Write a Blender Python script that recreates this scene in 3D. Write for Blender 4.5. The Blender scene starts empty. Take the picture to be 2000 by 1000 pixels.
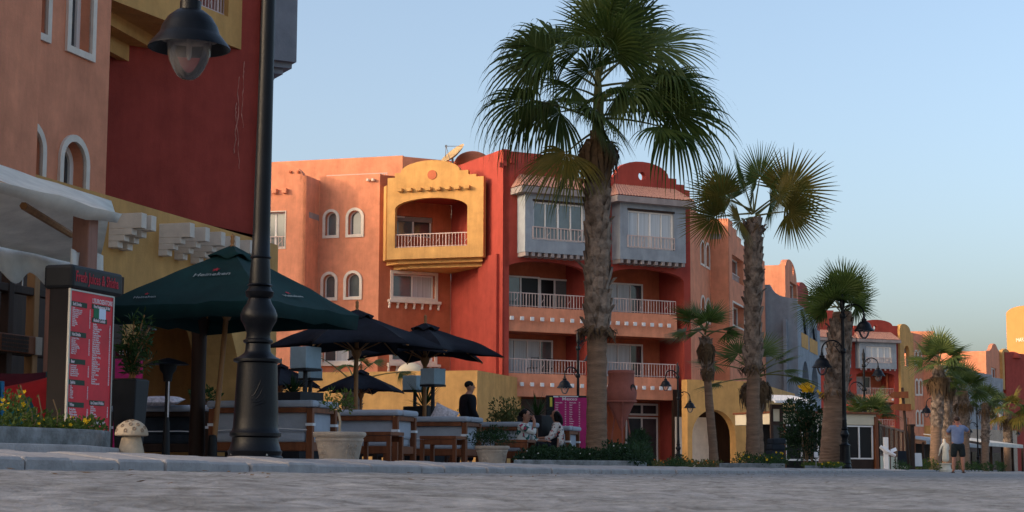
import bpy, bmesh, math, random
from mathutils import Vector, Matrix, noise
from mathutils.geometry import tessellate_polygon

random.seed(7)
scene = bpy.context.scene
COL = scene.collection
R_ = math.radians
PI = math.pi

# ------------------------------------------------------------------ camera
FPX = 3440.0                       # focal length in pixels of a 2000 px wide picture
CAM_H = 0.10
PITCH = math.atan(415.0 / FPX)
ROLL = 0.004
cam_d = bpy.data.cameras.new("camera")
cam_d.sensor_width = 36.0
cam_d.lens = FPX / 2000.0 * 36.0
cam_d.clip_start = 0.05
cam_d.clip_end = 6000
cam_d.dof.use_dof = True
cam_d.dof.focus_distance = 38.0
cam_d.dof.aperture_fstop = 26.0
cam = bpy.data.objects.new("camera", cam_d)
COL.objects.link(cam)
CAM_R = Matrix.Rotation(PI / 2 + PITCH, 3, 'X') @ Matrix.Rotation(ROLL, 3, 'Z')
cam.matrix_world = Matrix.Translation((0, 0, CAM_H)) @ CAM_R.to_4x4()
scene.camera = cam

# ------------------------------------------------------------------ sky, sun, exposure
SUN_EL = 12.0
SUN_H = Vector((-0.93, -0.37)).normalized()      # horizontal direction towards the sun
world = bpy.data.worlds.new("World")
scene.world = world
world.use_nodes = True
wt = world.node_tree
wt.nodes.clear()
sky = wt.nodes.new("ShaderNodeTexSky")
sky.sky_type = 'NISHITA'
sky.sun_disc = False
sky.sun_elevation = R_(SUN_EL)
sky.sun_rotation = math.atan2(SUN_H.x, SUN_H.y)
sky.altitude = 0
sky.air_density = 0.7
sky.dust_density = 5.0
sky.ozone_density = 2.0
bg = wt.nodes.new("ShaderNodeBackground")
bg.inputs['Strength'].default_value = 0.15
wo = wt.nodes.new("ShaderNodeOutputWorld")
tint = wt.nodes.new("ShaderNodeMix"); tint.data_type = 'RGBA'; tint.blend_type = 'MULTIPLY'; tint.inputs[0].default_value = 1.0
tint.inputs[7].default_value = (1.12, 0.98, 0.825, 1)
wt.links.new(sky.outputs[0], tint.inputs[6])
wt.links.new(tint.outputs[2], bg.inputs[0])
wt.links.new(bg.outputs[0], wo.inputs[0])
sun_d = bpy.data.lights.new("sun", 'SUN')
sun_d.energy = 0.45
sun_d.angle = R_(1.6)
sun_d.color = (1.0, 0.70, 0.45)
sun = bpy.data.objects.new("sun", sun_d)
COL.objects.link(sun)
to_sun = Vector((SUN_H.x * math.cos(R_(SUN_EL)), SUN_H.y * math.cos(R_(SUN_EL)), math.sin(R_(SUN_EL))))
sun.rotation_euler = to_sun.to_track_quat('Z', 'Y').to_euler()
scene.view_settings.view_transform = 'Standard'
scene.view_settings.look = 'None'
scene.view_settings.gamma = 1.0
scene.view_settings.exposure = 1.66
scene.cycles.max_bounces = 6
scene.cycles.transparent_max_bounces = 12

# ------------------------------------------------------------------ helpers: picture rays and the street's own axes
def ray(px, py):
    d = CAM_R @ Vector(((px - 1000) / FPX, -(py - 500) / FPX, -1.0))
    return d
def at(px, py, Y):
    d = ray(px, py); k = Y / d.y
    return Vector((d.x * k, Y, CAM_H + d.z * k))
def hy(px):
    return 915 + (px - 1000) * 0.004
def gp(px, Y):
    p = at(px, hy(px), Y); return Vector((p.x, p.y))
def zat(px, py, Y):
    return at(px, py, Y).z
A_ST = math.atan2(1040.0, FPX)
U = Vector((math.sin(A_ST), math.cos(A_ST)))        # along the street, away from the camera
N = Vector((-U.y, U.x))                             # from the street towards the buildings
ROT_ST = math.atan2(U.y, U.x)                       # rotation that lays local x along the street
V = Vector((0.880, 0.475)).normalized()             # main balcony facade direction
W = Vector((-V.y, V.x))                             # into the main building
def S(s, t):
    return U * s + N * t
def st(p):
    q = Vector((p[0], p[1])); return q.dot(U), q.dot(N)
def zc(s):
    s = max(s, 4.0)
    return 0.03 + 0.05 * math.exp(-(s - 9.0) / 10.0)
def zp(s):
    return zc(s) + 0.095
def gz(p):
    s, t = st(p)
    return zp(s) if t > 4.9 else zc(s) * max(0, min(1, t / 4.7))

# ------------------------------------------------------------------ helpers: materials
def mat(name, col, rough=0.8, metal=0.0, var=0.12, scale=3.0, bump=0.0, bscale=40.0, streak=0.0, spec=0.22,
        col2=None, trans=0.0, stretch=None, emit=None, coat=0.0, sheen=0.0):
    m = bpy.data.materials.new(name); m.use_nodes = True
    nt = m.node_tree; b = nt.nodes['Principled BSDF']
    b.inputs['Roughness'].default_value = rough
    b.inputs['Metallic'].default_value = metal
    b.inputs['Specular IOR Level'].default_value = spec
    if coat: b.inputs['Coat Weight'].default_value = coat; b.inputs['Coat Roughness'].default_value = 0.05
    tc = nt.nodes.new('ShaderNodeTexCoord')
    src = tc.outputs['Object']
    if stretch:
        mp = nt.nodes.new('ShaderNodeMapping'); mp.inputs['Scale'].default_value = stretch
        nt.links.new(src, mp.inputs[0]); src = mp.outputs[0]
    nz = nt.nodes.new('ShaderNodeTexNoise'); nz.inputs['Scale'].default_value = scale
    nz.inputs['Detail'].default_value = 6; nz.inputs['Roughness'].default_value = 0.65
    nt.links.new(src, nz.inputs['Vector'])
    cr = nt.nodes.new('ShaderNodeValToRGB')
    c = Vector(col[:3]); lo = c * (1 - var); hi = c * (1 + var)
    if col2: lo, hi = c, Vector(col2[:3])
    cr.color_ramp.elements[0].color = (*lo, 1); cr.color_ramp.elements[0].position = 0.3
    cr.color_ramp.elements[1].color = (*hi, 1); cr.color_ramp.elements[1].position = 0.7
    nt.links.new(nz.outputs['Fac'], cr.inputs[0])
    out = cr.outputs[0]
    if streak:
        mp = nt.nodes.new('ShaderNodeMapping'); mp.inputs['Scale'].default_value = (1.1, 1.1, 0.16)
        nt.links.new(tc.outputs['Object'], mp.inputs[0])
        n2 = nt.nodes.new('ShaderNodeTexNoise'); streak *= .55; n2.inputs['Scale'].default_value = 1.3; n2.inputs['Detail'].default_value = 8
        n2.inputs['Roughness'].default_value = 0.7
        nt.links.new(mp.outputs[0], n2.inputs['Vector'])
        r2 = nt.nodes.new('ShaderNodeValToRGB')
        r2.color_ramp.elements[0].position = 0.38; r2.color_ramp.elements[0].color = (1 - streak, 1 - streak, 1 - streak * 0.9, 1)
        r2.color_ramp.elements[1].position = 0.66; r2.color_ramp.elements[1].color = (1 + streak * .35,) * 3 + (1,)
        nt.links.new(n2.outputs['Fac'], r2.inputs[0])
        mx = nt.nodes.new('ShaderNodeMix'); mx.data_type = 'RGBA'; mx.blend_type = 'MULTIPLY'; mx.inputs[0].default_value = 1.0
        nt.links.new(out, mx.inputs[6]); nt.links.new(r2.outputs[0], mx.inputs[7]); out = mx.outputs[2]
    nt.links.new(out, b.inputs['Base Color'])
    if bump:
        n3 = nt.nodes.new('ShaderNodeTexNoise'); n3.inputs['Scale'].default_value = bscale; n3.inputs['Detail'].default_value = 4
        nt.links.new(src, n3.inputs['Vector'])
        bp = nt.nodes.new('ShaderNodeBump'); bp.inputs['Strength'].default_value = bump; bp.inputs['Distance'].default_value = 0.02
        nt.links.new(n3.outputs['Fac'], bp.inputs['Height']); nt.links.new(bp.outputs[0], b.inputs['Normal'])
    if trans:
        tr = nt.nodes.new('ShaderNodeBsdfTranslucent'); nt.links.new(out, tr.inputs[0])
        ms = nt.nodes.new('ShaderNodeMixShader'); ms.inputs[0].default_value = trans
        nt.links.new(b.outputs[0], ms.inputs[1]); nt.links.new(tr.outputs[0], ms.inputs[2])
        nt.links.new(ms.outputs[0], nt.nodes['Material Output'].inputs[0])
    if emit: b.inputs['Emission Color'].default_value = (*emit[:3], 1); b.inputs['Emission Strength'].default_value = emit[3]
    return m
def glass(name, tint=(1, 1, 1), alpha=0.75, dirt=0.5):
    m = bpy.data.materials.new(name); m.use_nodes = True
    nt = m.node_tree; nt.nodes.clear()
    o = nt.nodes.new('ShaderNodeOutputMaterial')
    t = nt.nodes.new('ShaderNodeBsdfTransparent'); t.inputs[0].default_value = (*tint, 1)
    g = nt.nodes.new('ShaderNodeBsdfGlossy'); g.inputs['Roughness'].default_value = 0.08
    d = nt.nodes.new('ShaderNodeBsdfDiffuse'); d.inputs[0].default_value = (.75, .7, .7, 1)
    tc = nt.nodes.new('ShaderNodeTexCoord'); nz = nt.nodes.new('ShaderNodeTexNoise'); nz.inputs['Scale'].default_value = 9
    nz.inputs['Detail'].default_value = 6
    nt.links.new(tc.outputs['Object'], nz.inputs['Vector'])
    mu = nt.nodes.new('ShaderNodeMath'); mu.operation = 'MULTIPLY'; mu.inputs[1].default_value = dirt
    nt.links.new(nz.outputs['Fac'], mu.inputs[0])
    m1 = nt.nodes.new('ShaderNodeMixShader'); nt.links.new(mu.outputs[0], m1.inputs[0])
    nt.links.new(t.outputs[0], m1.inputs[1]); nt.links.new(d.outputs[0], m1.inputs[2])
    fr = nt.nodes.new('ShaderNodeFresnel'); fr.inputs[0].default_value = 1.5
    m2 = nt.nodes.new('ShaderNodeMixShader'); nt.links.new(fr.outputs[0], m2.inputs[0])
    nt.links.new(m1.outputs[0], m2.inputs[1]); nt.links.new(g.outputs[0], m2.inputs[2])
    nt.links.new(m2.outputs[0], o.inputs[0])
    return m
M = {}
def defm(key, *a, **k): M[key] = mat(key, *a, **k)
defm('orange', (.70, .275, .155), .9, var=.15, scale=1.6, bump=.25, bscale=30, streak=.30)
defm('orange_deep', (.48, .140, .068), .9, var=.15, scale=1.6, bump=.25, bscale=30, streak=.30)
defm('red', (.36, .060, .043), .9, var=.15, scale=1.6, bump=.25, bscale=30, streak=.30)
defm('yellow', (.60, .335, .115), .9, var=.15, scale=1.6, bump=.25, bscale=30, streak=.30)
defm('blue_grey', (.28, .315, .35), .9, var=.15, scale=1.6, bump=.25, bscale=30, streak=.30)
defm('cream', (.66, .58, .42), .85, var=.08, scale=1.2, bump=.15, streak=.12)
defm('white_stone', (.72, .635, .54), .85, var=.10, scale=4, bump=.2, streak=.10)
defm('white_paint', (.70, .70, .71), .6, var=.06, scale=6, streak=.08)
defm('window_frame', (.74, .71, .67), .45, var=.04, scale=8)
defm('tile', (.36, .19, .15), .8, var=.35, scale=9, bump=.2)
defm('fascia', (.30, .26, .25), .85, var=.15, scale=3, streak=.3)
defm('railing', (.55, .42, .38), .5, var=.1, scale=10)
defm('pane_dark', (.045, .05, .055), .06, var=.5, scale=.6, spec=.8)
defm('pane_sky', (.11, .135, .14), .08, var=.35, scale=.5, spec=.9)
defm('pane_black', (.01, .01, .011), .3, var=.3, scale=1)
defm('curtain', (.42, .44, .46), .5, var=.30, scale=2.0, stretch=(9, 9, .15), spec=.7, coat=.6)
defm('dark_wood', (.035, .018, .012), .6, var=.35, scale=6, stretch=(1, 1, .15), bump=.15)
defm('teak', (.17, .055, .022), .5, var=.35, scale=8, stretch=(1, 1, .12), bump=.15)
defm('pale_wood', (.30, .15, .06), .55, var=.3, scale=8, stretch=(1, 1, .1), bump=.1)
defm('post_wood', (.27, .14, .105), .8, var=.25, scale=7, stretch=(1, 1, .2), bump=.2)
defm('lamp_iron', (.0035, .0045, .007), .38, var=.35, scale=6, bump=.10, bscale=70, spec=.20)
defm('lamp_inside', (.25, .23, .22), .6, var=.2, scale=8)
defm('black_fabric', (.012, .014, .022), .9, var=.25, scale=5, bump=.1, bscale=200)
defm('green_fabric', (.006, .032, .032), .85, var=.22, scale=3, bump=.1, bscale=200)
defm('canvas', (.82, .79, .72), .9, var=.14, scale=3, bump=.15, bscale=25, trans=.32, streak=.12)
defm('cushion', (.36, .39, .44), .95, var=.10, scale=5, bump=.2, bscale=60)
defm('cushion_red', (.26, .012, .016), .95, var=.2, scale=4)
defm('cushion_teal', (.008, .08, .085), .95, var=.2, scale=4)
defm('cushion_blue', (.02, .16, .30), .9, var=.2, scale=4)
defm('cushion_wine', (.06, .007, .014), .95, var=.2, scale=4)
defm('cushion_dark', (.022, .028, .036), .95, var=.3, scale=5, bump=.2, bscale=60)
defm('print_cloth', (.55, .50, .52), .95, var=.45, scale=22)
defm('terracotta', (.30, .10, .075), .85, var=.16, scale=5, bump=.2, bscale=60)
defm('stone_pot', (.42, .35, .28), .9, var=.22, scale=6, bump=.5, bscale=35, streak=.18)
defm('mushroom', (.44, .35, .25), .9, var=.16, scale=12, bump=.35, bscale=60)
defm('mushroom_dot', (.27, .20, .14), .9, var=.2, scale=20)
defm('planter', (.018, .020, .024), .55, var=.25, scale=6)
defm('wicker', (.10, .06, .045), .8, var=.4, scale=30, bump=.5, bscale=90)
defm('leaf', (.030, .065, .016), .6, var=.6, scale=5, trans=.25)
defm('leaf_light', (.075, .115, .022), .6, var=.6, scale=6, trans=.3)
defm('leaf_dark', (.018, .045, .016), .55, var=.6, scale=5, trans=.2)
defm('leaf_olive', (.10, .11, .035), .65, var=.5, scale=6, trans=.3)
defm('petal_yellow', (.75, .45, .01), .7, var=.2, scale=9, trans=.3)
defm('petal_orange', (.75, .22, .02), .7, var=.2, scale=9, trans=.3)
defm('petal_white', (.75, .75, .70), .7, var=.1, scale=9, trans=.3)
defm('stem', (.20, .13, .07), .8, var=.3, scale=10)
defm('frond', (.036, .066, .014), .5, var=.5, scale=2.2, trans=.45, col2=(.105, .145, .032))
defm('frond_yellow', (.06, .085, .016), .5, trans=.42, scale=1.8, col2=(.24, .16, .03))
defm('frond_pale', (.065, .105, .030), .5, trans=.32, scale=2.0, col2=(.12, .15, .045))
defm('petiole', (.10, .11, .035), .5, var=.3, scale=4, col2=(.16, .15, .05))
defm('dead_frond', (.17, .105, .055), .8, scale=3, col2=(.08, .05, .028), trans=.15)
defm('trunk', (.17, .108, .072), .95, scale=3.0, col2=(.33, .21, .14), bump=1.0, bscale=26, stretch=(1, 1, 6))
defm('leaf_base', (.050, .034, .026), .9, scale=6, col2=(.38, .29, .225), bump=.6, bscale=30)
defm('kerb_stone', (.35, .325, .315), .9, var=.2, scale=6, bump=.5, bscale=60)
defm('concrete', (.19, .19, .185), .9, var=.45, scale=4, bump=.5, bscale=40)
defm('soil', (.06, .045, .03), .95, var=.3, scale=10)
defm('steel', (.30, .30, .30), .35, metal=.9, var=.1)
defm('sign_black', (.008, .009, .011), .5, var=.2, scale=5, spec=.25)
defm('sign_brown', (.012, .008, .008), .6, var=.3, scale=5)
defm('menu_red', (.62, .012, .028), .5, var=.3, scale=1.6, spec=.3)
defm('menu_pink', (.42, .018, .13), .45, var=.2, scale=3)
defm('ink_white', (.75, .62, .64), .6, var=.05)
defm('ink_red', (.42, .02, .035), .6, var=.1)
defm('ink_grey', (.26, .30, .30), .7, var=.1)
defm('ink_green', (.02, .05, .03), .6, var=.1)
defm('flag_green', (.01, .14, .06), .6, var=.1)
defm('paper', (.62, .72, .85), .6, var=.05)
defm('yellow_strip', (.60, .52, .07), .6, var=.1)
defm('skin', (.36, .18, .12), .55, var=.08, scale=12)
defm('skin_tan', (.40, .19, .13), .55, var=.08, scale=12)
defm('hair', (.004, .0035, .0035), .7, var=.4, scale=40, bump=.5, bscale=120)
defm('hair_brown', (.05, .025, .015), .6, var=.4, scale=40)
defm('navy', (.007, .008, .013), .85, var=.25, scale=10)
defm('blue_shirt', (.17, .22, .36), .9, var=.15, scale=9)
defm('shorts', (.018, .024, .026), .9, var=.35, scale=14)
defm('print_blouse', (.68, .64, .60), .9, var=.05, scale=14)
defm('striped_top', (.60, .62, .60), .9, var=.1, scale=10)
defm('statue', (.60, .56, .47), .9, var=.12, scale=6)
defm('crack', (.52, .22, .17), .95, var=.3, scale=5)
defm('sand', (.40, .29, .19), .95, var=.15, scale=.05)
defm('dish', (.40, .28, .15), .7, var=.1)
defm('awning_grey', (.34, .35, .36), .8, var=.1)
defm('shade_cloth', (.30, .40, .45), .8, var=.08, scale=10, trans=.1)
defm('tower_gold', (.46, .195, .068), .9, var=.06, scale=.5)
defm('chalk_black', (.02, .025, .035), .8, var=.3)
defm('shutter', (.15, .125, .115), .8, var=.15, stretch=(1, 1, 30))
M['globe'] = glass('globe_glass', (.97, .97, 1.0), dirt=.16)
M['clear'] = glass('clear_glass', (.85, .9, .92), dirt=.22)
def print_mat(name, base, spots, scale):
    """Cloth with a printed pattern of irregular coloured flecks."""
    m = mat(name, base, .9, var=.05, scale=10); nt = m.node_tree; b = nt.nodes['Principled BSDF']
    tc = nt.nodes.new('ShaderNodeTexCoord')
    cur = b.inputs['Base Color'].links[0].from_socket
    for i, (c, thr) in enumerate(spots):
        nz = nt.nodes.new('ShaderNodeTexNoise'); nz.inputs['Scale'].default_value = scale * (1 + .35 * i); nz.inputs['Detail'].default_value = 1
        mp = nt.nodes.new('ShaderNodeMapping'); mp.inputs['Location'].default_value = (i * 7.3, i * 3.1, i * 5.7)
        nt.links.new(tc.outputs['Object'], mp.inputs[0]); nt.links.new(mp.outputs[0], nz.inputs['Vector'])
        r = nt.nodes.new('ShaderNodeValToRGB'); r.color_ramp.interpolation = 'CONSTANT'
        r.color_ramp.elements[0].color = (0, 0, 0, 1); r.color_ramp.elements[1].color = (1, 1, 1, 1); r.color_ramp.elements[1].position = thr
        nt.links.new(nz.outputs['Fac'], r.inputs[0])
        mx = nt.nodes.new('ShaderNodeMix'); mx.data_type = 'RGBA'
        nt.links.new(r.outputs[0], mx.inputs[0]); nt.links.new(cur, mx.inputs[6]); mx.inputs[7].default_value = (*c, 1); cur = mx.outputs[2]
    nt.links.new(cur, b.inputs['Base Color']); M[name] = m
print_mat('flower_print', (.68, .64, .60), [((.03, .03, .04), .60), ((.45, .05, .04), .62)], 16)
print_mat('band_print', (.58, .60, .58), [((.02, .10, .09), .58), ((.35, .04, .10), .64)], 9)
defm('concrete_stained', (.10, .10, .095), .9, col2=(.30, .31, .31), scale=7, bump=.6, bscale=40)

# road: setts with dusty joints
def road_mat():
    m = bpy.data.materials.new('road_setts'); m.use_nodes = True
    nt = m.node_tree; b = nt.nodes['Principled BSDF']; b.inputs['Roughness'].default_value = .85
    tc = nt.nodes.new('ShaderNodeTexCoord')
    nz = nt.nodes.new('ShaderNodeTexNoise'); nz.inputs['Scale'].default_value = 7; nz.inputs['Detail'].default_value = 10; nz.inputs['Roughness'].default_value = .7
    nt.links.new(tc.outputs['Object'], nz.inputs['Vector'])
    r = nt.nodes.new('ShaderNodeValToRGB'); e = r.color_ramp.elements
    e[0].position = .34; e[0].color = (.10, .097, .092, 1); e[1].position = .68; e[1].color = (.33, .328, .325, 1)
    k = e.new(.5); k.color = (.215, .215, .218, 1)
    nt.links.new(nz.outputs['Fac'], r.inputs[0])
    br = nt.nodes.new('ShaderNodeTexVoronoi'); br.feature = 'DISTANCE_TO_EDGE'; br.inputs['Scale'].default_value = 6.5
    nt.links.new(tc.outputs['Object'], br.inputs['Vector'])
    r2 = nt.nodes.new('ShaderNodeValToRGB'); r2.color_ramp.elements[0].color = (.50, .44, .36, 1); r2.color_ramp.elements[1].color = (1, 1, 1, 1)
    r2.color_ramp.elements[1].position = .05
    nt.links.new(br.outputs['Distance'], r2.inputs[0])
    mx = nt.nodes.new('ShaderNodeMix'); mx.data_type = 'RGBA'; mx.blend_type = 'MULTIPLY'; mx.inputs[0].default_value = .45
    nt.links.new(r.outputs[0], mx.inputs[6]); nt.links.new(r2.outputs[0], mx.inputs[7]); n4 = nt.nodes.new('ShaderNodeTexNoise'); n4.inputs['Scale'].default_value = .9; n4.inputs['Detail'].default_value = 9; n4.inputs['Roughness'].default_value = .75
    nt.links.new(tc.outputs['Object'], n4.inputs['Vector'])
    r4 = nt.nodes.new('ShaderNodeValToRGB'); r4.color_ramp.elements[0].position = .36; r4.color_ramp.elements[0].color = (.58, .55, .48, 1); r4.color_ramp.elements[1].position = .52; r4.color_ramp.elements[1].color = (1.06, 1.05, 1.04, 1)
    nt.links.new(n4.outputs['Fac'], r4.inputs[0])
    m4 = nt.nodes.new('ShaderNodeMix'); m4.data_type = 'RGBA'; m4.blend_type = 'MULTIPLY'; m4.inputs[0].default_value = .85
    nt.links.new(mx.outputs[2], m4.inputs[6]); nt.links.new(r4.outputs[0], m4.inputs[7]); nt.links.new(m4.outputs[2], b.inputs['Base Color'])
    n3 = nt.nodes.new('ShaderNodeTexNoise'); n3.inputs['Scale'].default_value = 70; n3.inputs['Detail'].default_value = 3
    nt.links.new(tc.outputs['Object'], n3.inputs['Vector'])
    bp = nt.nodes.new('ShaderNodeBump'); bp.inputs['Strength'].default_value = .5; bp.inputs['Distance'].default_value = .01
    nt.links.new(n3.outputs['Fac'], bp.inputs['Height']); nt.links.new(bp.outputs[0], b.inputs['Normal'])
    return m
M['road'] = road_mat()

# ------------------------------------------------------------------ helpers: meshes and things
WM = {}
class MB:
    def __init__(s): s.v = []; s.f = []
    def add(s, vs, fs):
        o = len(s.v); s.v += [Vector(p) for p in vs]; s.f += [[i + o for i in f] for f in fs]
    def box(s, c, size, rot=None):
        c = Vector(c); hx, hy_, hz = size[0] / 2, size[1] / 2, size[2] / 2
        vs = [Vector((x, y, z)) for x in (-hx, hx) for y in (-hy_, hy_) for z in (-hz, hz)]
        if rot is not None: vs = [rot @ p for p in vs]
        s.add([c + p for p in vs], [(0, 1, 3, 2), (4, 6, 7, 5), (0, 4, 5, 1), (2, 3, 7, 6), (0, 2, 6, 4), (1, 5, 7, 3)])
    def tube(s, pts, r, n=8, cap=True):
        pts = [Vector(p) for p in pts]; k = len(pts); rs = r if isinstance(r, (list, tuple)) else [r] * k
        rings = []; prev = None
        for i, p in enumerate(pts):
            t = (pts[min(i + 1, k - 1)] - pts[max(i - 1, 0)]).normalized()
            if prev is None:
                a = Vector((0, 0, 1)) if abs(t.z) < .9 else Vector((1, 0, 0))
                x = t.cross(a).normalized()
            else:
                x = (prev - t * prev.dot(t)).normalized()
            prev = x; y = t.cross(x)
            rings.append([p + (x * math.cos(2 * PI * j / n) + y * math.sin(2 * PI * j / n)) * rs[i] for j in range(n)])
        vs = [q for g in rings for q in g]; fs = []
        for i in range(k - 1):
            for j in range(n):
                fs.append((i * n + j, i * n + (j + 1) % n, (i + 1) * n + (j + 1) % n, (i + 1) * n + j))
        if cap: fs.append(tuple(range(n))[::-1]); fs.append(tuple((k - 1) * n + j for j in range(n)))
        s.add(vs, fs)
    def lathe(s, prof, n=24, c=(0, 0, 0), cap=True, sx=1, sy=1):
        vs = []; fs = []; k = len(prof); c = Vector(c)
        for r, z in prof:
            for j in range(n):
                vs.append(c + Vector((r * math.cos(2 * PI * j / n) * sx, r * math.sin(2 * PI * j / n) * sy, z)))
        for i in range(k - 1):
            for j in range(n): fs.append((i * n + j, i * n + (j + 1) % n, (i + 1) * n + (j + 1) % n, (i + 1) * n + j))
        if cap: fs.append(tuple(range(n))[::-1]); fs.append(tuple((k - 1) * n + j for j in range(n)))
        s.add(vs, fs)
    def prism(s, front, holes, P, d0, d1):
        """polygon with holes, extruded: P(a, b, d) gives the point."""
        loops = [front] + list(holes)
        tris = tessellate_polygon([[Vector((a, b, 0)) for a, b in L] for L in loops])
        flat = [q for L in loops for q in L]; n = len(flat)
        vs = [P(a, b, d0) for a, b in flat] + [P(a, b, d1) for a, b in flat]
        fs = [tuple(t) for t in tris] + [tuple(i + n for i in reversed(t)) for t in tris]
        o = 0
        for L in loops:
            k = len(L)
            for i in range(k): j = (i + 1) % k; fs.append((o + i, o + j, o + j + n, o + i + n))
            o += k
        s.add(vs, fs)
    def build(s, name, m, parent=None, world=True, smooth=False, bevel=0, thick=0, recalc=True):
        me = bpy.data.meshes.new(name)
        vs = s.v
        if parent is not None and world:
            inv = WM[parent].inverted(); vs = [inv @ p for p in vs]
        me.from_pydata([tuple(p) for p in vs], [], s.f)
        if recalc:
            b = bmesh.new(); b.from_mesh(me); bmesh.ops.recalc_face_normals(b, faces=b.faces); b.to_mesh(me); b.free()
        if smooth:
            me.polygons.foreach_set('use_smooth', [True] * len(me.polygons))
            try: me.set_sharp_from_angle(angle=R_(40))
            except Exception: pass
        me.materials.append(M[m] if isinstance(m, str) else m)
        o = bpy.data.objects.new(name, me); COL.objects.link(o)
        if parent is not None: o.parent = parent; WM[o] = WM[parent].copy()
        else: WM[o] = Matrix()
        if bevel:
            bv = o.modifiers.new('bevel', 'BEVEL'); bv.width = bevel; bv.segments = 2; bv.limit_method = 'ANGLE'; bv.angle_limit = R_(50)
        if thick:
            so = o.modifiers.new('solid', 'SOLIDIFY'); so.thickness = thick; so.offset = 0
        return o
def tag(o, label=None, cat=None, group=None, kind=None):
    if label: o['label'] = label
    if cat: o['category'] = cat
    if group: o['group'] = group
    if kind: o['kind'] = kind
    return o
def thing(name, label, cat, loc=(0, 0, 0), rz=0.0, group=None, tilt=None, scale=1.0):
    o = bpy.data.objects.new(name, None); COL.objects.link(o)
    o.empty_display_size = .2
    loc = Vector(loc) if len(loc) == 3 else Vector((loc[0], loc[1], 0))
    o.location = loc; o.rotation_euler = (0, 0, rz); o.scale = (scale,) * 3
    WM[o] = Matrix.Translation(loc) @ Matrix.Rotation(rz, 4, 'Z') @ Matrix.Scale(scale, 4)
    return tag(o, label, cat, group)
KIDS = {}
def copy_tree(o, parent=None):
    c = o.copy(); COL.objects.link(c); c.parent = parent
    for ch in [x for x in COL.objects if x.parent == o]: copy_tree(ch, c)
    return c
def copy_thing(o, loc, rz, label, scale=1.0, group=None):
    c = copy_tree(o); c.location = loc if len(loc) == 3 else (loc[0], loc[1], 0)
    c.rotation_euler = (0, 0, rz); c.scale = (scale,) * 3; c['label'] = label
    if group: c['group'] = group
    return c
def ground3(px, Y, dz=0.0):
    p = gp(px, Y); return Vector((p.x, p.y, gz(p) + dz))

# ------------------------------------------------------------------ helpers: facades
class Fr:
    """a vertical facade plane through two plan points; a runs from A to B, z is height, off is outwards (towards the street)."""
    def __init__(s, A, B):
        s.A = Vector(A[:2]); s.B = Vector(B[:2]); s.d = (s.B - s.A).normalized(); s.L = (s.B - s.A).length
        n = Vector((s.d.y, -s.d.x)); s.n = n if n.dot(-s.A) > 0 else -n
    def P(s, a, z, off=0.0):
        q = s.A + s.d * a + s.n * off; return Vector((q.x, q.y, z))
    def px(s, x, y):
        r = ray(x, y); o = Vector((0, 0))
        k = (s.A - o).dot(s.n) / Vector((r.x, r.y)).dot(s.n)
        q = Vector((r.x, r.y)) * k
        return ((q - s.A).dot(s.d), CAM_H + r.z * k)
    def pxs(s, L): return [s.px(*q) for q in L]
    def shift(s, o): return Fr(s.A + s.n * o, s.B + s.n * o)
    def box(s, mb, a0, a1, z0, z1, o0, o1):
        vs = [s.P(a, z, o) for a in (a0, a1) for z in (z0, z1) for o in (o0, o1)]
        mb.add(vs, [(0, 1, 3, 2), (4, 6, 7, 5), (0, 4, 5, 1), (2, 3, 7, 6), (0, 2, 6, 4), (1, 5, 7, 3)])
    def slab(s, mb, outer, holes=(), th=.3, off=0.0):
        mb.prism(outer, holes, lambda a, b, d: s.P(a, b, d), off, off - th)
    def rect(s, x0, y0, x1, y1):
        """pixel corners (left-top, right-bottom) to a0, z0, a1, z1, taking the mean of each edge."""
        p = s.px(x0, y0); q = s.px(x1, y1)
        return min(p[0], q[0]), min(p[1], q[1]), max(p[0], q[0]), max(p[1], q[1])
def rectp(a0, z0, a1, z1): return [(a0, z0), (a1, z0), (a1, z1), (a0, z1)]
def archp(a0, z0, a1, z1, rise=None, n=14):
    w = (a1 - a0) / 2; rise = rise or w; c = (a0 + a1) / 2
    return [(a0, z0), (a1, z0)] + [(c + w * math.cos(PI * i / n), z1 - rise + rise * math.sin(PI * i / n)) for i in range(n + 1)]
def arc(c0, c1, peak, n=12):
    """points from c0 over peak height to c1 as a half-ellipse bump."""
    out = []
    for i in range(n + 1):
        u = i / n; th = PI * (1 - u)
        a = (c0[0] + c1[0]) / 2 + (c1[0] - c0[0]) / 2 * -math.cos(PI * u)
        base = c0[1] + (c1[1] - c0[1]) * u
        out.append((a, base + peak * math.sin(PI * u)))
    return out
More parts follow.
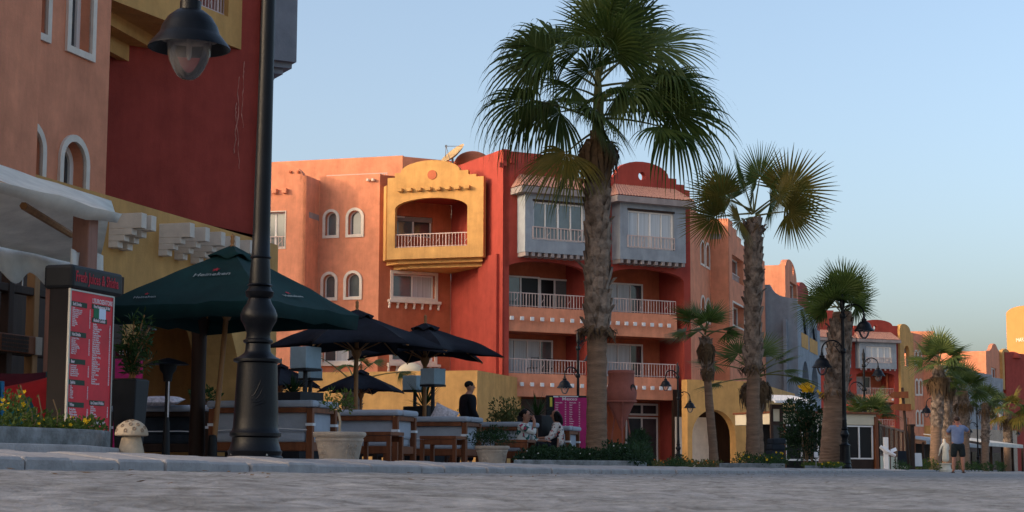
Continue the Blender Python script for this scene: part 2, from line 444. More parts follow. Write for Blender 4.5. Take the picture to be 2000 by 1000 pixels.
def window(fr, parent, r, n=2, off=-.2, fw=.06, pane='pane_sky', arch=False, rise=None, name='window', rail=False, transom=None, panes=None):
    a0, z0, a1, z1 = r
    mb = MB()
    if arch:
        o = archp(a0, z0, a1, z1, rise); i = archp(a0 + fw, z0 + fw, a1 - fw, z1 - fw, None if rise is None else max(rise - fw, .02))
    else:
        o = rectp(a0, z0, a1, z1); i = rectp(a0 + fw, z0 + fw, a1 - fw, z1 - fw)
    fr.slab(mb, o, [i], .08, off)
    for k in range(1, n):
        a = a0 + (a1 - a0) * k / n
        w = fw * (1.1 if k * 2 == n else .7)
        fr.box(mb, a - w / 2, a + w / 2, z0 + fw * .9, z1 - fw * .9, off - .075, off - .005)
    w = mb.build(name, 'window_frame', parent)
    if panes:
        for k in range(n):
            pb = MB(); b0 = a0 + (a1 - a0) * k / n; b1 = a0 + (a1 - a0) * (k + 1) / n
            fr.box(pb, b0 + fw * .5, b1 - fw * .5, z0 + fw * .5, z1 - fw * .5, off - .06, off - .045)
            pb.build('pane', panes[k], w)
    else:
        pb = MB(); fr.slab(pb, archp(a0 + fw * .5, z0 + fw * .5, a1 - fw * .5, z1 - fw * .5, rise) if arch else rectp(a0 + fw * .5, z0 + fw * .5, a1 - fw * .5, z1 - fw * .5), [], .02, off - .045)
        pb.build('pane', pane, w)
    if rail:
        railing(fr, w, a0 - .03, a1 + .03, z0 + .02, z0 + (z1 - z0) * rail, off + .12, .19)
    return w
def surround(fr, parent, r, w=.12, arch=False, out=.05, m='white_stone', sill=False):
    a0, z0, a1, z1 = r
    mb = MB()
    if arch: o = archp(a0 - w, z0 - w, a1 + w, z1 + w); i = archp(a0, z0, a1, z1)
    else: o = rectp(a0 - w, z0 - w, a1 + w, z1 + w); i = rectp(a0, z0, a1, z1)
    fr.slab(mb, o, [i], out + .02, out)
    if sill: fr.box(mb, a0 - w * 1.9, a1 + w * 1.9, z0 - w * 1.9, z0 - w, -.02, .22)
    return mb.build('window_surround', m, parent)
def railing(fr, parent, a0, a1, z0, z1, off, step=.12, name='railing'):
    mb = MB()
    for z, h in ((z1, .045), (z0 + .05, .03)): fr.box(mb, a0, a1, z - h / 2, z + h / 2, off - .022, off + .022)
    k = max(2, int((a1 - a0) / step))
    for i in range(k + 1):
        a = a0 + (a1 - a0) * i / k
        w = .013 if i % 8 else .026
        fr.box(mb, a - w, a + w, z0, z1 - .02, off - .013, off + .013)
    for i in range(4, k, 9):
        a = a0 + (a1 - a0) * (i + .5) / k; h = z1 - z0
        mb.tube([fr.P(a - .10 * math.sin(t * PI * 2), z0 + h * t, off + .01) for t in [j / 8 for j in range(9)]], .013, 5)
    return mb.build(name, 'railing', parent)
def pegs(fr, parent, a0, a1, z, n, size=.22, out=.25, m='white_stone', h=None, name='corbel'):
    h = h or size
    for i in range(n):
        mb = MB()
        a = a0 + (a1 - a0) * (i / (n - 1) if n > 1 else .5)
        zz = z[0] + (z[1] - z[0]) * i / max(1, n - 1) if isinstance(z, tuple) else z
        fr.box(mb, a - size / 2, a + size / 2, zz - h / 2, zz + h / 2, -.02, out)
        mb.build(name, m, parent, bevel=.015)
def wall(fr, parent, outer, holes=(), m='orange', th=.3, off=0, name='wall'):
    mb = MB(); fr.slab(mb, outer, holes, th, off); return mb.build(name, m, parent)
def plan_slab(pts, z0, z1, parent, m, name='slab'):
    mb = MB(); mb.prism([(p[0], p[1]) for p in pts], [], lambda a, b, d: Vector((a, b, d)), z0, z1); return mb.build(name, m, parent)
def text(body, size, m, parent, mtx, name='lettering', align='LEFT', extrude=.002, squeeze=1.0, line=1.0, bold=0.0):
    cu = bpy.data.curves.new(name, 'FONT'); cu.body = body; cu.size = size; cu.align_x = align; cu.extrude = extrude; cu.space_line = line
    cu.resolution_u = 2; cu.offset = bold
    o = bpy.data.objects.new(name, cu); COL.objects.link(o)
    dg = bpy.context.evaluated_depsgraph_get(); dg.update()
    me = bpy.data.meshes.new_from_object(o.evaluated_get(dg)); bpy.data.objects.remove(o); bpy.data.curves.remove(cu)
    mt = mtx @ Matrix.Diagonal((squeeze, 1, 1, 1))
    if parent is not None: mt = WM[parent].inverted() @ mt
    me.transform(mt); me.name = name
    me.materials.clear(); me.materials.append(M[m])
    t = bpy.data.objects.new(name, me); COL.objects.link(t); t.parent = parent
    if parent is not None: WM[t] = WM[parent].copy()
    return t
# ================================================================== GROUND
def ground():
    mb = MB(); mb.add([(-3000, -400, -.4), (3000, -400, -.4), (3000, 5000, -.4), (-3000, 5000, -.4)], [(0, 1, 2, 3)])
    tag(mb.build('ground', 'sand'), kind='structure')
    # road: setts near the camera as relief
    mb = MB(); ss = [1.0]
    while ss[-1] < 900: ss.append(ss[-1] + .028 + .006 * ss[-1] + .0009 * max(0, ss[-1] - 15) ** 2)
    ts = [-60, -30, -14, -7, -4, -2.5] + [-1.6 + .07 * i for i in range(91)]
    ts = [t for t in ts if t < 4.70] + [4.70]
    vs = []
    for s in ss:
        for t in ts:
            base = zc(s) * max(0, min(1, t / 4.7)) ** 1.3
            h = 0
            if s < 60 and t > -2.6:
                d = noise.voronoi(Vector((s * 4.5 + t * .4, t * 5.5, 0)))[0]
                e = min(1, max(0, (d[1] - d[0]) / .22))
                h = (e - 1) * .010 + noise.noise(Vector((s * 1.3, t * 1.3, 3))) * .009 + noise.noise(Vector((s * 5, t * 5, 9))) * .004
                h *= min(1, (60 - s) / 40)
            p = S(s, t); vs.append((p.x, p.y, base + h))
    n = len(ts); fs = []
    for i in range(len(ss) - 1):
        for j in range(n - 1): fs.append((i * n + j, i * n + j + 1, (i + 1) * n + j + 1, (i + 1) * n + j))
    mb.add(vs, fs); tag(mb.build('road', 'road', smooth=True), kind='structure')
    # pavement behind the kerb
    mb = MB(); ss = [2, 6, 8, 10, 12, 15, 18, 22, 27, 34, 45, 60, 90, 150, 300, 900]; ts = [5.04, 8, 20, 60, 140]
    vs = [(S(s, t).x, S(s, t).y, zp(s) - .012) for s in ss for t in ts]; n = len(ts)
    fs = [(i * n + j, i * n + j + 1, (i + 1) * n + j + 1, (i + 1) * n + j) for i in range(len(ss) - 1) for j in range(n - 1)]
    mb.add(vs, fs); tag(mb.build('pavement', 'kerb_stone'), kind='structure')
    # kerb stones
    rnd = random.Random(3); mb = MB(); s = 4.0
    while s < 260:
        L = rnd.uniform(.42, .58) * (1 if s < 60 else 4); j = rnd.uniform(-.006, .006); k = rnd.uniform(-.012, .012)
        prof = [(4.62 + k, -.12), (4.62 + k, .040), (4.635 + k, .054), (4.97 + k, .094), (5.06 + k, .090), (5.06 + k, -.12)]
        sa, sb = s + .006, s + L - .006
        def row(q, inset): return [Vector((*S(q, t), zc(q) + z + j - inset)) for t, z in prof]
        rows = [row(sa, .007), row(sa + .012, 0), row(sb - .012, 0), row(sb, .007)]
        vs = [p for r in rows for p in r]; m = len(prof); fs = []
        for i in range(3):
            for q in range(m): fs.append((i * m + q, i * m + (q + 1) % m, (i + 1) * m + (q + 1) % m, (i + 1) * m + q))
        fs += [tuple(range(m)), tuple(range(3 * m, 4 * m))]
        mb.add(vs, fs); s += L
    tag(mb.build('kerb', 'kerb_stone'), kind='structure')
    # added ridge out of view, put in to cast shade on the lower storeys
    mb = MB(); ts = [60, 66, 72, 80, 95, 120, 170]; hs = [0, .55, .9, 1, .95, .7, 0]; vs = []; ss = list(range(-120, 420, 6))
    for s in ss:
        top = 25.3 + 1.1 * noise.noise(Vector((s * .05, 0, 0)))
        if s > 200: top += (s - 200) * .02
        for t, h in zip(ts, hs):
            p = S(s, t + 2 * noise.noise(Vector((s * .1, t, 0)))); vs.append((p.x, p.y, -.3 + (top + .3) * h))
    n = len(ts); fs = [(i * n + j, i * n + j + 1, (i + 1) * n + j + 1, (i + 1) * n + j) for i in range(len(ss) - 1) for j in range(n - 1)]
    mb.add(vs, fs); tag(mb.build('shade_ridge', 'sand', smooth=True), kind='structure')
ground()

def hit(A, d, px, y=600):
    """distance along A + d*k at which a plan line crosses picture column px."""
    r = ray(px, y); q = r.x / r.y
    return (q * A.y - A.x) / (d.x - q * d.y)
def along(A, d, px, y=600): return A + d * hit(A, d, px, y)

# ================================================================== NEAR BUILDING (left)
def near_building():
    b = thing('apartment_building', 'nearest terracotta and dark red block with yellow ground floor behind the green parasol', 'building', (*S(28, 15.2), 0))
    A = S(12, 15.2); Bp = S(45, 15.2)
    Y = Fr(A, Bp); O = Fr(S(12, 15.3), S(45, 15.3)); Lb = Fr(S(12, 14.85), S(45, 14.85)); Rd = Fr(S(12, 15.95), S(45, 15.95))
    zt = (Y.px(205, 380)[1] + Y.px(491, 463.7)[1]) / 2
    TOP = 13.6
    aE = Y.px(531, 500)[0]
    # yellow arcaded ground floor
    h1 = archp(Y.px(252, 700)[0], .0, Y.px(472, 700)[0], Y.px(365, 545)[1])
    w = h1[1][0] - h1[0][0]
    h2 = archp(h1[0][0] - 1.0 - w, 0, h1[0][0] - 1.0, h1[-1][1] + 1.1)
    h2 = [(q[0], min(q[1], zt - .9)) for q in h2]
    wall(Y, b, rectp(-3, -.1, aE, zt), [h1, h2], 'yellow', .95)
    # arcade interior
    I = Fr(S(9, 18.6), S(33, 18.6)); wall(I, b, rectp(0, -.1, 3 + aE - .4, zt), [], 'red', .2)
    E = Fr(Y.A + Y.d * aE, Y.A + Y.d * aE - Y.n * 4); wall(E, b, rectp(0, -.1, 4, zt), [], 'yellow', .3, off=-.005)
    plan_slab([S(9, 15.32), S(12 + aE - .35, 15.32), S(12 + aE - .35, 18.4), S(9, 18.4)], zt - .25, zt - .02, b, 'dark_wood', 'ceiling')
    # dark red door leaf and panels seen through the arch
    D = I.shift(.03); r = D.rect(415, 660, 440, 800); mb = MB(); D.slab(mb, archp(r[0], 0, r[2], r[3]), [], .08, .06); mb.build('door', 'dark_wood', b)
    # terracotta upper wall with the arched windows
    a78 = O.px(78, 150)[0]; a213 = O.px(213, 150)[0]
    mid = []
    for (x0, x1, xb, yb, yt) in ((133.5, 175.5, 154, 97.5, None), (121, 165, 143, None, 277)):
        a0 = O.px(x0, 100 if yb else 300)[0]; a1 = O.px(x1, 100 if yb else 300)[0]
        if yb: z0 = O.px(xb, yb)[1]; z1 = z0 + 1.75
        else: z1 = O.px(xb, yt)[1]; z0 = z1 - 1.75
        mid.append((a0, z0, a1, z1))
    lw = mid[0][2] - mid[0][0]
    e1 = O.px(88.5, 60)[0]; e2 = O.px(79.5, 290)[0]
    mid += [(e1 - lw, mid[0][1], e1, mid[0][3]), (e2 - lw, mid[1][1], e2, mid[1][3])]
    wall(O, b, rectp(-3, zt - .3, a213, TOP), [archp(*r) for r in mid], 'orange', .55)
    for r in mid:
        surround(O, b, r, .115, arch=True, out=.05)
        window(O, b, r, 1, off=-.20, fw=.11, arch=True, pane='pane_dark')
    al = Lb.px(77, 150)[0]
    wall(Lb, b, rectp(-3, zt - .3, al, TOP), [], 'orange', .44)
    # dark red wall set back behind the corner, facing away from the street's far end
    cn = gp(489, 35.4); Wr = (gp(184, 33.5) - cn).normalized(); LR = (gp(184, 33.5) - cn).length
    Rd = Fr(cn + Wr * LR, cn)
    wall(Rd, b, rectp(0, zt - .6, LR, TOP), [], 'red', .12)
    rc = random.Random(4)
    for x0, y0, y1 in ((468, 150, 330), (476, 120, 250), (462, 200, 300)):
        mb = MB(); pts = []; n_ = 26; x = x0
        for i in range(n_ + 1):
            x += rc.uniform(-1.3, 1.3); q = Rd.px(x, y0 + (y1 - y0) * i / n_); pts.append(Rd.P(q[0], q[1], .002))
        mb.tube(pts, [.004 + .012 * rc.random() ** 2 for _ in pts], 5); mb.build('plaster_crack', 'crack', b)
    bk_ = Vector((-Wr.y, Wr.x)) if Vector((-Wr.y, Wr.x)).x > 0 else Vector((Wr.y, -Wr.x)); hid = Vector((-.165, .986))
    En = Fr(cn + bk_ * .12, cn + bk_ * .12 + hid * 14); wall(En, b, rectp(0, -.1, 14, TOP), [], 'red', .2, off=-.003)
    plan_slab([cn + bk_ * .13, cn + bk_ * .12 + hid * 13.5 + N * .3, S(9, 32), S(9, 16.0), S(12 + a213 - .45, 16.0), cn + W * 12.6 + bk_ * .31], zt + .05, TOP - .4, b, 'red', 'roof')
    plan_slab([cn + Wr * .2, S(9, 15.4), S(9, 19), cn + Wr * (LR - .3)], zt - .3, zt - .04, b, 'yellow', 'terrace')
    # yellow bay balcony
    th = math.radians(24.9); dd = Vector((math.sin(th), math.cos(th)))
    Rp = along(cn, Wr, 474, 100) - bk_ * .02
    Lp = Rp - dd * 4.9; inner = cn + Wr * (LR - .2) - bk_ * .01
    Q = Fr(Lp, Rp); zb = Q.px(472.5, 97.5)[1]
    o = Q.rect(310, -120, 446, 33); z0 = Q.px(446, 33)[1]
    wall(Q, b, rectp(0, zb, Q.L, zb + 4.2), [rectp(1.6, z0, o[2], z0 + 2.3)], 'yellow', .3, name='balcony_front')
    railing(Q, b, 1.6, o[2], z0, z0 + .75, -.12, .105)
    plan_slab([Lp - Q.n * .32, Rp - Q.n * .32, inner], zb + .0, zb + .22, b, 'yellow', 'balcony_floor')
    Bk = Q.shift(-1.2); wall(Bk, b, rectp(.3, zb + .2, Q.L - .4, zb + 4), [], 'orange_deep', .2, name='balcony_back')
    d2 = Vector((math.sin(math.radians(13)), math.cos(math.radians(13))))
    for k, (ins, dz) in enumerate(((.25, .26), (.60, .58))):
        q0 = Lp - Q.n * ins; A_ = Matrix(((d2.x, -Wr.x), (d2.y, -Wr.y))); sol = A_.inverted() @ (cn - q0)
        q1 = q0 + d2 * sol.x - bk_ * .02
        plan_slab([q0, q1, inner], zb - dz, zb - dz + (.258 if k == 0 else .318), b, 'yellow', 'balcony_moulding')
    # blue-grey bay at the end wall
    G1 = gp(564, 38.5); G0 = G1 - V * 1.0; Gf = Fr(G0, G1); zg = Gf.px(575, 121)[1]
    mb = MB(); mb.prism([tuple(q) for q in (G0, G1, G1 + W * 1.6, G0 + W * 1.6)], [], lambda x, y, d: Vector((x, y, d)), zg, TOP - .3)
    bay = mb.build('bay_window', 'blue_grey', b)
    mb = MB()
    for k in range(4):
        Gf.box(mb, .1, Gf.L - .06 - .17 * k, zg - .13 * (k + 1) + .002, zg - .13 * k, -1.2, -.12 - .1 * k)
    mb.build('corbel', 'blue_grey', bay)
    # stepped stone brackets
    for x in (243, 262, 338, 368, 399, 428, 456, 484):
        Z = 0; c = Y.px(x, 470)[0] - .45
        ztop = Y.px(347, 447)[1] if x > 300 else Y.px(262, 431)[1]
        mb = MB()
        Y.box(mb, c - .09, c + .09, ztop - .26, ztop, -.02, .62)
        Y.box(mb, c - .089, c + .089, ztop - .37, ztop - .26, -.02, .44)
        Y.box(mb, c - .09, c + .09, ztop - .47, ztop - .37, -.02, .30)
        Y.box(mb, c - .089, c + .089, ztop - .58, ztop - .47, -.02, .18)
        mb.build('bracket', 'white_stone', b, bevel=.01)
    # wall lantern and pink shop sign under the arcade
    return b, Y
near_b, NY = near_building()

# ================================================================== MAIN BUILDING
def tile_roof(fr, parent, a0, a1, z0, z1, o_in, o_out, over=.35, fas=.28):
    """small hipped tile roof over a bay: fascia plus ribbed slopes."""
    mb = MB(); fr.box(mb, a0 - over, a1 + over, z0, z0 + fas, o_in, o_out + over)
    f = mb.build('roof', 'fascia', parent)
    mb = MB(); zb = z0 + fas
    e0, e1 = a0 - over, a1 + over; eo = o_out + over; h = z1 - zb
    def slope(p, q, r, s_):          # p,q eave; s_, r ridge ; ribbed
        k = max(3, int((q - p).length / .17)); vs = []; m = 6
        for i in range(k * 2 + 1):
            u = i / (k * 2); lift = .045 if i % 2 else 0
            for j in range(m + 1):
                t = j / m; P0 = p.lerp(q, u).lerp(s_.lerp(r, u), t)
                vs.append(P0 + Vector((0, 0, lift + .02 * (1 - (t * 6) % 1))))
        fs = [(i * (m + 1) + j, i * (m + 1) + j + 1, (i + 1) * (m + 1) + j + 1, (i + 1) * (m + 1) + j) for i in range(k * 2) for j in range(m)]
        mb.add(vs, fs)
    ii = .5
    A, B = fr.P(e0, zb, eo), fr.P(e1, zb, eo); Cc, D = fr.P(e1 - ii, zb + h, o_in + .05), fr.P(e0 + ii, zb + h, o_in + .05)
    slope(A, B, Cc, D)
    slope(fr.P(e0, zb, o_in), A, D, fr.P(e0 + ii - .01, zb + h, o_in)); slope(B, fr.P(e1, zb, o_in), fr.P(e1 - ii, zb + h, o_in), Cc)
    mb.build('roof_tiles', 'tile', f, recalc=False)
    return f

def main_building():
    C0 = gp(980, 85.0); b = thing('apartment_building', 'middle terracotta block with two grey bays and a yellow balcony behind the tallest palm', 'building', (C0.x, C0.y, 0))
    C1 = along(C0, V, 1349); C2 = along(C0, W, 880); C3 = along(C2, -V, 739); C4 = along(C3, N, 620); C5 = along(C4, -U, 594); C6 = C5 + N * 7
    C7 = along(C1, U, 1388); C8 = along(C7, -N, 1424); C9 = C8 + U * 13
    F1, F2, F3, F4, F5, F6 = Fr(C0, C1), Fr(C0, C2), Fr(C3, C2), Fr(C4, C3), Fr(C5, C4), Fr(C6, C5)
    F7, F8, F9 = Fr(C1, C7), Fr(C7, C8), Fr(C8, C9)
    RZ = 12.9                                             # roof level
    # ---- red balcony facade
    aL, aM0, aM1, aR = F1.px(985, 600)[0], F1.px(1148, 600)[0], F1.px(1184, 600)[0], F1.px(1336, 600)[0]
    ztL = F1.px(1056, 510)[1]; spr = F1.px(985, 527)[1]; ztR = F1.px(1243, 524)[1]
    hL = archp(aL, 0, aM0, ztL, ztL - spr); hR = archp(aM1, 0, aR, ztR, ztL - spr)
    zl = F1.px(976, 293)[1]
    top = [(0, zl), (F1.px(1098, 300)[0], zl)] + [(F1.px(1098, 300)[0], F1.px(1098, 345)[1])]
    top += F1.pxs([(1180, 352), (1180, 346), (1197, 346)])
    d0 = F1.px(1204, 343); d1 = F1.px(1306, 343); pk = F1.px(1256, 316)[1]
    zd = (d0[1] + d1[1]) / 2
    top += arc((d0[0], zd), (d1[0], zd), pk - zd)
    st1 = F1.px(1321, 343)
    top += [(st1[0], zd)] + [(st1[0], zd - .28), (F1.px(1336, 353)[0], zd - .28), (F1.px(1336, 353)[0], zd - .52), (F1.L, zd - .55)]
    cz = F1.px(1254, 344); rr = .22
    circ = [(cz[0] + rr * math.cos(k * PI / 8), cz[1] + rr * math.sin(k * PI / 8)) for k in range(16)]
    wall(F1, b, [(0, -.2)] + [(F1.L, -.2)] + top[::-1], [hL, hR, circ], 'red', .35)
    # stepped pegs near the top left corner
    mb = MB()
    for i, (x, y) in enumerate(((978, 320), (985, 317), (1000, 312))):
        p = F1.px(x, y); F1.box(mb, p[0] - .12, p[0] + .12, p[1] - .18, p[1] + .05, -.02, .1)
    mb.build('parapet_steps', 'red', b)
    zb2t, zb2b = F1.px(985, 597)[1], F1.px(985, 645)[1]; zb1t, zb1b = F1.px(985, 727.5)[1], F1.px(985, 773)[1]
    aB = F1.px(1325, 640)[0]
    BW = F1.shift(-2.35)
    for zt_, zb_, nm in ((zb2t, zb2b, 'parapet'), (zb1t, zb1b, 'parapet')):
        wall(F1, b, rectp(.12, zb_, aB, zt_), [], 'orange', .22, off=-.13, name='parapet')
        y = (zt_ + zb_) / 2 + .02
        pegs(F1, b, F1.px(999, 640)[0], F1.px(1136, 640)[0], y, 8, .19, .08, m='white_paint')
        pegs(F1, b, F1.px(1189, 640)[0], F1.px(1306, 640)[0], y, 8, .19, .08, m='white_paint')
        plan_slab([F1.P(.15, 0, -.34)[:2], F1.P(aB - .02, 0, -.34)[:2], F1.P(F1.L - .1, 0, -2.34)[:2], F1.P(.15, 0, -2.34)[:2]], zb_ + .02, zt_ - .12, b, 'orange_deep', 'balcony_floor')
        railing(F1, b, aL, aM0, zt_ + .02, zt_ + .70, -.24, .165)
        railing(F1, b, aM1, aB, zt_ + .02, zt_ + .70, -.24, .165)
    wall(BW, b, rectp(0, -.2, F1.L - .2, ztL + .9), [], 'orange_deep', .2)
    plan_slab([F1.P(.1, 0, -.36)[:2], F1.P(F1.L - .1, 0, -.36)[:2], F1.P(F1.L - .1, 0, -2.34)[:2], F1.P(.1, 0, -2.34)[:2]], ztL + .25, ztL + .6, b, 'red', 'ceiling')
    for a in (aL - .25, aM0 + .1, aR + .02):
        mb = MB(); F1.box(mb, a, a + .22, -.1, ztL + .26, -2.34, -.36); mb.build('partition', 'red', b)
    # balcony doors
    def door(x0, y0, x1, y1, n, panes, zb_): 
        r = BW.rect(x0, y0, x1, y1); window(BW, b, (r[0], zb_, r[2], r[3]), n, off=.1, fw=.085, panes=panes, name='balcony_door')
    door(978, 537, 1052, 600, 2, ['pane_sky', 'pane_black'], zb2t - .1); door(1052, 543, 1111, 600, 2, ['pane_black', 'pane_sky'], zb2t - .1)
    door(1180, 551, 1254, 610, 3, ['curtain', 'curtain', 'pane_dark'], zb2t - .1)
    door(978, 661, 1078, 728, 4, ['curtain', 'curtain', 'curtain', 'pane_sky'], zb1t - .1)
    door(1180, 670, 1254, 735, 3, ['curtain', 'curtain', 'pane_dark'], zb1t - .1)
    # ground floor behind the loggia: roller shutter and shop glass
    r = BW.rect(978, 778, 1120, 900); wall(BW, b, rectp(r[0], 0, r[2], r[3]), [], 'shutter', .1, off=.12, name='shutter')
    r = BW.rect(1220, 795, 1283, 900); window(BW, b, (r[0], 0, r[2], r[3] - .5), 2, off=.12, fw=.08, pane='pane_dark', name='shop_window')
    window(BW, b, (r[0], r[3] - .42, r[2], r[3] + .2), 2, off=.14, fw=.1, pane='pane_dark', name='fanlight')
    # black garden chairs on the lower left balcony
    for k, (x, dz) in enumerate(((1060, 0), (1092, 0))):
        a = F1.px(x, 715)[0]; p = F1.P(a, zb1t - .12, -1.0); ch = thing('balcony_chair', ('black metal chair on the lower balcony left of the tallest palm trunk', 'black metal chair nearest the tallest palm trunk on the lower balcony')[k], 'chair', p, .5 + k * 2.4)
        mb = MB(); mb.box((0, 0, .45), (.42, .42, .03)); mb.build('seat', 'lamp_iron', ch, world=False)
        mb = MB(); mb.tube([(-.2, -.2, .46), (-.2, -.24, .95), (.2, -.24, .95), (.2, -.2, .46)], .018, 6)
        for i in range(4): mb.tube([(-.12 + .08 * i, -.2, .46), (-.12 + .08 * i, -.24, .95)], .01, 5)
        mb.build('backrest', 'lamp_iron', ch, world=False)
        for sx in (-1, 1):
            for sy in (-1, 1): mb = MB(); mb.tube([(sx * .18, sy * .18, .44), (sx * .21, sy * .21, 0)], .015, 5); mb.build('leg', 'lamp_iron', ch, world=False)
    # ---- the two grey bays
    pL = F1.px(1010, 440)[0]
    proud = .8
    Fb = F1.shift(proud)
    for (x0, x1, ytop, ybot, wx0, wy0, wx1, wy1, wyb0, npeg, seq) in (
            (1025.6, 1146, 377, 491, 1042, 392.5, 1141, 400, 467.5, 10, ['pane_sky', 'pane_sky', 'pane_sky', 'pane_sky']),
            (1211.0, 1339, 395, 505, 1227, 410, 1316, 419, 483.5, 10, ['curtain', 'curtain', 'curtain', 'curtain'])):
        a0 = Fb.px(x0, 430)[0]; a1 = Fb.px(x1, 430)[0]
        zt_ = Fb.px(x0, ytop)[1]; z0 = Fb.px(x0, ybot)[1]
        wa0 = Fb.px(wx0, 430)[0]; wa1 = Fb.px(wx1, 430)[0]; wz0 = Fb.px(wx0, wyb0)[1]; wz1 = Fb.px(wx0, wy0)[1]
        mb = MB(); Fb.slab(mb, rectp(a0, z0, a1, zt_), [rectp(wa0, wz0, wa1, wz1)], .22)
        bay = mb.build('bay_window', 'blue_grey', b)
        for a in (a0, a1 - .2): mb = MB(); Fb.box(mb, a + .003, a + .197, z0 + .003, zt_, -proud - .02, -.22); mb.build('bay_side', 'blue_grey', bay)
        mb = MB(); Fb.box(mb, a0 + .2, a1 - .2, z0 + .003, z0 + .2, -proud - .02, -.22); mb.build('bay_floor', 'blue_grey', bay)
        window(Fb, bay, (wa0, wz0, wa1, wz1), 4, off=-.10, fw=.085, panes=seq, rail=.33)
        Fb_top = MB(); Fb.box(Fb_top, wa0 - .05, wa1 + .05, wz1, wz1 + .10, -.1, .02); Fb_top.build('shutter_box', 'dark_wood', bay)
        for i in range(npeg):
            mb = MB(); a = a0 + .12 + (a1 - a0 - .24) * i / (npeg - 1); Fb.box(mb, a - .09, a + .09, z0 - .2, z0 - .002, -proud - .02, -.02)
            mb.build('corbel', 'fascia', bay, bevel=.01)
        tile_roof(F1, b, a0, a1, zt_, zt_ + 1.02, -.02, proud, .38, .30)
    # ---- red flank, sunlit
    z2a, z2b = F2.px(976, 293)[1], F2.px(884, 327)[1]
    wall(F2, b, [(0, -.2), (F2.L, -.2), (F2.L, z2a - .1), (0, z2a - .002)], [], 'red', .35, off=-.004)
    # ---- terracotta faces
    zt3 = F3.px(772, 344)[1]; zt4 = F4.px(660, 343)[1]
    w3 = F3.rect(767.5, 534, 849, 584); w3b = F3.rect(767.5, 683, 849, 706); w3b = (w3[0], w3[1] - 3.2, w3[2], w3[3] - 3.2)
    w3c = F3.rect(775, 420, 845, 465)
    wall(F3, b, rectp(0, -.2, F3.L, zt3), [rectp(*w3), rectp(*w3b), rectp(*w3c)], 'orange_deep', .35, off=-.003)
    for r in (w3, w3b):
        surround(F3, b, r, .15, out=.07, sill=True)
        window(F3, b, r, 2, off=-.22, fw=.07, panes=['pane_sky', 'curtain'])
        for i in range(7):
            mb = MB(); a = r[0] - .2 + (r[2] - r[0] + .4) * i / 6
            mb.tube([F3.P(a, r[1] - .28 - .06 * j, .10 - .012 * j) for j in range(6)], [.07, .08, .05, .06, .075, .05], 8)
            mb.build('sill_baluster', 'white_stone', b)
    window(F3, b, w3c, 2, off=-.2, fw=.08, panes=['pane_sky', 'pane_dark'])
    wins = []
    for (x0, x1, yt, yb) in ((635.5, 658, 414, 460), (680.5, 706, 411, 458), (633.5, 656.5, 536, 582), (678, 704, 533.5, 580)):
        wins.append((F4.px(x0, 440)[0], F4.px((x0 + x1) / 2, yb)[1], F4.px(x1, 440)[0], F4.px((x0 + x1) / 2, yt)[1]))
    lw = (F4.px(630, 690)[0], F4.px(665, 706)[1], F4.px(700, 690)[0], F4.px(665, 676)[1] + .8)
    wall(F4, b, rectp(0, -.2, F4.L, zt4), [archp(*r) for r in wins] + [rectp(*lw)], 'orange', .35)
    for r in wins:
        surround(F4, b, r, .14, arch=True, out=.06); window(F4, b, r, 1, off=-.26, fw=.06, arch=True, pane='pane_sky')
    surround(F4, b, lw, .12, out=.05, sill=True); window(F4, b, lw, 3, off=-.2, fw=.06, panes=['pane_dark', 'curtain', 'pane_dark'])
    pegs(F4, b, F4.px(720, 350)[0], F4.px(730, 350)[0], F4.px(725, 352)[1], 2, .12, .2, m='white_stone')
    zt5 = F5.px(600, 343)[1]
    wall(F5, b, rectp(0, -.2, F5.L, zt5), [], 'orange', .35, off=-.004)
    w6 = F6.rect(515, 415, 556, 484)
    g0 = F6.px(470, 345); g1 = F6.px(594, 344)
    wall(F6, b, [(0, -.2), (F6.L, -.2), (F6.L, zt5)] + [(a, z) for a, z in arc((F6.px(592, 343)[0], zt5), (F6.px(440, 343)[0], zt5), F6.px(522, 319)[1] - zt5)] + [(0, zt5)], [rectp(*w6)], 'orange', .35)
    surround(F6, b, w6, .05, out=.03); window(F6, b, w6, 2, off=-.2, fw=.08, panes=['pane_sky', 'pane_sky'], rail=.32)
    pegs(F6, b, F6.px(500, 373)[0], F6.px(558, 373)[0], F6.px(540, 374)[1], 4, .24, .22, m='orange')
    for x in (568, 583): pegs(F6, b, F6.px(x, 338)[0], F6.px(x, 338)[0], F6.px(x, 336)[1], 1, .12, .12, m='orange_deep')
    # roof parapet rail between the set-backs
    # ---- yellow balcony across the inner corner
    YL = gp(750, 87.35); YR = along(YL, -N, 943); Yf = Fr(YL, YR)
    zb = Yf.px(850, 504)[1]; zs = Yf.px(943, 344)[1]
    y_ = lambda x, y: (Yf.px(x, y)[0], Yf.px(850, y + (850 - x) * .03)[1])
    o0 = Yf.px(771, 450)[0]; o1 = Yf.px(912.5, 450)[0]; oz = Yf.px(842, 482)[1]; ot = Yf.px(842, 386)[1]; os_ = Yf.px(842, 406)[1]
    ap, bp_ = y_(782, 341)[0], y_(898, 332)[0]
    zarc = (y_(782, 339)[1] + y_(898, 330)[1]) / 2; zpk = y_(839, 312)[1]
    tops = [(0, zs - .1), (y_(757, 350)[0], zs - .1), (y_(757, 350)[0], zs + .12), (y_(771, 345)[0], zs + .12), (y_(771, 345)[0], zarc), (ap, zarc)]
    tops += arc((ap, zarc), (bp_, zarc), zpk - zarc)[1:-1]
    tops += [(bp_, zarc), (y_(914.5, 330)[0], zarc), (y_(914.5, 330)[0], zarc - .22), (y_(930, 340)[0], zarc - .22), (y_(930, 340)[0], zs), (Yf.L, zs)]
    wall(Yf, b, [(0, zb), (Yf.L, zb)] + tops[::-1], [archp(o0, oz, o1, ot, ot - os_)], 'yellow', .3, name='balcony_front')
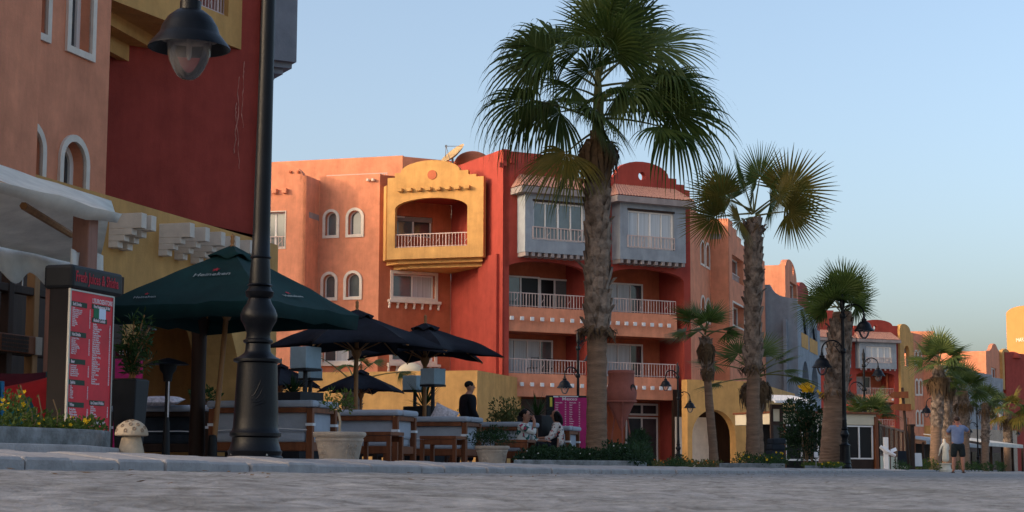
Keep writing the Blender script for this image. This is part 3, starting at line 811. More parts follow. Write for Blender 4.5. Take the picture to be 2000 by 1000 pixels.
    md = y_(844, 341); mb = MB()
    Yf.slab(mb, [(md[0] + .24 * math.cos(k * PI / 10), md[1] + .24 * math.sin(k * PI / 10)) for k in range(20)], [], .05, .035); mb.build('medallion', 'orange_deep', b)
    pegs(Yf, b, y_(783, 371)[0], y_(914, 366)[0], y_(850, 369)[1], 8, .26, .24, m='yellow', h=.17)
    railing(Yf, b, o0, o1, oz, oz + .68, -.15, .16)
    IL = C3 + (C2 - C3) * .05; 
    inner = [YL - Yf.n * .31, YR - Yf.n * .31, C0 + W * (F2.L * .42), C2 - W * .0, C3 + (C2 - C3) * .06]
    plan_slab(inner, zb, oz - .1, b, 'yellow', 'balcony_floor')
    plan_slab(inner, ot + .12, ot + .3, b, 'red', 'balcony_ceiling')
    for k in range(2):
        i_ = .34 * (k + 1)
        plan_slab([YL - Yf.n * i_ + Yf.d * i_ * 1.4, YR - Yf.n * i_ - Yf.d * i_ * .4, C0 + W * (F2.L * .42), C2, C3 + (C2 - C3) * (.1 + .1 * k)], zb - .20 * (k + 1), zb - .20 * k - .002, b, 'yellow', 'balcony_moulding')
    for (P0, P1, nm) in ((YL, C3 + (C2 - C3) * .05, 0), (YR, C0 + W * (F2.L * .42), 0)):
        ff = Fr(P0, P1); 
        if ff.L > .45: wall(ff, b, rectp(.31, zb + .01, ff.L, zs - .2), [], 'yellow', .15, off=-.01, name='balcony_side')
    # ---- right-hand terracotta faces
    z7 = F7.px(1349, 405)[1]; z9 = F9.px(1424, 428)[1]
    aw = []
    for (x0, x1, yt, yb) in ((1368.2, 1375, 472, 515), (1378.3, 1385, 478, 521), (1368.2, 1375, 580, 624), (1378.3, 1385, 585, 628)):
        aw.append((F7.px(x0, 500)[0], F7.px((x0 + x1) / 2, yb)[1], F7.px(x1, 500)[0], F7.px((x0 + x1) / 2, yt)[1]))
    wall(F7, b, rectp(0, -.2, F7.L, z7), [archp(*r) for r in aw], 'orange', .3, off=-.003)
    for r in aw: surround(F7, b, r, .12, arch=True, out=.04); window(F7, b, r, 1, off=-.2, fw=.05, arch=True, pane='pane_dark')
    wall(F8, b, rectp(0, -.2, F8.L, z9), [], 'orange', .3, off=-.003)
    q1 = F9.rect(1430, 500, 1450, 545); q1 = (F9.px(1430, 520)[0], F9.px(1430, 545)[1], F9.px(1452, 520)[0], F9.px(1430, 496)[1])
    q2 = (q1[0], F9.px(1437, 636)[1], q1[2], F9.px(1437, 594)[1])
    st_ = [(F9.L, -.2), (F9.L, z9 - .9), (4.2, z9 - .9), (4.2, z9 - .6), (2.8, z9 - .6), (2.8, z9 - .3), (1.4, z9 - .3), (1.4, z9), (0, z9), (0, -.2)]
    wall(F9, b, st_, [rectp(*q1), rectp(*q2)], 'orange', .45)
    for r in (q1, q2): window(F9, b, r, 2, off=-.36, fw=.09, panes=['curtain', 'pane_dark'], rail=.35 if r is q1 else False)
    surround(F9, b, q2, .1, out=.04)
    # roof
    plan_slab([C0 - F1.n * .3, C1 - F1.n * .3, C7 - U * 0 + N * .3, C8 + N * .4, C9 + N * .4, C9 + N * 12, C6 + U * 10 + N * 2, C6 + U * .3, C5 + U * .4, C4 + U * .4 + N * .0, C3 + U * .4, C2 - F2.n * .4], RZ - .3, RZ, b, 'fascia', 'roof')
    # rooftop house
    P1 = gp(556, 98); P2 = along(P1, -N, 783); H1 = Fr(P1, P2); zh = H1.px(700, 308)[1]
    wall(H1, b, rectp(-2, RZ, H1.L, zh), [], 'orange', .3, name='rooftop_wall')
    H2 = Fr(P2, P2 + V * 7); wall(H2, b, rectp(.02, RZ, 7, zh - .05), [], 'orange', .3, off=-.004, name='rooftop_wall')
    plan_slab([P1 + U * .3, P2 + U * .3, P2 + V * 6.5 + W * .3, P2 + V * 6.5 + W * 6, P1 + U * 6], zh - .5, zh - .25, b, 'fascia', 'rooftop_slab')
    p = at(923, 318, 97); mb = MB(); mb.lathe([(.95 * math.cos(t * PI / 16), .75 * math.sin(t * PI / 16)) for t in range(8)] + [(.01, .75)], 20, (p.x, p.y, p.z - .1), sx=1.1)
    mb.build('roof_dome', 'orange_deep', b, smooth=True)
    mb = MB(); mb.tube([(p.x, p.y, RZ - .1), (p.x, p.y, p.z)], 1.0, 16); mb.build('roof_drum', 'orange_deep', b)
    # roof rail
    rr_ = Fr(C4 + U * .8, C3 + U * .8); mb = MB()
    for i in range(26): rr_.box(mb, .1 + i * .13, .13 + i * .13, zt4 - .3, zt4 + .15, -.02, .02)
    rr_.box(mb, .05, 3.4, zt4 + .13, zt4 + .18, -.03, .03); mb.build('roof_railing', 'railing', b)
    # ---- yellow ground-floor wings
    ya = gp(1350, 87.6); yb = along(ya, V, 1472); yc = yb + U * 15
    G1, G2 = Fr(ya, yb), Fr(yb, yc); zg = G1.px(1400, 743)[1]
    ar = archp(G1.px(1352, 850)[0], -.2, G1.px(1437, 850)[0], G1.px(1393, 800)[1])
    wall(G1, b, rectp(-.2, -.2, G1.L, zg), [ar], 'yellow', .5, name='ground_floor_wall')
    ar2 = archp(G2.px(1488, 850)[0], -.2, G2.px(1501, 850)[0], G2.px(1494, 800)[1])
    wall(G2, b, rectp(.02, -.2, 15, zg), [ar2], 'yellow', .5, off=-.004, name='ground_floor_wall')
    plan_slab([ya, yb + N * .1, yc + N * .3, yc + N * 3, C1], zg - .4, zg - .2, b, 'yellow', 'ground_floor_roof')
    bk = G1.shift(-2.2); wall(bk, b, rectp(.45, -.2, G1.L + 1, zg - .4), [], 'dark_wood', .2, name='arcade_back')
    r = bk.rect(1352, 815, 1383, 900); wall(bk, b, rectp(.5, 0, r[2], r[3]), [], 'white_stone', .05, off=.08, name='door_panel')
    L1 = gp(931, 79.5); L0 = along(L1, N, 470); LG = Fr(L0, L1); zl_ = LG.px(800, 725)[1]
    ar3 = archp(LG.px(782, 840)[0], -.2, LG.px(884, 840)[0], LG.px(835, 792)[1])
    wall(LG, b, rectp(0, -.2, LG.L, zl_), [ar3], 'yellow', .35, name='ground_floor_wall')
    Lr = Fr(L1, L1 + U * 7); wall(Lr, b, rectp(.02, -.2, 7, zl_), [], 'yellow', .3, off=-.004, name='ground_floor_wall')
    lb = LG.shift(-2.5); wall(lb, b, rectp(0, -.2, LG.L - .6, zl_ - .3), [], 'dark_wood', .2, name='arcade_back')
    plan_slab([L0 + U * .3, L1 + U * .3 + N * .2, L1 + U * 6 + N * .2, L0 + U * 6], zl_ - .4, zl_ - .2, b, 'yellow', 'ground_floor_roof')
    p = at(802, 726, 83); mb = MB(); mb.lathe([(.62 * math.cos(t * PI / 16), .42 * math.sin(t * PI / 16)) for t in range(8)] + [(.01, .42)], 18, (p.x, p.y, p.z), sx=1.0); mb.build('vault', 'cream', b, smooth=True)
    # rooftop satellite dish
    zr = RZ
    p = at(884, 306, 96)
    d = thing('satellite_dish', 'tilted tan satellite dish on the roof above the yellow balcony', 'satellite dish', (p.x, p.y, zr))
    DS = 1.12
    mb = MB(); mb.tube([(0, 0, 0), (0, 0, p.z - zr - .1)], .06, 8); mb.build('mast', 'steel', d, world=False)
    mb = MB(); prof = [(.02, 0), (.3, .03), (.55, .1), (.72, .18), (.75, .2), (.70, .19), (.5, .11), (.28, .05), (.02, .02)]
    mb.lathe(prof, 24); rt = Matrix.Rotation(R_(-40), 4, 'Y') @ Matrix.Rotation(R_(20), 4, 'X')
    mb.v = [(rt @ (q * DS)) + Vector((.1, 0, p.z - zr)) for q in mb.v]; mb.build('reflector', 'dish', d, world=False, smooth=True)
    mb = MB(); c = rt @ Vector((0, 0, .75))
    for k in range(3):
        q = rt @ Vector((.7 * math.cos(k * 2.1), .7 * math.sin(k * 2.1), .18)); mb.tube([q + Vector((.1, 0, p.z - zr)), c + Vector((.1, 0, p.z - zr))], .018, 5)
    mb.box(c + Vector((.1, 0, p.z - zr)), (.12, .12, .12)); mb.build('feed_arm', 'steel', d, world=False)
main_building()

# ================================================================== FAR BUILDINGS
def far_buildings():
    # grey stepped block
    G0 = gp(1562, 108); b = thing('apartment_building', 'blue grey block with curved stepped parapet and two tall arches behind the second palm', 'building', (G0.x, G0.y, 0))
    gw = Fr(G0 + N * 14, G0); gs = Fr(G0, G0 + U * 13)
    tp = gw.pxs([(1503, 556), (1506, 562), (1512, 570), (1522, 577), (1537, 581), (1552, 583)])
    z1 = tp[-1][1]; zs = gw.px(1562, 592)[1]
    wall(gw, b, [(0, -.2), (gw.L, -.2), (gw.L, zs), (gw.px(1556, 585)[0], zs), (gw.px(1556, 585)[0], z1)] + tp[::-1] + [(0, tp[0][1])], [], 'blue_grey', .4)
    h = []
    for (x0, x1, yt, yb, arch) in ((1565, 1578, 607, 680, 0), (1581, 1596, 618, 690, 0), (1565.5, 1579, 705, 775, 1), (1583, 1597, 713, 775, 1)):
        a0, a1 = gs.px(x0, 650)[0], gs.px(x1, 650)[0]; z1_ = gs.px((x0 + x1) / 2, yt)[1]; z0 = gs.px((x0 + x1) / 2, yb)[1]
        h.append((a0, max(z0, 4.4) if arch else z0, a1, z1_, arch))
    aE = gs.px(1601, 650)[0]
    wall(gs, b, [(.02, -.2), (aE, -.2), (aE, zs - .9), (aE * .72, zs - .9), (aE * .72, zs - .5), (aE * .3, zs - .5), (aE * .3, zs), (.02, zs)], [archp(*q[:4]) if q[4] else rectp(*q[:4]) for q in h], 'blue_grey', .5, off=-.004)
    bk = gs.shift(-.62); wall(bk, b, rectp(-.5, -.2, aE, zs - 1), [], 'blue_grey', .2)
    for q in h[:2]:
        wall(gs, b, rectp(q[0], q[1], q[2], q[1] + .9), [], 'yellow', .15, off=.02, name='parapet')
        wall(gs, b, rectp(*q[:4]), [], 'blue_grey', .05, off=-.14, name='recessed_panel')
    ge = Fr(G0 + U * aE, G0 + U * aE + N * 4); wall(ge, b, rectp(0.02, -.2, 4, zs - .9), [], 'blue_grey', .3, off=-.004)
    plan_slab([G0 + N * 13.5 + U * .45, G0 + N * .6 + U * .45, G0 + N * .6 + U * aE, G0 + N * 13 + U * aE], zs - 1.6, zs - 1.3, b, 'fascia', 'roof')
    # orange block behind with curved gable, red beyond
    O0 = gp(1539, 118); b = thing('apartment_building', 'sunlit orange block with small curved gable rising behind the blue grey block', 'building', (O0.x, O0.y, 0))
    ow = Fr(O0 + N * 12, O0); os_ = Fr(O0, O0 + U * 10)
    zt = ow.px(1510, 518)[1]; wall(ow, b, rectp(0, -.2, ow.L, zt), [], 'orange', .4)
    aE = os_.px(1561, 560)[0]; zz = os_.px(1540, 521)[1]; pk = os_.px(1547, 505.5)[1]
    hw = os_.px(1543.5, 580)[0], os_.px(1556, 580)[0]; wz = os_.px(1544, 583)[1]
    r = (hw[0], wz - .8, hw[1], wz + 1.2)
    gz_ = zz - .5
    cz = (os_.px(1549, 527)[0], os_.px(1549, 527)[1])
    circ = [(cz[0] + .28 * math.cos(k * PI / 6), cz[1] + .42 * math.sin(k * PI / 6)) for k in range(12)]
    wall(os_, b, [(.02, -.2), (aE, -.2), (aE, gz_ - 1.6), (aE * .9, gz_ - 1.6), (aE * .9, gz_ - .8)] + arc((aE * .82, gz_ - .2), (.05 * aE, gz_ + .3), pk - gz_ - .25) + [(.02, zz)], [rectp(*r), circ], 'orange', .4, off=-.004)
    window(os_, b, r, 2, off=-.25, fw=.1, pane='pane_dark'); pegs(os_, b, .6, aE * .9, gz_ - 2.2, 5, .3, .2, m='orange')
    plan_slab([O0 + N * 11.5 + U * .45, O0 + N * .5 + U * .45, O0 + N * .5 + U * 9, O0 + N * 11 + U * 9], zt - 1.2, zt - .9, b, 'fascia', 'roof')
    R0 = gp(1560, 126); rw = Fr(R0, gp(1606, 140)); zt = rw.px(1570, 566)[1]
    d0, d1 = rw.px(1561, 566)[0], rw.px(1579, 566)[0]
    wall(rw, b, [(0, -.2), (rw.L, -.2), (rw.L, zt - 1.4), (d1 * 1.6, zt - 1.4), (d1 * 1.6, zt - .6), (d1, zt - .6), (d1, zt)] + arc((d1, zt), (d0, zt), .5) + [(0, zt)], [], 'red', .4, name='red_wall')
    # far red block with bays (same family of house as the middle one, turned square on)
    Z = 183
    A = gp(1598, Z - 1); B = gp(1759, Z + 3); b = thing('apartment_building', 'far red block with tiled grey bay behind the wooden signpost', 'building', (A.x, A.y, 0))
    f = Fr(A, B); zl = f.px(1640, 640)[1]; q = lambda x, y: f.px(x, y)
    s0, s1 = q(1684, 634)[0], q(1743, 634)[0]; zc_ = q(1715, 635)[1]; pk = q(1715, 624.5)[1]
    cz = q(1709.5, 640); circ = [(cz[0] + .24 * math.cos(k * PI / 6), cz[1] + .24 * math.sin(k * PI / 6)) for k in range(12)]
    top = [(0, q(1600, 605)[1]), (q(1628, 605)[0], q(1600, 605)[1]), (q(1628, 605)[0], zl), (q(1668, 640)[0], zl), (q(1668, 640)[0], zc_ - .15), (s0, zc_ - .15)] + arc((s0, zc_), (s1, zc_), pk - zc_) + [(q(1753, 640)[0], zc_), (q(1753, 640)[0], zc_ - .4), (f.L, zc_ - .4)]
    oL = (q(1612, 700)[0], q(1655, 700)[0]); oR = (q(1672, 700)[0], q(1746, 700)[0]); zt = q(1715, 726)[1]; zsp = q(1746, 735)[1]
    holes = [archp(oR[0], 0, oR[1], zt, zt - zsp), archp(oL[0], 0, oL[1], zt, zt - zsp)]
    wall(f, b, [(0, -.2), (f.L, -.2)] + top[::-1], [circ] + holes, 'red', .4)
    bk = f.shift(-2.4); wall(bk, b, rectp(0, -.2, f.L, zt + .5), [], 'orange_deep', .2)
    for (yt, yb) in ((771, 785), (832, 846)):
        z1, z0 = q(1710, yt)[1], q(1710, yb)[1]
        wall(f, b, rectp(oL[0] - .1, z0, oR[1] + .1, z1), [], 'orange', .25, off=-.1, name='parapet')
        pegs(f, b, oR[0] + .4, oR[1] - .3, (z0 + z1) / 2 - .1, 6, .2, .1, m='white_paint')
        mb = MB(); f.box(mb, oL[0], oR[1], z0 + .02, z1 - .1, -2.38, -.36); mb.build('balcony_floor', 'orange_deep', b)
        railing(f, b, oR[0], oR[1], z1, z1 + .7, -.2, .2); railing(f, b, oL[0], oL[1], z1, z1 + .7, -.2, .2)
        window(bk, b, (q(1668, 700)[0], z1 - .1, q(1724, 700)[0], z1 + 2.0), 4, off=.1, fw=.09, panes=['curtain', 'curtain', 'curtain', 'pane_dark'], name='balcony_door')
    for a in (oL[0] - .2, oL[1] + .1, oR[1] + .02):
        mb = MB(); f.box(mb, a, a + .2, -.1, zt + .3, -2.38, -.42); mb.build('partition', 'red', b)
    mb = MB(); f.box(mb, 0.1, f.L - .1, zt + .2, zt + .5, -2.38, -.42); mb.build('ceiling', 'red', b)
    fb = f.shift(.8)
    for (x0, x1) in ((1596, 1662), (1679, 1751)):
        a0, a1 = fb.px(x0, 700)[0], fb.px(x1, 700)[0]; z1, z0 = fb.px(1715, 669)[1], fb.px(1715, 720)[1]
        wz1, wz0 = fb.px(1715, 677)[1], fb.px(1715, 709)[1]; m0 = a0 + .85; m1 = a1 - .65
        mb = MB(); fb.slab(mb, rectp(a0, z0, a1, z1), [rectp(m0, wz0, m1, wz1)], .22); bay = mb.build('bay_window', 'blue_grey', b)
        for a in (a0, a1 - .2): mb = MB(); fb.box(mb, a + .003, a + .197, z0 + .003, z1, -.82, -.22); mb.build('bay_side', 'blue_grey', bay)
        window(fb, bay, (m0, wz0, m1, wz1), 4, off=-.1, fw=.1, panes=['curtain'] * 4, rail=.33)
        pegs(fb, bay, a0 + .2, a1 - .2, z0 - .1, 8, .2, -.05, m='fascia')
        tile_roof(f, b, a0, a1, z1, z1 + 1.15, -.02, .8, .38, .3)
    fs = Fr(A + Vector((0, 0)), A + Vector((-.3, 1)).normalized() * 12); wall(fs, b, rectp(0.02, -.2, 12, q(1600, 605)[1]), [], 'red', .3, off=-.004)
    # yellow balcony strip and terracotta wing of that far block
    y0 = B; yd = Vector((.55, .835)); y1 = along(y0, yd, 1778); yf = Fr(y0, y1); zt = yf.px(1760, 641)[1]
    oa = (yf.px(1762, 690)[0], yf.px(1772, 690)[0]); oz0, oz1 = yf.px(1767, 716)[1], yf.px(1767, 675)[1]
    wall(yf, b, [(.02, 6.5), (yf.L, 6.5), (yf.L, zt - .5)] + arc((yf.L * .8, zt - .3), (.1, zt), .6) + [(.02, zt)], [archp(oa[0], oz0, oa[1], oz1)], 'yellow', .4, off=.25, name='balcony_front')
    wall(yf.shift(-1.2), b, rectp(0, 6, yf.L, zt - .6), [], 'orange_deep', .2, name='balcony_back')
    wall(yf, b, rectp(.02, -.2, yf.L, 6.6), [rectp(oa[0], 3.6, oa[1], 5.6)], 'orange', .4)
    window(yf, b, (oa[0], 3.6, oa[1], 5.6), 1, off=-.2, fw=.1, pane='pane_dark')
    railing(yf, b, oa[0], oa[1], oz0, oz0 + .8, .1, .25)
    w0 = y1; w1 = along(w0, Vector((.55, .835)), 1801); wf = Fr(w0, w1); w2 = along(w1, -N, 1830); wg = Fr(w1, w2); zt = wf.px(1780, 650)[1]
    aw = []
    for (yt, yb) in ((687, 711), (743, 769), (804, 829)):
        for (x0, x1) in ((1787, 1791.3), (1794.3, 1798.5)):
            aw.append((wf.px(x0, 700)[0], wf.px(x0 + 2, yb)[1], wf.px(x1, 700)[0], wf.px(x0 + 2, yt)[1]))
    wall(wf, b, rectp(0, -.2, wf.L, zt), [archp(*r) for r in aw], 'orange', .4)
    for r in aw: surround(wf, b, r, .22, arch=True, out=.06); window(wf, b, r, 1, off=-.25, fw=.1, arch=True, pane='pane_dark')
    wall(wg, b, rectp(0, -.2, wg.L, zt - .2), [], 'orange', .4, off=-.004)
    wall(wg, b, rectp(-.4, 2.9, wg.L, 4.9), [], 'yellow', .3, off=.2, name='ground_floor_wall')
    P1 = gp(1781, Z + 14); h1 = Fr(P1, P1 + Vector((1, -.05)) * 2.8); wall(h1, b, rectp(0, zt - 1, h1.L, h1.px(1790, 647)[1]), [], 'orange', .3, name='rooftop_wall')
    P2 = gp(1803, Z + 12); h2 = Fr(P2, P2 + Vector((1, -.05)) * 1.5); wall(h2, b, rectp(0, zt - 1, h2.L, h2.px(1810, 652)[1]), [], 'orange', .3, name='rooftop_wall')
    plan_slab([A + Vector((0, .5)), B + Vector((0, .5)), y1 + N * .5, w1 + N * .5 + U * .2, w2 + U * .5 + N * .3, w2 + U * 6 + N * 4, A + Vector((-2, 14))], zt - 1.6, zt - 1.3, b, 'fascia', 'roof')
    # second grey block and the farthest orange and yellow gables
    G0 = gp(1959, 234); b = thing('apartment_building', 'pale grey block with round arches beyond the far cluster of palms', 'building', (G0.x, G0.y, 0))
    gw = Fr(gp(1822, 224), G0); 
    q = lambda x, y: gw.px(x, y)
    ah = [archp(q(1933, 800)[0], 4.2, q(1943, 800)[0], q(1938, 801)[1]), archp(q(1947, 800)[0], 4.2, q(1957, 800)[0], q(1952, 804)[1])]
    wall(gw, b, [(0, -.2), (gw.L, -.2)] + gw.pxs([(1959, 740), (1938, 737), (1937, 732), (1913, 728), (1895, 724), (1880, 716), (1870, 713), (1845, 712)]) + [(0, q(1845, 712)[1])], ah, 'blue_grey', .5)
    wall(gw.shift(-2), b, rectp(0, -.2, gw.L, 8), [], 'blue_grey', .2)
    wall(gw, b, rectp(0, -.2, gw.L + 3, q(1950, 840)[1]), [], 'stone_pot', .3, off=.3, name='ground_floor_wall')
    O0 = gp(1932, 240); b = thing('apartment_building', 'distant orange block with pointed gable and yellow arched balcony beside the gold tower', 'building', (O0.x, O0.y, 0))
    ow = Fr(O0 + N * 30, O0); zt = ow.px(1900, 686)[1]; wall(ow, b, rectp(0, -.2, ow.L, zt), [], 'orange', .5)
    os_ = Fr(O0, gp(1975, 262)); q = lambda x, y: os_.px(x, y)
    r = (q(1936, 725)[0], q(1940, 738)[1], q(1946, 725)[0], q(1940, 718)[1])
    wall(os_, b, [(.02, -.2), (q(1957, 700)[0], -.2), (q(1957, 700)[0], q(1957, 695)[1])] + os_.pxs([(1954, 690), (1950, 684), (1948, 680), (1945, 673), (1941.5, 671), (1938, 674), (1936, 681), (1933, 685)]) + [(.02, zt)], [rectp(*r)], 'orange', .5, off=-.004)
    window(os_, b, r, 2, off=-.2, fw=.15, panes=['curtain', 'pane_dark'])
    r2 = (q(1957.5, 730)[0], q(1964, 757)[1], q(1969.5, 730)[0], q(1964, 716)[1])
    wall(os_, b, [(q(1952, 700)[0], q(1960, 762)[1]), (q(1973, 700)[0], q(1960, 762)[1]), (q(1973, 700)[0], q(1972, 700)[1])] + os_.pxs([(1970, 694), (1964, 684), (1958, 681), (1953, 684), (1952, 688)]), [archp(*r2)], 'yellow', .5, off=.4, name='balcony_front')
    railing(os_, b, r2[0], r2[2], r2[1], r2[1] + .9, .1, .3)
    wall(os_.shift(-1), b, rectp(q(1952, 700)[0], -.2, q(1973, 700)[0], q(1972, 700)[1]), [], 'orange_deep', .2, name='balcony_back')
    rw = Fr(gp(1970, 255), gp(2030, 262)); wall(rw, b, rectp(0, -.2, rw.L, rw.px(1985, 690)[1]), [], 'red', .4, name='red_wall')
    p = at(1977, 700, 258); mb = MB(); mb.lathe([(1.3 * math.cos(t * PI / 16), 1.0 * math.sin(t * PI / 16)) for t in range(8)] + [(.01, 1.0)], 18, (p.x, p.y, p.z)); mb.build('roof_dome', 'red', b, smooth=True)
    # gold tower
    T0 = gp(1974, 420); T1 = gp(2075, 405); tw = Fr(T0, T1); b = thing('tower', 'tall gold tower with pale lettering and rounded shoulder at the right edge', 'tower', (T0.x, T0.y, 0))
    zt = tw.px(2000, 597)[1]; zsld = tw.px(1974, 613)[1]
    a2 = tw.px(1992, 610)[0]
    out = [(0, -.2), (tw.L, -.2), (tw.L, zt), (a2, zt)] + [(a2 - a2 * math.sin(k * PI / 12), zsld + (zt - zsld) * math.cos(k * PI / 12)) for k in range(1, 7)]
    wall(tw, b, out, [], 'tower_gold', 12)
    p = tw.P(tw.px(1985, 668)[0], tw.px(1985, 668)[1], .05)
    mt = Matrix.Translation(p) @ Matrix.Rotation(math.atan2(tw.d.y, tw.d.x), 4, 'Z') @ Matrix.Rotation(PI / 2, 4, 'X')
    text('MARINA', 1.3, 'white_stone', b, mt, extrude=.1)
far_buildings()
# ================================================================== LAMP POSTS
LAMP_PROF = [(890, 55), (884, 55), (880, 51), (872, 53), (869, 50), (855, 46), (846, 45), (843, 50), (837, 50), (833, 46), (826, 44), (800, 43), (702, 39), (699, 47),
             (694, 47), (689, 36), (682, 27), (678, 25), (664, 24), (661, 29), (657, 29), (654, 24), (643, 23), (630, 28), (618, 35), (607, 36), (596, 32), (585, 25),
             (575, 21), (571, 26), (562, 28), (558, 24), (552, 21), (549, 25), (546, 21), (520, 20), (497, 18), (494, 21), (490, 18), (440, 17), (200, 15.2), (0, 14)]
def lantern(parent, c):
    c = Vector(c); mb = MB()
    mb.lathe([(.03, .42), (.045, .33), (.075, .32), (.075, .255), (.10, .25), (.155, .205), (.195, .14), (.212, .085), (.225, .07), (.285, -.005), (.290, -.02), (.283, -.02), (.215, .055), (.20, .08), (.18, .13), (.14, .19), (.08, .235), (.02, .24)], 28, c)
    h = mb.build('lantern', 'lamp_iron', parent, world=False, smooth=True)
    mb = MB(); mb.lathe([(.21, .045), (.185, .115), (.145, .17), (.08, .21), (.03, .215), (.03, .19)], 24, c, cap=False); mb.build('reflector', 'lamp_inside', h, world=False, smooth=True)
    mb = MB(); prof = [(.158, .05), (.160, .0), (.152, -.05), (.135, -.11), (.108, -.17), (.078, -.215), (.045, -.238), (.004, -.243)]
    mb.lathe(prof, 28, c, cap=False); mb.build('globe', 'globe', h, world=False, smooth=True)
    mb = MB(); mb.lathe([(.05, .19), (.05, .09), (.022, .085), (.018, -.07), (.010, -.10), (.002, -.105)], 12, c); mb.build('bulb', 'lamp_inside', h, world=False, smooth=True)
    return h
def arm(parent, sg, zj, zl, L=.60):
    mb = MB(); pts = []
    n = 14
    for i in range(n + 1):
        t = i / n; th = PI * (1 - t)
        pts.append((sg * (.03 + (L - .03) * (1 - math.cos(PI * t)) / 2), 0, zj + (zl + .45 - zj) * t + .28 * math.sin(PI * t) + .02))
    pts.append((sg * L, 0, zl + .40))
    mb.tube(pts, .022, 8)
    sc = [(sg * (.20 + .10 * (1 - k / 16 * .7) * math.cos(k / 16 * 2.6 * PI + 2.6)), 0, zj + .20 + .10 * (1 - k / 16 * .7) * math.sin(k / 16 * 2.6 * PI + 2.6)) for k in range(17)]
    mb.tube(sc, .012, 6)
    mb.tube([(sg * .02, 0, zj - .10), (sg * .12, 0, zj - .02), (sg * .22, 0, zj + .13)], .013, 6)
    a = mb.build('arm', 'lamp_iron', parent, world=False, smooth=True)
    mb = MB(); mb.lathe([(.075, -.08), (.085, -.06), (.085, .04), (.07, .06)], 16, (0, 0, zj)); mb.build('collar', 'lamp_iron', a, world=False, smooth=True)
    return a
def make_lamp(label):
    r = thing('street_lamp', label, 'street lamp', (0, 0, 0), 0, group='black two armed lamp posts along the promenade')
    mb = MB(); mb.lathe([(rp * .00349, (890 - y) * .00349) for y, rp in LAMP_PROF] + [(.047, 3.6), (.044, 4.55), (.07, 4.57), (.07, 4.85), (.05, 4.88), (.035, 4.93), (.03, 5.0), (.005, 5.06)], 36)
    mb.build('post', 'lamp_iron', r, world=False, smooth=True)
    mb = MB()
    for k in range(4): mb.lathe([(.016, 0), (.016, .03), (.008, .035)], 8, (.165 * math.cos(k * PI / 2 + .9), .165 * math.sin(k * PI / 2 + .9), .02))
    mb.build('anchor_bolts', 'steel', r, world=False)
    # cast wave emblem on the plinth
    mb = MB()
    for k in range(4):
        pts = []
        for i in range(13):
            t = i / 12; ang = -1.55 + t * (1.1 - .12 * k); zz = .33 + .035 * k + .13 * t * t + .02 * math.sin(t * 5 + k)
            rr = .153 - .02 * (zz - .1) / .5; pts.append((rr * math.cos(ang), rr * math.sin(ang), zz))
        mb.tube(pts, [.004 + .004 * math.sin(PI * i / 12) for i in range(13)], 6)
    mb.build('emblem', 'lamp_iron', r, world=False, smooth=True)
    for sg, zj, zl in ((-1, 3.35, 2.90), (1, 4.35, 3.92)):
        arm(r, sg, zj, zl); lantern(r, (sg * .60, 0, zl))
    return r
ARM_RZ = math.atan2(-N.y, -N.x)
p = gp(497, 12.0)
lamp0 = make_lamp('largest lamp post in front with two arms and fluted bulbous base on the kerb')
lamp0.location = (p.x, p.y, zp(12) - .015); lamp0.rotation_euler = (0, R_(.55), ARM_RZ)
for px, Z, rz, lab in ((1651, 50, 0, 'tall lamp post beside the thick palm trunk with hanging left and right lanterns'),
                       (1691, 74, 0.25, 'lamp post left of the wooden signpost in front of the cream pavilion'),
                       (1836, 90, 0, 'lamp post in front of the far palm beside the white statue'),
                       (1911, 136, 0, 'lamp post just right of the man photographing'),
                       (1979, 189, 0, 'farthest lamp post near the right edge of the photo'),
                       (1129, 64, .9, 'lamp post half hidden by the tallest palm trunk behind the pink menu board'),
                       (1325, 84, PI + .5, 'lamp post in front of the red pillar right of the clay jar')):
    g = gp(px, Z); copy_thing(lamp0, (g.x, g.y, gz(g) - .015), ARM_RZ + rz, lab)

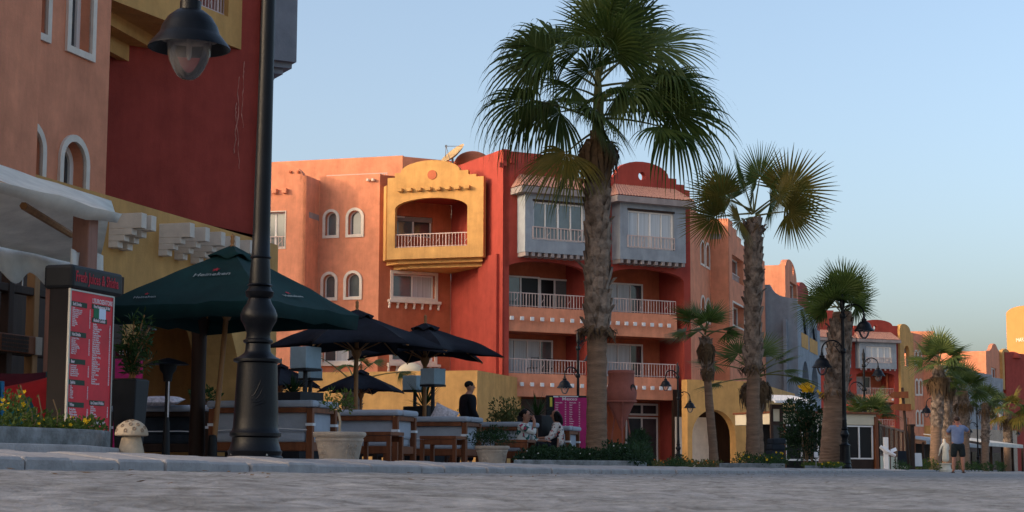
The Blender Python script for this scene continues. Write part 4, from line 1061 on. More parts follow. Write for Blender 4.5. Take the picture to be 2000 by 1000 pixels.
# ================================================================== PARASOLS
def parasol(label, loc, n, R, zap, ztip, rot, fabric, wood, valance=0.0, sag=.12, drop_tip=.0, pole_lean=(0, 0), base=True, name='parasol', group=None, cap=.3):
    r = thing(name, label, 'parasol', loc, rot, group)
    z0 = -loc[2]
    mb = MB(); K = n * 8; M_ = 10; vs = []; fs = []
    def pt(u, t):               # u angle index fraction, t 0..1 radial
        k = u * n; f = k - math.floor(k); ang = 2 * PI * u
        c = math.cos(PI / n) / math.cos((f - .5) * 2 * PI / n)         # straight edge between ribs
        s_ = math.sin(PI * f)
        rad = R * t * (c - sag * s_ * t ** 3)
        z = zap - (zap - ztip) * (t ** 1.08) - .05 * s_ * math.sin(PI * t) - drop_tip * (t ** 6) * (1 - s_) + .030 * t * noise.noise(Vector((4 * math.cos(ang) * t * R, 4 * math.sin(ang) * t * R, R)))
        return Vector((rad * math.cos(ang), rad * math.sin(ang), z))
    for i in range(K):
        for j in range(M_ + 1): vs.append(pt(i / K, .02 + .98 * j / M_))
    for i in range(K):
        for j in range(M_): a = i * (M_ + 1) + j; b = ((i + 1) % K) * (M_ + 1) + j; fs.append((a, a + 1, b + 1, b))
    if valance:
        o = len(vs)
        for i in range(K):
            e = pt(i / K, 1.0); e2 = e * 1.0; e2.z -= valance * (1 + .10 * math.sin(i * 1.7)); e2.x *= .985; e2.y *= .985; vs.append(e2)
        for i in range(K): j = (i + 1) % K; fs.append((i * (M_ + 1) + M_, o + i, o + j, j * (M_ + 1) + M_))
    mb.add(vs, fs); mb.build('canopy', fabric, r, world=False, smooth=True, thick=.012)
    mb = MB(); vs = []; fs = []; Kc = n * 8
    for i in range(Kc):
        for j in range(5):
            q = pt(i / Kc, .02 + cap * j / 4 * .55); q.z += .07 - .02 * j / 4 + (.03 * math.sin(i * PI / 4) if j == 4 else 0); vs.append(q)
    for i in range(Kc):
        for j in range(4): a = i * 5 + j; b = ((i + 1) % Kc) * 5 + j; fs.append((a, a + 1, b + 1, b))
    mb.add(vs, fs); mb.build('vent_cap', fabric, r, world=False, smooth=True, thick=.012)
    mb = MB(); mb.tube([(pole_lean[0], pole_lean[1], 0), (0, 0, zap)], .034, 12); mb.build('pole', wood, r, world=False, smooth=True)
    mb = MB(); mb.lathe([(.03, 0), (.034, .03), (.02, .05), (.03, .08), (.022, .12), (.028, .15), (.006, .18)], 12, (0, 0, zap + .04)); mb.build('finial', wood, r, world=False, smooth=True)
    hub = Vector((pole_lean[0] * .27, pole_lean[1] * .27, zap - .62 * (zap - ztip) - .30))
    mb = MB(); mb.lathe([(.04, -.10), (.075, -.03), (.085, .04), (.05, .07)], 12, hub); mb.build('hub', wood, r, world=False, smooth=True)
    for i in range(n):
        mb = MB(); a = pt(i / n + 1e-6, .99); a.z -= .025; mid = pt(i / n + 1e-6, .52); mid.z -= .03
        mb.tube([Vector((0, 0, zap - .06)), mid, a], .013, 6); mb.tube([hub, mid], .012, 6); mb.build('rib', wood, r, world=False)
    if base:
        mb = MB(); mb.lathe([(.30, 0), (.30, .06), (.28, .08), (.06, .10), (.055, .35), (.04, .36)], 20, (pole_lean[0], pole_lean[1], 0)); mb.build('foot', 'sign_black', r, world=False, smooth=True)
    return r, pt
# big green parasol, a corner turned towards the street
g = ground3(444, 22)
grn, gpt = parasol('large square dark green parasol with pale lettering and wooden pole', g, 4, 1.66, 2.66, 1.90, R_(-69 - 0), 'green_fabric', 'pale_wood', valance=.17, sag=.05, pole_lean=(-.068, -.177))
mx_ = Matrix.Translation(g) @ Matrix.Rotation(R_(-69), 4, 'Z')
def print_on(pt, root, rotz, u, t, body, size, m, star=True):
    """lay lettering on a canopy panel."""
    P0 = pt(u, t); Pu = pt(u + .004, t); Pt = pt(u, t - .02)
    mid = P0; x = (Pu - P0).normalized(); y = (Pt - P0); y = (y - x * y.dot(x)).normalized(); z = x.cross(y)
    mt = Matrix.Translation(root.location) @ Matrix.Rotation(rotz, 4, 'Z') @ Matrix.Translation(mid + z * .035) @ Matrix((x, y, z)).transposed().to_4x4()
    text(body, size, m, root, mt, align='CENTER', squeeze=1.35)
    if star:
        mb = MB(); pts = []
        for k in range(10):
            rr = size * (.42 if k % 2 == 0 else .18); a = PI / 2 + k * PI / 5; pts.append((rr * math.cos(a) * 1.3, rr * math.sin(a) + size * 1.35))
        mb.prism(pts, [], lambda a, b, d: mt @ Vector((a, b, d)), 0, .003); mb.build('star_mark', 'ink_red', root)
print_on(gpt, grn, R_(-69), .9, .50, 'Heineken', .105, 'ink_grey')
print_on(gpt, grn, R_(-69), .115, .84, 'Heineken', .085, 'ink_grey')
print_on(gpt, grn, R_(-69), .80, .93, 'Heineken', .06, 'ink_grey')
g = ground3(693, 28)
parasol('near black parasol with wooden ribs under the arched windows', g, 6, 1.46, 2.40, 1.90, R_(8), 'black_fabric', 'pale_wood', sag=.30, drop_tip=.06, group='black parasols over the lounge')
g = ground3(828, 31)
parasol('black parasol with drooping tips in front of the red flank', g, 6, 1.44, 2.44, 1.98, R_(-14), 'black_fabric', 'pale_wood', sag=.32, drop_tip=.10, group='black parasols over the lounge')
g = ground3(703, 46)
parasol('small low black parasol in front of the yellow wall', g, 6, 1.18, 2.45, 1.98, R_(20), 'black_fabric', 'pale_wood', sag=.26, drop_tip=.05, group='black parasols over the lounge')
g = ground3(545, 46)
parasol('black parasol mostly hidden behind the nearest lamp post', g, 6, 1.2, 2.6, 2.1, R_(35), 'black_fabric', 'pale_wood', sag=.26, drop_tip=.05, group='black parasols over the lounge')

# ================================================================== LOUNGE FURNITURE
def make_sofa(label):
    r = thing('sofa', label, 'sofa', (0, 0, 0), 0, group='teak lounge sofas with pale cushions')
    w, d = 1.46, .84                      # local y: along the back (from right end 0 to w), local x: depth away from the camera
    for y in (.04, w - .04):
        for x in (.04, d - .04):
            mb = MB(); mb.box((x, y, .36), (.075, .085, .72)); mb.build('leg', 'teak', r, world=False, bevel=.008)
    mb = MB()
    mb.box((.035, w / 2, .695), (.06, w - .17, .07)); mb.box((d / 2, .04, .695), (d - .17, .06, .07)); mb.box((d / 2, w - .04, .695), (d - .17, .06, .07))
    mb.box((.035, w / 2, .23), (.05, w - .17, .11)); mb.box((d / 2, .04, .23), (d - .17, .05, .11)); mb.box((d / 2, w - .04, .23), (d - .17, .05, .11)); mb.box((d - .035, w / 2, .23), (.05, w - .17, .11))
    for i in range(7): mb.box((.08 + i * .11, w / 2, .265), (.06, w - .2, .02))
    mb.build('frame', 'teak', r, world=False, bevel=.006)
    mb = MB(); mb.box((.13, w / 2, .535), (.12, w - .12, .30)); mb.build('back_cushion', 'cushion', r, world=False, bevel=.035)
    mb = MB(); mb.box((d / 2 + .06, .12, .535), (d - .22, .11, .28)); mb.build('arm_cushion', 'cushion', r, world=False, bevel=.035)
    mb = MB(); mb.box((d / 2 + .06, w - .12, .535), (d - .22, .11, .28)); mb.build('arm_cushion', 'cushion', r, world=False, bevel=.035)
    mb = MB(); mb.box((d / 2 - .005, w / 2, .345), (d - .02, w - .19, .13)); mb.build('seat_cushion', 'cushion', r, world=False, bevel=.04)
    mb = MB(); mb.box((.07, w / 2, .775), (.20, w + .06, .09)); mb.box((d / 2 + .09, .05, .774), (d - .2, .18, .09)); mb.box((d / 2 + .09, w - .05, .774), (d - .2, .18, .09))
    mb.build('top_pad', 'cushion', r, world=False, bevel=.035)
    mb = MB()
    for y in (.04, w - .04): mb.box((.04, y, .51), (.09, .105, .035))
    for y in (.04,): mb.box((d - .04, y, .51), (.095, .105, .035))
    mb.tube([(-.004, .07, .44), (-.012, w * .3, .458), (-.006, w * .6, .455), (-.004, w - .07, .43)], .008, 6)
    mb.build('tie', 'white_paint', r, world=False)
    return r
sofas = [(608, 22.6, 'first lounge sofa right behind the nearest lamp post'), (775, 26.0, 'second lounge sofa, between the two terracotta pots'),
         (910, 29.2, 'third lounge sofa behind the leafy pale pot'), (1026, 32.4, 'fourth lounge sofa with the woman in the banded top on it'), (1112, 35.4, 'fifth lounge sofa under the woman in the flower blouse')]
sofa0 = None
for px, Z, lab in sofas:
    g = ground3(px, Z)
    if sofa0 is None:
        sofa0 = make_sofa(lab); sofa0.location = g; sofa0.rotation_euler = (0, 0, ROT_ST)
    else: copy_thing(sofa0, g, ROT_ST, lab)
g = ground3(408, 24.5)
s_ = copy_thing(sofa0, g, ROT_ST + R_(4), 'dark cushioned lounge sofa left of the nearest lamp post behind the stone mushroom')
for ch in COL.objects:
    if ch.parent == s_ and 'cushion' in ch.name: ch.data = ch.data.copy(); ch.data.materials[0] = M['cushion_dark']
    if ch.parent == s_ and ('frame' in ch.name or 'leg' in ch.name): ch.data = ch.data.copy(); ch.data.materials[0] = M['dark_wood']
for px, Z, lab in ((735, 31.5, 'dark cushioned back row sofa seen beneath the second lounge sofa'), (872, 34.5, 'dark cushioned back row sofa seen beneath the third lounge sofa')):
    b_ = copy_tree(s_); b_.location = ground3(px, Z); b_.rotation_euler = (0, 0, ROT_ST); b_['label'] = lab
def make_table(label):
    r = thing('side_table', label, 'side table', (0, 0, 0), 0, group='teak side tables beside the sofas')
    w, d, h = .60, .55, .47
    mb = MB(); mb.box((d / 2, w / 2, h - .03), (d, w, .05)); mb.build('table_top', 'teak', r, world=False, bevel=.006)
    for x in (.035, d - .035):
        for y in (.035, w - .035):
            mb = MB(); mb.box((x, y, (h - .06) / 2), (.06, .06, h - .06)); mb.build('leg', 'teak', r, world=False, bevel=.005)
    for x in (.035, d - .035): mb = MB(); mb.box((x, w / 2, h - .10), (.04, w - .14, .08)); mb.build('apron', 'teak', r, world=False)
    return r
tab0 = None
for px, Z, lab in ((762, 24.6, 'side table between the first terracotta pot and second sofa'), (890, 27.4, 'side table in front of the third sofa'), (1030, 30.6, 'side table half hidden by the flower bed and leafy pot')):
    g = ground3(px, Z)
    if tab0 is None: tab0 = make_table(lab); tab0.location = g; tab0.rotation_euler = (0, 0, ROT_ST)
    else: copy_thing(tab0, g, ROT_ST, lab)
# printed cushions
def pillow(name, label, loc, size, rot, m, cat='cushion'):
    mb = MB(); k = 10; vs = []; fs = []
    for sg in (1, -1):
        for i in range(k + 1):
            for j in range(k + 1):
                u, v = i / k * 2 - 1, j / k * 2 - 1
                e = max(0, (1 - u ** 4) * (1 - v ** 4)) ** .5
                pin = 1 - .10 * (1 - abs(u)) * abs(v) ** 2 - .0
                vs.append(Vector((u * size[0] / 2 * (1 - .06 * (1 - v * v)), v * size[1] / 2 * (1 - .06 * (1 - u * u)), sg * e * size[2] / 2)))
    n1 = (k + 1) ** 2
    for s in (0, 1):
        for i in range(k):
            for j in range(k):
                a = s * n1 + i * (k + 1) + j; fs.append((a, a + 1, a + k + 2, a + k + 1) if s else (a, a + k + 1, a + k + 2, a + 1))
    rt = rot.to_matrix() if hasattr(rot, 'to_matrix') else rot
    mb.add(vs, fs); o = mb.build(name, m, None, smooth=True)
    o.matrix_world = Matrix.Translation(loc) @ rot.to_matrix().to_4x4(); return tag(o, label, cat)
from mathutils import Euler
g = ground3(856, 29.6); pillow('cushion', 'white cushion with red print leaning on the third sofa', g + Vector((.06, .1, .80)), (.42, .42, .14), Euler((R_(78), R_(25), R_(-10))), 'print_cloth')
g = ground3(297, 24.3); pillow('cushion', 'patterned cushion lying on the dark sofa behind the stone mushroom', g + Vector((.05, .15, .87)), (.62, .4, .12), Euler((R_(8), 0, R_(-6))), 'print_cloth')

# cube lamps and black planters
def cube_lamp(label, px, Z, ytop, ybot, w):
    g = ground3(px, Z); r = thing('floor_lamp', label, 'lamp', g, ROT_ST - .35, 'cube shaded lounge lamps'); z1 = zat(px, ytop, Z) - g.z; z0 = zat(px, ybot, Z) - g.z
    mb = MB(); mb.box((0, 0, (z0 + z1) / 2), (w, w, z1 - z0)); mb.build('lamp_shade', 'shade_cloth', r, world=False, bevel=.008)
    mb = MB(); mb.box((0, 0, z0 - .02), (w + .012, w + .012, .035)); mb.build('shade_rim', 'planter', r, world=False)
    mb = MB(); mb.tube([(0, 0, .02), (0, 0, z0 - .03)], .035, 8); mb.box((0, 0, .02), (.4, .4, .04)); mb.build('stand', 'planter', r, world=False)
cube_lamp('tallest cube lamp with pale grey shade over the black planter', 593, 27, 678, 720, .34)
cube_lamp('lower cube lamp close behind the tallest cube lamp', 603, 31, 719, 739, .30)
cube_lamp('cube lamp with pale blue shade right of the spiky plant', 844, 30.5, 720, 751, .31)
cube_lamp('greyer cube lamp left of the spiky plant', 809, 33.5, 734, 762, .34)
def planter_box(label, px, Z, ytop, w, d=.5):
    g = ground3(px, Z); r = thing('planter', label, 'planter', g, ROT_ST - .35); h = zat(px, ytop, Z) - g.z
    mb = MB(); o = rectp(-d / 2, -w / 2, d / 2, w / 2); i = rectp(-d / 2 + .03, -w / 2 + .03, d / 2 - .03, w / 2 - .03)
    mb.prism(o, [i], lambda a, b, z: Vector((a, b, z)), 0, h); mb.box((0, 0, .02), (d - .07, w - .07, .03)); mb.build('box', 'planter', r, world=False, bevel=.008)
    mb = MB(); mb.box((0, 0, h - .07), (d - .07, w - .07, .04)); mb.build('soil', 'soil', r, world=False)
    return g + Vector((0, 0, h - .05))
PL1 = planter_box('long black planter box behind the first sofa', 577, 26, 767, .62)
PL2 = planter_box('black planter box with tall spiky plant behind the third sofa', 827, 31.5, 794, .56)
PL3 = planter_box('black planter box behind the woman in the banded top', 1048, 35, 812, .6)

# ================================================================== POTS, MUSHROOM, JAR
def make_pot(label):
    r = thing('flower_pot', label, 'flower pot', (0, 0, 0), 0, group='pale stone flower pots on the kerb')
    mb = MB(); mb.lathe([(.17, 0), (.175, .005), (.215, .20), (.222, .215), (.228, .22), (.228, .235), (.222, .24), (.228, .25), (.245, .262), (.252, .28), (.247, .298), (.235, .302), (.222, .30), (.205, .26), (.16, .04), (.02, .03)], 40)
    mb.build('pot', 'stone_pot', r, world=False, smooth=True)
    mb = MB()
    for q in range(4):
        a0 = q * PI / 2 + .35
        for k in range(9):
            th = a0 + (k % 3 - 1) * .20 + random.uniform(-.05, .05); z = .06 + (k // 3) * .05 + random.uniform(-.01, .01); rr = .176 + (z / .2) * .037
            pts = [((rr + .004) * math.cos(th + .065 * math.cos(i) * (1 - i / 14)), (rr + .004) * math.sin(th + .065 * math.cos(i) * (1 - i / 14)), z + .022 * math.sin(i) * (1 - i / 14)) for i in [j * .6 for j in range(14)]]
            mb.tube(pts, .0045, 5)
    mb.build('scroll_relief', 'stone_pot', r, world=False, smooth=True)
    mb = MB(); mb.lathe([(.0, .255), (.208, .258)], 20, cap=False); mb.lathe([(.001, .256), (.21, .258), (.21, .24)], 20); mb.build('soil', 'soil', r, world=False)
    return r
p1 = ground3(662, 16.6); pot0 = make_pot('pale scroll carved pot with a thin bare stemmed sapling'); pot0.location = p1 + Vector((0, 0, -.02)); pot0.rotation_euler = (0, 0, -1.2)
p2 = ground3(961, 23.6); copy_thing(pot0, p2 + Vector((0, 0, -.02)), -.9, 'pale scroll carved pot overflowing with dark green leaves', .93)
# stone mushroom
g = ground3(255, 11.6); r = thing('stone_mushroom', 'carved stone mushroom with round pits on its cap', 'ornament', g)
mb = MB(); mb.lathe([(.085, -.02), (.088, .01), (.075, .07), (.062, .125), (.055, .15)], 24); mb.build('stalk', 'mushroom', r, world=False, smooth=True)
mb = MB(); H = .10; Rc = .108
capf = lambda a: (Rc * math.cos(a), .135 + .005 + H * math.sin(a))
mb.lathe([(.03, .138), (.09, .132), (.106, .136)] + [capf(i * PI / 2 / 14) for i in range(14)] + [(.002, .135 + .005 + H)], 36); mb.build('cap', 'mushroom', r, world=False, smooth=True)
for (az, el) in [(-2.55, .30), (-2.1, .62), (-1.75, .28), (-1.45, .75), (-1.2, .40), (-.85, .72), (-.65, .30), (-2.0, 1.05), (-1.3, 1.2), (-2.9, .6), (-.3, .5)]:
    rr, z = capf(el); n_ = Vector((math.cos(el) / Rc * math.cos(az), math.cos(el) / Rc * math.sin(az), math.sin(el) / H)).normalized()
    c = Vector((rr * math.cos(az), rr * math.sin(az), z)); mb = MB(); q = n_.to_track_quat('Z', 'Y').to_matrix()
    mb.lathe([(.013, -.002), (.0135, .003), (.011, .0045), (.009, .001), (.001, -.001)], 16); mb.v = [c + q @ v for v in mb.v]; mb.build('pit', 'mushroom_dot', r, world=False, smooth=True)
# hanging clay jar
g = ground3(1214, 33.5); r = thing('clay_jar', 'large red clay jar with pointed foot on a stand behind the tallest palm', 'jar', g)
zt_, zb_ = zat(1214, 724, 33.5) - g.z, zat(1214, 842, 33.5) - g.z; k = (zt_ - zb_); pxm = 33.5 / FPX
prof = [(118, .5), (112, 4), (96, 10), (80, 17), (68, 23), (62, 26), (60.5, 29), (58, 27.5), (52, 29.5), (42, 30.5), (32, 27), (24, 25.2), (14, 25.2), (8, 25.5), (5, 27), (3, 26.5), (0, 26), (0, 22), (6, 21), (20, 21), (35, 24)]
mb = MB(); mb.lathe([(w * pxm, zt_ - y * pxm) for y, w in prof], 36, cap=False); mb.build('jar', 'terracotta', r, world=False, smooth=True)
mb = MB(); c = Vector((27.3 * pxm * math.cos(-.62), 27.3 * pxm * math.sin(-.62), zt_ - 36 * pxm)); q = Vector((math.cos(-.62), math.sin(-.62), .1)).to_track_quat('Z', 'Y').to_matrix()
mb.lathe([(.001, .003), (.075, .003), (.085, .012), (.09, .0), (.085, -.02)], 18, sy=1.0); mb.v = [c + q @ Vector((v.x, v.y * 1.0, v.z)) for v in mb.v]; mb.build('opening', 'dark_wood', r, world=False, smooth=True)
mb = MB(); mb.lathe([(30 * pxm, zt_ - 58 * pxm), (30.5 * pxm, zt_ - 60 * pxm), (30 * pxm, zt_ - 62 * pxm), (28.4 * pxm, zt_ - 60 * pxm), (30 * pxm, zt_ - 58 * pxm)], 28, cap=False)
for k in range(3):
    a = k * 2.1 - 1.55; mb.tube([(29 * pxm * math.cos(a), 29 * pxm * math.sin(a), zt_ - 60 * pxm), (.14 * math.cos(a), .14 * math.sin(a), zb_ + .25), (.30 * math.cos(a), .30 * math.sin(a), 0)], .016, 6)
mb.build('stand', 'terracotta', r, world=False)

# ================================================================== MENU BOARDS
ms = [(130, 14.0)]
A = gp(123.5, 13.7); tA = st(A)
board = thing('menu_board', 'tall red menu board with black header reading Fresh Juices & Shisha', 'menu board', (A.x, A.y, gz(A) - .02), ROT_ST)
wB = hit(A, U, 221); bz = lambda y: zat(131, y, A.y) - (gz(A) - .02)
zt_, zb_ = bz(561), .04
mb = MB(); mb.box((wB / 2, .09, (zt_ + zb_) / 2), (wB, .17, zt_ - zb_)); mb.build('cabinet', 'sign_brown', board, world=False, bevel=.008)
hw = wB + .10; hz0, hz1 = bz(563), bz(516)
mb = MB(); mb.box((wB / 2 + .03, .09, (hz0 + hz1) / 2), (hw, .26, hz1 - hz0)); mb.build('header', 'sign_black', board, world=False, bevel=.025)
mb = MB(); mb.prism(rectp(.0, zb_ + .02, wB, zt_ - .005), [rectp(.018, zb_ + .035, wB - .018, zt_ - .022)], lambda a, b, d: Vector((a, -d, b)), -.006, .012); mb.build('frame', 'steel', board, world=False)
mb = MB(); mb.prism(rectp(.018, zb_ + .035, wB - .018, zt_ - .022), [], lambda a, b, d: Vector((a, -d, b)), -.004, .006); pan = mb.build('menu_panel', 'menu_red', board, world=False)
bm_ = WM[board]
def btext(body, x, z, size, m, par, y=-.0075, align='LEFT', sq=1, line=1.0): return text(body, size, m, par, bm_ @ Matrix.Translation((x, y, z)) @ Matrix.Rotation(PI / 2, 4, 'X'), 'menu_lettering', align, .0008, sq, line, size * .022)
btext('Fresh Juices & Shisha', .02, hz0 + (hz1 - hz0) * .32, (hz1 - hz0) * .62, 'ink_red', board, y=-.0425, sq=(hw - .06) / ((hz1 - hz0) * .62 * 9.2))
H_ = zt_ - zb_
def yv(v): return zt_ - .022 - (H_ - .06) * v
col1 = [('Soft Drinks', .065, ['Pepsi', 'Mineral Water small', 'Mineral Water large', 'Fresh Lemon Juice', 'Orange Juice', 'Mango Juice', 'Guava', 'Red Bull', 'Milk Shake', 'Iced Coffee', 'Sahlab']),
        ('Hot Drinks', .255, ['Turkish Coffee', 'Espresso', 'Nescafe', 'Cappuccino', 'Hot Chocolate', 'Coffee with Milk', 'English Tea', 'Green Tea', 'Mint Tea']),
        ('Beer', .425, ['Local small', 'Local large', 'Draught small', 'Draught large', 'Imported bottle', 'Non alcoholic']),
        ('Spirits', .555, ['Gin', 'Vodka', 'Rum', 'Whisky', 'Tequila', 'Brandy', 'Ouzo', 'Campari']),
        ('Wine', .695, ['Red glass', 'Red bottle', 'White glass', 'White bottle', 'Rose glass', 'Rose bottle', 'Sparkling', 'House carafe', 'Sangria', 'Port', 'Sherry', 'Martini'])]
col2 = [('Alcoholic Cocktails', .148, ['Mojito', 'Daiquiri', 'Tequila Sunrise', 'Pina Colada', 'Margarita', 'Cosmopolitan', 'Cuba Libre', 'Long Island', 'Sex on Beach', 'Blue Lagoon', 'Screwdriver', 'Bloody Mary', 'Black Russian', 'White Russian', 'Gin Fizz', 'Singapore Sling', 'Mai Tai', 'Caipirinha', 'Planter Punch', 'Manhattan', 'Old Fashioned', 'Whisky Sour', 'Sidecar', 'Tom Collins', 'B 52', 'Kamikaze', 'Sunset', 'Marina Special']),
        ('Ice Cream & Waffles', .675, ['Vanilla', 'Chocolate', 'Strawberry', 'Mango', 'Waffle plain', 'Waffle special']),
        ('Non Alcoholic Cocktails', .80, ['Virgin Mojito', 'Fruit Punch', 'Shirley Temple', 'Sunrise', 'Florida', 'Cinderella', 'Lemon Mint', 'Banana Mix', 'Marina Mix'])]
x1, x2 = .045, wB * .53; cw = wB * .43
for cx_, col in ((x1, col1), (x2, col2)):
    for i, (hd, v, items) in enumerate(col):
        z = yv(v); hgt = .040
        mb = MB(); mb.box((cx_ + cw * .37 - .01, -.0075, z - hgt / 2), (cw * .80, .002, hgt)); mb.build('heading_strip', 'ink_green', pan, world=False)
        btext(hd, cx_, z - hgt * .80, .036, 'ink_white', pan, y=-.0095, sq=.8 if len(hd) < 12 else .66)
        nxt = col[i + 1][1] if i + 1 < len(col) else .975
        dz = (yv(v) - hgt - yv(nxt)) / (len(items) + .3)
        s_ = min(.033, dz * .95)
        btext('\n'.join(items), cx_, z - hgt - s_ * .95, s_, 'ink_white', pan, sq=1.05, line=dz / s_ * .8)
        btext('\n'.join(str(15 + (k * 7 + i * 3) % 6 * 5) for k in range(len(items))), cx_ + cw * .88, z - hgt - s_ * .95, s_, 'ink_white', pan, sq=.95, line=dz / s_ * .8)
btext("L'EUROSEATORE", x2 - .02, yv(.055), .052, 'ink_white', pan, sq=.82)
mb = MB(); mb.box((x2 + cw * .40, -.0075, yv(.078)), (cw * .98, .002, .04)); mb.build('heading_strip', 'ink_green', pan, world=False)
btext('Fine Restaurant & Bar', x2, yv(.085), .034, 'ink_white', pan, y=-.0095, sq=.85)
mb = MB(); mb.box((x2 + .045, -.0078, yv(.118)), (.085, .002, .075)); mb.build('green_band', 'flag_green', pan, world=False)
mb = MB(); mb.box((x2 + .14, -.0078, yv(.118)), (.105, .003, .085)); mb.build('paper_note', 'paper', pan, world=False)
# pink board by the palm
ZB = 37.0; g = ground3(1070, ZB); pk = thing('menu_board', 'black framed pink menu board half hidden behind the tallest palm trunk', 'menu board', g, ROT_ST - R_(62))
zz = lambda y: zat(1070, y, ZB) - g.z
mb = MB(); mb.box((.45, .06, zz(772) / 2), (.96, .10, zz(772))); mb.build('board', 'sign_black', pk, world=False, bevel=.01)
mb = MB(); mb.box((.52, .002, (zz(776) + .35) / 2), (.76, .014, zz(776) - .35)); pp = mb.build('menu_panel', 'menu_pink', pk, world=False)
mb = MB(); mb.box((.065, -.002, (zz(776) + zz(794)) / 2), (.05, .016, zz(776) - zz(794))); mb.build('yellow_tag', 'yellow_strip', pk, world=False)
bm_ = WM[pk]
btext('Mexxo', .30, zz(781.5), .09, 'ink_white', pk, y=-.008, sq=1.3)
mb = MB(); mb.box((.45, .0, zz(774)), (.40, .016, .02)); mb.box((.17, .0, zz(774.5)), (.11, .016, .03)); mb.build('top_label', 'white_paint', pk, world=False)
for c_, x in enumerate((.16, .36, .46, .66)):
    btext('\n'.join((['Mezze plate', 'Salad', 'Soup', 'Grill', 'Pasta', 'Pizza', 'Fish', 'Kofta', 'Dessert', 'Coffee', 'Shisha', 'Juice'] if c_ % 2 == 0 else ['20', '25', '30', '45', '40', '50', '65', '55', '25', '15', '35', '20'])), x, zz(787), .036, 'ink_white', pk, y=-.007, sq=.85, line=1.35)

